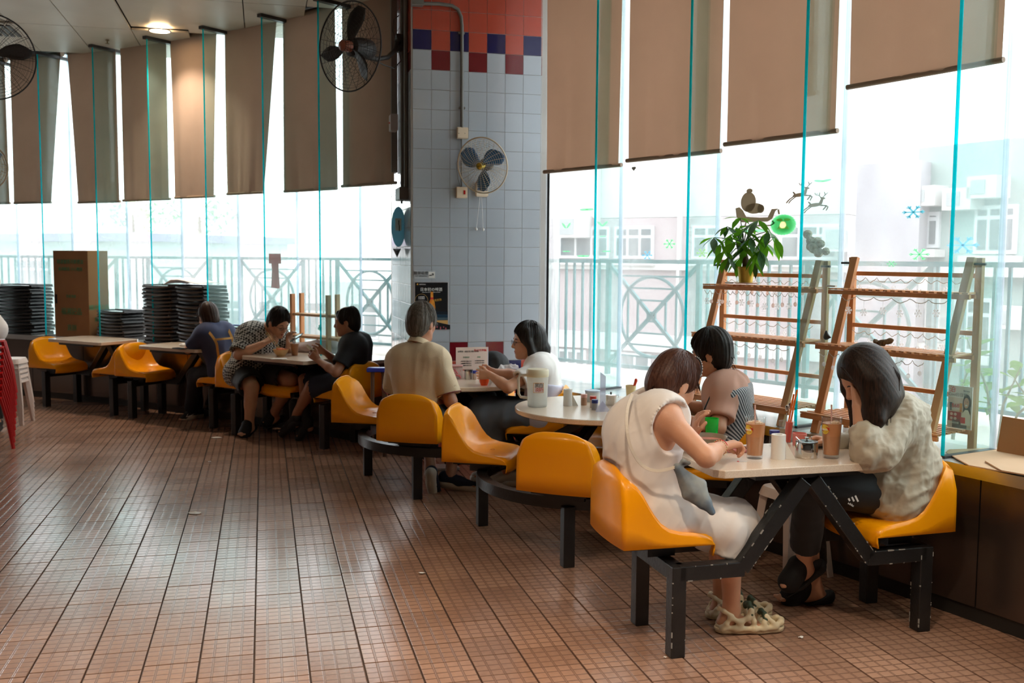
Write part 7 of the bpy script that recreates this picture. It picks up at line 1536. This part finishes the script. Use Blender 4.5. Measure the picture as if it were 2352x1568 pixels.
apoly(blob(.30, .12, .17, .20, 20), M_hblack, 'printed_hair', 2); apoly([(.16, .1), (.44, .1), (.46, -.22), (.14, -.2)], M_hblack, 'printed_hair', 2); apoly(blob(.28, .12, .105, .125, 20), M_skin, 'printed_face', 3); apoly([(.08, -.4), (.12, -.14), (.24, -.04), (.36, -.04), (.46, -.16), (.47, -.4)], M_paper, 'printed_jacket', 3); apoly(blob(.28, .065, .045, .02, 10), M_wtext, 'printed_smile', 4)
for q in (-.04, .04): apoly(blob(.28+q, .15, .014, .010, 8), M_eye, 'printed_eye', 4)
for x in (-.32, -.16):
    for y in (-.17, -.27): apoly(blob(x, y, .06, .035, 12), mat('advert_pink', srgb(230, 190, 180), .5), 'printed_disc', 2)
apoly([(-.42, .10), (-.30, .10), (-.32, -.08), (-.40, -.08)], M_ktext, 'printed_cup', 2); apoly([(.0, .10), (.12, .10), (.10, -.10), (.02, -.10)], mat('amber_ink', (.5, .2, .03), .4), 'printed_drink', 2); apoly([(.06, -.22), (.26, -.22), (.26, -.36), (.06, -.36)], M_rtext, 'printed_box', 4)
def at_(s_, sz, x, y, m, k=4): return text(s_, 'lettering', m, sz, Matrix(((*RA[0], cA[0]+(RA@np.array([x*Wd, y*Hh, .004+.0006*k]))[0]), (*RA[1], cA[1]+(RA@np.array([x*Wd, y*Hh, .004+.0006*k]))[1]), (*RA[2], cA[2]+(RA@np.array([x*Wd, y*Hh, .004+.0006*k]))[2]), (0, 0, 0, 1))), w)
at_('泊', .030, -.30, .40, M_rtext); at_('Cool日日賞', .019, -.08, .29, M_ktext); at_('$68', .026, -.16, .03, M_rtext); at_('Cool日日賞', .010, -.2, -.37, M_wtext); at_('Barista', .012, .28, .40, M_ktext)
# blue walking stool handle left of the man in beige
p = A(868, 852, 7.95); w = tag(empty('folded_stand', (p[0], p[1], 0)), 'folded metal stand with a blue plastic top left of the man in beige', 'stand'); zt = p[2]
for dx in (-.05, .05): MB().tube([(p[0]+dx, p[1], 0), (p[0]+dx*.9, p[1]+.02, zt)], .016, 10).build('leg', mat('brown_metal', srgb(120, 92, 76), .4, metal=.4), w, smooth=60)
MB().box((p[0], p[1], zt+.012), (.17, .09, .035), ch=.006).build('blue_top', MATS['blue_plastic'], w)
# ================================================================ THINGS ON THE TABLES
TA, TB, TC, TDz = .765, .735, .735, .735
M_glass = glassy('clear_glass', (.97, .985, .98), haze=.03, refl=1.); M_tea = mat('milk_tea', srgb(198, 128, 78), .35, noise=(20, .4, srgb(214, 150, 100))); M_ice2 = mat('ice_cube', srgb(232, 196, 160), .15)
def tea(p, label, logo=True, seed=0):
    w = tag(empty('milk_tea_glass', p), label, 'drink'); p = V3(p)
    MB().lathe([(.031, 0), (.033, .002), (.0425, .174), (.0435, .176), (.0425, .177), (.041, .174), (.0325, .016), (.001, .014)], p, 32).build('glass', M_glass, w, smooth=40)
    MB().lathe([(.001, .0165), (.0318, .0165), (.0402, .150), (.001, .150)], p, 32).build('milk_tea', M_tea, w, smooth=40); rn = random.Random(seed)
    for k in range(6): a = rn.uniform(0, 6.28); MB().box(p+(.022*math.cos(a), .022*math.sin(a), .153), (.018, .016, .012), rz=a, ch=.003).build('ice_cube', M_ice2, w)
    MB().tube([p+(.005, .01, .02), p+(-.004, .0, .228)], .0034, 8).build('straw', mat('pinkish_straw', srgb(224, 180, 170), .4), w, smooth=60)
    if logo:
        d = EYEP-p; d[2] = 0; d /= np.linalg.norm(d); s = np.cross(ZUP, d); th = -.25 if logo > 0 else logo; dd = d*math.cos(.75)-s*math.sin(.75) if logo == 1 else d*math.cos(.5)-s*math.sin(.5); ss = np.cross(ZUP, dd); rad = lambda z: .0331+.0096*z/.174
        def wrap(pts, off, nm, m):
            b = MB(); v = [p+(dd*math.cos(x/.04)+ss*math.sin(x/.04))*(rad(z)+off)+ZUP*z for x, z in pts]; b.add(v, [tuple(range(len(v)))]); return b.build(nm, m, w)
        wrap([(.020*math.cos(t), .126+.021*math.sin(t)) for t in np.linspace(0, 6.28, 20)[:-1]], .0012, 'yellow_badge', mat('badge_yellow', srgb(232, 200, 60), .4)); wrap([(-.021, .119), (-.010, .116), (.010, .116), (.021, .119), (.021, .133), (.010, .137), (-.010, .137), (-.021, .133)], .0018, 'red_badge', mat('badge_red', srgb(190, 30, 30), .4))
        text('Lipton', 'lettering', M_wtext, .0125, plane_M(p+dd*(rad(.126)+.0028)+ZUP*.1265, ss, ZUP), w)
    return w
tea(G(1733, 1052, TA), 'tall glass of iced milk tea left of the white tissue roll', 1, 1); tea(G(1908, 1051, TA), 'tall glass of iced milk tea right of the steel sugar pot', 1, 2)
def roll(p, r, h, label): 
    w = tag(empty('tissue_roll', p), label, 'tissue roll'); MB().lathe([(r, 0), (r, h), (r*.55, h), (r*.5, h-.01), (r*.5, .01), (r*.5, 0)], p, 28, closed=True).build('roll', M_paper, w, smooth=40)
    x = np.array([1, 0, 0.]); pts = [V3(p)+x*r*.9+(0, -.012, h*.75), V3(p)+x*r*1.0+(.0, -.012, .0), V3(p)+x*r*2.35+(0, -.02, .001), V3(p)+x*r*1.5+(0, -.016, h*.42)]; b = MB(); b.add(pts, [(0, 1, 2, 3)]); o = b.build('loose_sheet', M_paper, w); o.modifiers.new('s', 'SOLIDIFY').thickness = .0008; return w
roll(G(1787, 1053, TA), .030, .104, 'white tissue roll standing between the milk tea and the sugar pot')
p = G(1852, 1050, TA); w = tag(empty('sugar_pot', p), 'round steel sugar pot with a knobbed lid and spoon on the nearest table', 'sugar pot')
MB().lathe([(.001, 0), (.044, 0), (.047, .004), (.048, .03), (.0475, .058), (.045, .066), (.001, .066)], p, 36).build('body', mat('polished_steel', (.62, .6, .57), .12, metal=1), w, smooth=40); MB().lathe([(.046, .066), (.046, .070), (.03, .0735), (.001, .074)], p, 32).build('lid', mat('dark_steel', (.2, .2, .2), .2, metal=1), w, smooth=40)
MB().lathe([(.004, .072), (.004, .078), (.010, .082), (.010, .087), (.001, .089)], p, 16).build('knob', MATS['polished_steel'], w, smooth=40); MB().tube([p+(-.025, 0, .066), p+(-.047, .0, .088)], .0025, 6).build('spoon', MATS['polished_steel'], w); MB().tube([p+(.012, 0, .084), p+(.020, 0, .090), p+(.018, 0, .078)], .002, 6).build('lid_hinge', MATS['polished_steel'], w)
p = G(1806, 1016, TA); w = tag(empty('utensil_cup', p), 'clear plastic cup holding orange chopsticks and spoons on the nearest table', 'utensil cup'); MB().lathe([(.026, 0), (.036, .098), (.0375, .099), (.035, .098), (.025, .003), (.001, .003)], p, 28).build('cup', M_glass, w, smooth=40)
m = MB(); rn = random.Random(2)
for a, b in ((( .012, .0), (.030, .0)), ((.018, .006), (.046, .008)), ((.008, -.004), (.026, -.002)), ((.022, 0), (.05, .0))): pass
mo = mat('orange_plastic', srgb(238, 118, 24), .3)
for k, (a, b, L) in enumerate((((-.006, 0), (.028, 0), .225), ((.004, .004), (.044, .006), .245), ((.0, -.004), (.035, .0), .20))): MB().tube([p+(a[0], a[1], .004), p+(b[0], b[1], L)], [.0032, .0046], 8).build('chopstick', mo, w, smooth=60)
for k, (x, y, L, mm) in enumerate(((-.004, 0, .16, MATS['polished_steel']), (.012, .01, .17, MATS['polished_steel']))): o = MB(); o.tube([p+(x, y, .004), p+(x+.002, y, L*.85)], .002, 6); o.sph(p+(x+.002, y, L), (.0085, .003, .016), 12); o.build('spoon', mm, w, smooth=70)
for x in (-.004, .008): o = MB(); o.tube([p+(x, -.01, .004), p+(x+.006, -.014, .098)], [.008, .011], 8); o.build('soup_spoon', mat('red_orange_plastic', srgb(226, 72, 40), .3), w, smooth=60)
p = G(1836, 1022, TA); o = MB().lathe([(.001, 0), (.030, 0), (.032, .055), (.030, .056), (.028, .003), (.001, .003)], p, 24).build('pink_cup', mat('pink_plastic', srgb(226, 138, 130), .4), smooth=40); tag(o, 'small pink cup behind the steel sugar pot', 'cup')
p = G(1778, 1024, TA); w = tag(empty('condiment_jar', p), 'small jar with a dark blue lid hidden behind the tissue roll', 'jar'); MB().lathe([(.001, 0), (.022, 0), (.022, .06), (.001, .06)], p, 20).build('jar', M_glass, w, smooth=40); MB().lathe([(.023, .055), (.023, .072), (.001, .073)], p, 20).build('lid', mat('navy_lid', srgb(44, 44, 130), .35), w, smooth=40)
p = G(1637, 1010, TA)+(0, .03, 0); o = MB().lathe([(.001, 0), (.027, 0), (.0325, .098), (.031, .098), (.0255, .004), (.001, .004)], p, 32).build('tumbler', mat('green_plastic', (.02, .80, .10), .2, trans=.55), smooth=40); tag(o, 'bright translucent green plastic tumbler behind the grey bowl', 'tumbler')
p = G(1630, 1040, TA)+np.array([-.005, .03, 0]); w = tag(empty('noodle_bowl', p), 'grey melamine bowl of red noodles in front of the white-dressed woman', 'bowl'); MB().lathe([(.001, 0), (.045, 0), (.047, .006), (.070, .035), (.082, .068), (.086, .070), (.080, .066), (.066, .035), (.001, .03)], p, 36).build('bowl', mat('taupe_melamine', srgb(150, 138, 118), .35), w, smooth=50)
MB().lathe([(.001, .058), (.05, .056), (.076, .052)], p, 28).build('soup', mat('red_soup', srgb(176, 64, 34), .3, noise=(60, .8, srgb(206, 120, 70)), bump=(80, .8)), w, smooth=50)
p = G(1706, 1036, TA); w = tag(empty('pink_plate', p), 'pink square plate with meat scraps under the woman’s hand', 'plate'); w['label'] = 'pink plastic tray with meat scraps beside the milk tea'; MB().prism([(-.07, -.035), (.07, -.035), (.075, .035), (-.075, .035)], 0, .004, c=p).build('base', mat('pink_melamine', srgb(214, 140, 138), .4), w)
b = MB(); b.tube([p+(-.072, -.037, .010), p+(.072, -.037, .010), p+(.077, .037, .010), p+(-.077, .037, .010)], .007, 6, closed=True); b.build('raised_rim', MATS['pink_melamine'], w, smooth=60); b = MB()
for k in range(16): b.sph(p+(rn.uniform(-.03, .05), rn.uniform(-.02, .02), .012+rn.uniform(0, .008)), (rn.uniform(.006, .012), rn.uniform(.004, .008), .005), 8)
b.build('meat_scraps', mat('cooked_meat', srgb(150, 98, 76), .5, noise=(40, .7, srgb(206, 170, 150))), w, smooth=60)
o = MB().prism([(-.02, -.008), (.02, -.006), (.02, .008), (-.02, .006)], 0, .0012, c=G(1704, 1060, TA)).build('wrapper', M_paper); tag(o, 'tiny torn paper wrapper near the front edge of the nearest table', 'wrapper'); o = MB().prism([(-.02, -.008), (-.012, -.008), (-.012, .008), (-.02, .006)], .0012, .002, c=G(1704, 1060, TA)).build('red_end', M_rtext, o)
w = tag(empty('tablet', G(1880, 1026, TA)), 'black tablet lying flat by the window side of the nearest table', 'tablet'); p = G(1872, 1026, TA); MB().box(p+(0, 0, .005), (.12, .08, .008), rz=.25, ch=.002).build('slab', M_black_pl, w); MB().box(p+(0, 0, .0095), (.11, .07, .001), rz=.25).build('screen', mat('dark_screen', (.02, .03, .04), .08), w)
# ---- round table with jug
p = G(1234, 933, TB); w = tag(empty('water_jug', p), 'frosted plastic water jug with a red and black printed badge on the round table', 'jug')
M_frost = glassy('frosted_plastic', (.96, .97, .96), haze=.42, hazecol=(.98, .97, .93), rough=.3, refl=.3); MB().lathe([(.001, 0), (.054, 0), (.057, .004), (.064, .20), (.0625, .20), (.055, .006), (.001, .005)], p, 36).build('body', M_frost, w, smooth=40)
MB().lathe([(.001, .006), (.0545, .006), (.058, .11), (.001, .11)], p, 32).build('water', glassy('water', (.93, .96, .98), haze=.14, refl=.3), w, smooth=40); MB().lathe([(.0655, .178), (.0665, .182), (.0665, .214), (.060, .222), (.001, .222)], p, 36).build('lid', mat('cream_lid', srgb(232, 222, 190), .4), w, smooth=40)
hx = np.array([-1, .0, 0]); MB().tube([p+hx*.062+ZUP*.185, p+hx*.105+ZUP*.183, p+hx*.112+ZUP*.16, p+hx*.110+ZUP*.075, p+hx*.098+ZUP*.055, p+hx*.058+ZUP*.05], .0085, 10).build('handle', mat('milky_plastic', srgb(226, 222, 208), .35), w, smooth=60)
dd = EYEP-p; dd[2] = 0; dd /= np.linalg.norm(dd); sr = np.cross(ZUP, dd); a_ = .10; dd2 = dd*math.cos(a_)+sr*math.sin(a_); s2 = np.cross(ZUP, dd2); LB = p+dd2*.0655+ZUP*.118; RL = np.array([s2, ZUP, dd2]).T
MB().box(LB, (.060, .058, .0015), R=RL).build('badge_border', mat('orange_border', srgb(206, 134, 56), .5), w); MB().box(LB+dd2*.001, (.055, .053, .0015), R=RL).build('badge_ground', M_wtext, w)
for ch, x, y, m in (('黑', -.010, .012, M_ktext), ('白', .014, .012, M_ktext), ('淡', -.010, -.012, M_rtext), ('奶', .014, -.012, M_rtext)): text(ch, 'lettering', m, .027, plane_M(LB+dd2*.0022+s2*x+ZUP*y, s2, ZUP), w)
p = G(1304, 931, TB); w = roll(p, .026, .098, 'white tissue roll on the round table beside the jug')
def jar(px, py, r, h, mc, ml, label, tz=TB, lh=.016):
    p = G(px, py, tz); w = tag(empty('condiment_jar', p), label, 'jar'); MB().lathe([(.001, 0), (r, 0), (r, h), (.001, h)], p, 20).build('jar', mc, w, smooth=40); MB().lathe([(r*1.05, h-.004), (r*1.05, h+lh), (.001, h+lh+.001)], p, 20).build('lid', ml, w, smooth=40)
M_spice = mat('brown_spice', srgb(170, 130, 104), .6); M_pinklid = mat('pink_lid', srgb(222, 170, 160), .4); M_redlid = mat('red_lid', srgb(206, 60, 44), .35); M_bluelid = mat('blue_lid', srgb(46, 56, 122), .35)
jar(1341, 930, .018, .050, M_spice, M_pinklid, 'spice jar with a pale pink lid on the round table'); jar(1362, 936, .018, .052, mat('pale_salt', srgb(206, 186, 176), .6), M_redlid, 'condiment jar with a red lid on the round table'); jar(1366, 941, .018, .044, mat('grey_pepper', srgb(170, 166, 166), .6), M_bluelid, 'condiment jar with a blue lid at the front of the cluster')
jar(1361, 921, .045, .062, mat('milky_tub', srgb(214, 216, 218), .4), mat('pale_blue_lid', srgb(190, 204, 224), .35), 'wide tub with a pale blue lid behind the condiment jars', lh=.006)
p = G(1403, 930, TB); w = tag(empty('steel_pot', p), 'small steel pot with a knobbed lid on the round table', 'pot'); MB().lathe([(.001, 0), (.032, 0), (.033, .055), (.034, .062), (.02, .068), (.001, .069)], p, 28).build('body', MATS['polished_steel'], w, smooth=40); MB().lathe([(.005, .068), (.005, .074), (.009, .080), (.001, .083)], p, 12).build('knob', MATS['dark_steel'], w, smooth=40); MB().tube([p+(.033, 0, .058), p+(.045, 0, .062), p+(.042, 0, .045)], .002, 6).build('hinge', MATS['polished_steel'], w)
p = G(1384, 944, TB); w = tag(empty('menu_holder', p), 'upright clear acrylic menu holder among the jars on the round table', 'menu holder'); ac = glassy('acrylic', (.80, .80, .86), haze=.30, hazecol=(.7, .68, .78), refl=1.); b = MB(); b.add([p+(-.016, 0, 0), p+(.016, 0, 0), p+(.016, 0, .20), p+(-.016, 0, .225), p+(-.016, .004, 0), p+(.016, .004, 0), p+(.016, .004, .20), p+(-.016, .004, .225)], [(0, 1, 2, 3), (4, 5, 6, 7), (0, 1, 5, 4), (1, 2, 6, 5), (2, 3, 7, 6), (3, 0, 4, 7)]); b.build('upright', ac, w); b = MB(); b.add([p+(-.045, -.03, .001), p+(.045, -.03, .001), p+(0, 0, .06), p+(-.045, .03, .001), p+(.045, .03, .001)], [(0, 1, 2), (3, 4, 2)]); b.build('foot', ac, w)
p = G(1453, 921, TB)+(0, .10, 0); w = tag(empty('utensil_cup', p), 'pale yellow cup with an orange-red spoon at the back of the round table', 'utensil cup'); MB().lathe([(.001, 0), (.026, 0), (.033, .085), (.031, .085), (.024, .003)], p, 24).build('cup', mat('pale_yellow_plastic', srgb(236, 214, 160), .35), w, smooth=40); o = MB(); o.tube([p+(0, 0, .01), p+(.03, 0, .11)], [.006, .009], 8); o.sph(p+(.031, 0, .115), (.010, .006, .014), 10); o.build('spoon', MATS['red_orange_plastic'], w, smooth=60)
# ---- table by the pillar
p = G(1082, 866, TC); w = tag(empty('menu', p), 'upright paper menu with red and green characters between the man and the woman', 'menu'); a_, b_2 = G(1047, 868, TC), G(1120, 866, TC); X = (b_2-a_)/np.linalg.norm(b_2-a_); Hm = A(1082, 798, a_[1])[2]-TC; Wm = np.linalg.norm(b_2-a_); cM = (a_+b_2)/2+ZUP*Hm/2; RMn = np.array([X, ZUP, np.cross(X, ZUP)]).T
MB().box(cM, (Wm, Hm, .003), R=RMn).build('page', mat('menu_paper', srgb(226, 206, 196), .6), w); MB().box(cM-RMn[:, 2]*.02+X*.012, (Wm*.98, Hm*.98, .003), R=RMn).build('back_page', mat('lilac_page', srgb(206, 206, 226), .6), w); MB().box(cM*[1, 1, 0]+ZUP*(TC+.006)-RMn[:, 2]*.01, (Wm*.8, .012, .05), R=RMn).build('stand_foot', M_glass, w)
def mt(s_, sz, x, y, m): q = cM+X*x*Wm+ZUP*y*Hm+RMn[:, 2]*.002; text(s_, 'lettering', m, sz, plane_M(q, X, ZUP), w)
mt('金牌第一豬扒包 豬扒撈麵', .014, -.12, .36, M_ktext); mt('車記老牌麵', .019, .26, .39, M_rtext); mt('早餐精選', .012, -.18, .17, M_gtext); mt('茶餐', .012, .22, .17, M_gtext)
for k in range(3): mt('火腿通粉 煎蛋 多士', .0095, -.18, .04-.07*k, M_ktext)
for k in range(2): mt('公仔麵 奶茶 咖啡', .0095, .24, .05-.07*k, M_ktext)
mt('凍飲加$2', .0105, -.2, -.24, M_rtext); mt('下午茶', .012, .24, -.22, M_gtext); mt('西多士 菠蘿油', .0095, .2, -.34, M_ktext)
p = G(1052, 868, TC)+(-.03, 0, 0); w = tag(empty('food_tub', p), 'clear plastic tub of pink sweets by the man in beige', 'tub'); MB().box(p+(0, 0, .045), (.125, .085, .09), ch=.010).build('tub', glassy('clear_tub', (.93, .92, .93), haze=.12, refl=.8), w); b = MB()
for k in range(22): q = np.array([rn.uniform(-.045, .045), rn.uniform(-.025, .025), rn.uniform(.012, .06)]); dd = np.array([rn.uniform(-1, 1), rn.uniform(-1, 1), rn.uniform(-.3, .8)]); dd /= np.linalg.norm(dd); b.bar(p+q-dd*.014, p+q+dd*.014, .010, .006)
b.build('pink_sachets', mat('pink_sachet', srgb(232, 90, 96), .5), w); MB().box(p+(0, 0, .092), (.130, .09, .008), ch=.003).build('lid_rim', mat('pink_translucent_lid', srgb(226, 176, 176), .4), w)
jar(1076, 870, .030, .062, MATS['polished_steel'], MATS['dark_steel'], 'steel pot with a dark lid in front of the paper menu', TC, .006); jar(1091, 871, .018, .048, mat('pale_salt', (.6, .5, .5), .6), mat('royal_blue_lid', srgb(44, 66, 176), .35), 'jar with a bright blue lid in front of the paper menu', TC)
p = A(1112, 876, 6.78); p[2] = TC; w = tag(empty('orange_cup', p), 'orange plastic cup held by the woman with glasses', 'cup'); MB().lathe([(.001, 0), (.024, 0), (.032, .022), (.036, .05), (.036, .074), (.034, .075), (.033, .05), (.022, .004), (.001, .004)], p, 28).build('cup', mat('bright_orange', srgb(240, 84, 26), .3), w, smooth=50)
F = Field(); c = A(1160, 845, 7.0); c[2] = TC+.05; F.ell(c, (.085, .05, .055), None, .03); F.ell(c+(.04, 0, .03), (.04, .035, .03), None, .03); tag(garment('plastic_bag', F, glassy('thin_film', (.93, .93, .95), haze=.5, refl=1.), None, .006, folds(.018, 18, 8)), 'crumpled clear plastic bag on the table by the woman with glasses', 'plastic bag')
F = Field(); c = A(1133, 850, 7.35); c[2] = .80; F.ell(c, (.12, .07, .11), None, .03); F.ell(c+(0, 0, -.25), (.11, .07, .15), None, .04); tag(garment('backpack', F, M_pants, None, .010, folds(.008, 9, 3)), 'black backpack behind the table by the pillar', 'bag')
F = Field(); c = A(1085, 968, 7.25); c[2] = .58; F.ell(c, (.17, .09, .12), None, .03); o = garment('shoulder_bag', F, M_pants, None, .010, folds(.008, 9, 4)); tag(o, 'dark shoulder bag with a strap on the far seat under the table by the pillar', 'bag'); MB().tube([c+(-.15, 0, .05), c+(-.20, -.02, .12), c+(-.10, -.02, .16), c+(-.04, 0, .1)], .008, 6).build('strap', M_pants, o, smooth=60)
# ---- far tables
p = G(645, 818, TDz); w = tag(empty('noodle_bowl', p), 'pale wooden-coloured bowl of noodles in front of the man in the patterned shirt', 'bowl'); MB().lathe([(.001, 0), (.035, 0), (.037, .006), (.058, .036), (.070, .062), (.066, .060), (.052, .034), (.001, .03)], p, 28).build('bowl', mat('tan_bowl', srgb(212, 166, 112), .5), w, smooth=50); b = MB()
for k in range(12): b.sph(p+(rn.uniform(-.04, .04), rn.uniform(-.03, .03), .058+rn.uniform(0, .01)), (.014, .010, .008), 8)
b.build('food', mat('orange_food', srgb(232, 132, 84), .5), w, smooth=60); o = MB().prism([(-.06, -.04), (.08, -.03), (.06, .04), (-.05, .03)], 0, .004, c=G(640, 824, TDz)).build('napkin', M_paper); tag(o, 'crumpled napkin beside the far noodle bowl', 'napkin')
p = G(677, 816, TDz); w = tag(empty('takeaway_coffee', p), 'takeaway coffee cup with a straw on the far table', 'drink'); MB().lathe([(.001, 0), (.026, 0), (.037, .105), (.036, .105), (.001, .105)], p, 24).build('coffee', mat('coffee_brown', srgb(176, 116, 76), .3), w, smooth=40); MB().lathe([(.0375, .10), (.042, .135), (.0425, .137), (.041, .135)], p, 24).build('cup_rim', M_glass, w, smooth=40); MB().tube([p+(0, 0, .1), p+(.006, 0, .185)], .004, 6).build('straw', M_white, w)
h7 = A(614, 772, 8.83)
def stick(a, b, r, m, parent, nm): return MB().tube([a, b], [r, r*.6], 6).build(nm, m, parent, smooth=60)
w = tag(empty('chopsticks', h7), 'pair of wooden chopsticks held by the man in the patterned shirt', 'chopsticks'); mw = mat('bamboo', srgb(214, 180, 120), .5); stick(A(613, 762, 8.78), A(643, 798, 8.72), .004, mw, w, 'stick'); stick(A(611, 765, 8.80), A(638, 800, 8.74), .004, mw, w, 'stick'); b = MB()
for k in range(5): b.tube([A(636+k*1.5, 796, 8.73), A(634+k*2, 805, 8.72), A(638+k*1.5, 812, 8.70)], .0022, 5)
b.build('lifted_noodles', mat('noodle', srgb(230, 200, 130), .4), w, smooth=60)
def phone(a, b, nrm, wd, label, cm=M_black_pl):
    a, b = V3(a), V3(b); d, s, u = frame(b-a, nrm); w = tag(empty('smartphone', (a+b)/2), label, 'phone'); R = np.array([d, s, u]).T; L = np.linalg.norm(b-a); MB().box((a+b)/2, (L, wd, .009), R=R, ch=.002).build('body', cm, w); MB().box((a+b)/2+u*.0052, (L*.93, wd*.9, .001), R=R).build('screen', mat('dark_screen', (.02, .03, .04), .08), w)
phone(A(668, 782, 8.86), A(694, 768, 8.84), (0, -.3, 1), .07, 'black smartphone held up by the man in the patterned shirt'); phone(A(704, 793, 8.28), A(719, 806, 8.28), (.6, .4, .7), .07, 'smartphone held in both hands by the man in the black tee shirt', mat('pale_gold', srgb(196, 184, 150), .3))
phone(G(402, 799, TDz+.006), G(424, 801, TDz+.006), (0, 0, 1), .07, 'black smartphone lying on the table of the person in navy'); F = Field(); c = G(424, 795, TDz); F.ell(c+(0, 0, .012), (.05, .03, .014)); tag(garment('tissue', F, M_paper, None, .005, folds(.006, 30, 5)), 'crumpled white tissue on the table of the person in navy', 'tissue')
# ---- litter
def litter(px, py, s, m, label, seed, cat='litter', name='paper_scrap'):
    p = G(px, py, .004); r_ = random.Random(seed); F = None; q = []; n = 9
    for k in range(n): t = 2*math.pi*k/n; q.append(p+np.array([s*math.cos(t)*r_.uniform(.7, 1.1), s*.6*math.sin(t)*r_.uniform(.6, 1.1), r_.uniform(0, .006)]))
    b = MB(); b.add([p+(0, 0, s*.22)]+q, [(0, i+1, (i+1) % n+1) for i in range(n)]); o = b.build(name, m); o.modifiers.new('s', 'SOLIDIFY').thickness = .001; tag(o, label, cat)
litter(449, 1178, .05, M_paper, 'white paper scrap lying on the open floor at the left', 1); litter(498, 1005, .045, M_paper, 'small crumpled tissue on the dark floor below the patterned-shirt man', 2); litter(970, 1316, .022, M_paper, 'small white scrap on the floor left of the front table leg', 3); litter(482, 1060, .014, M_paper, 'tiny white scrap on the floor at the shadow edge', 4); litter(1839, 1464, .012, M_paper, 'tiny white crumb on the floor right of the cream sandals', 5); litter(1528, 1510, .008, M_paper, 'tiny crumb by the foot of the front leg', 6)
p = G(1020, 1076, .0); w = tag(empty('white_board', p), 'flat white board lying on the floor behind the beige-shirted man’s seat', 'board'); w['label'] = 'flat white board lying on the floor by the feet of the beige-shirted man'; MB().box(p+(0, 0, .012), (.22, .16, .02), rz=.2, ch=.003).build('board', M_white, w)
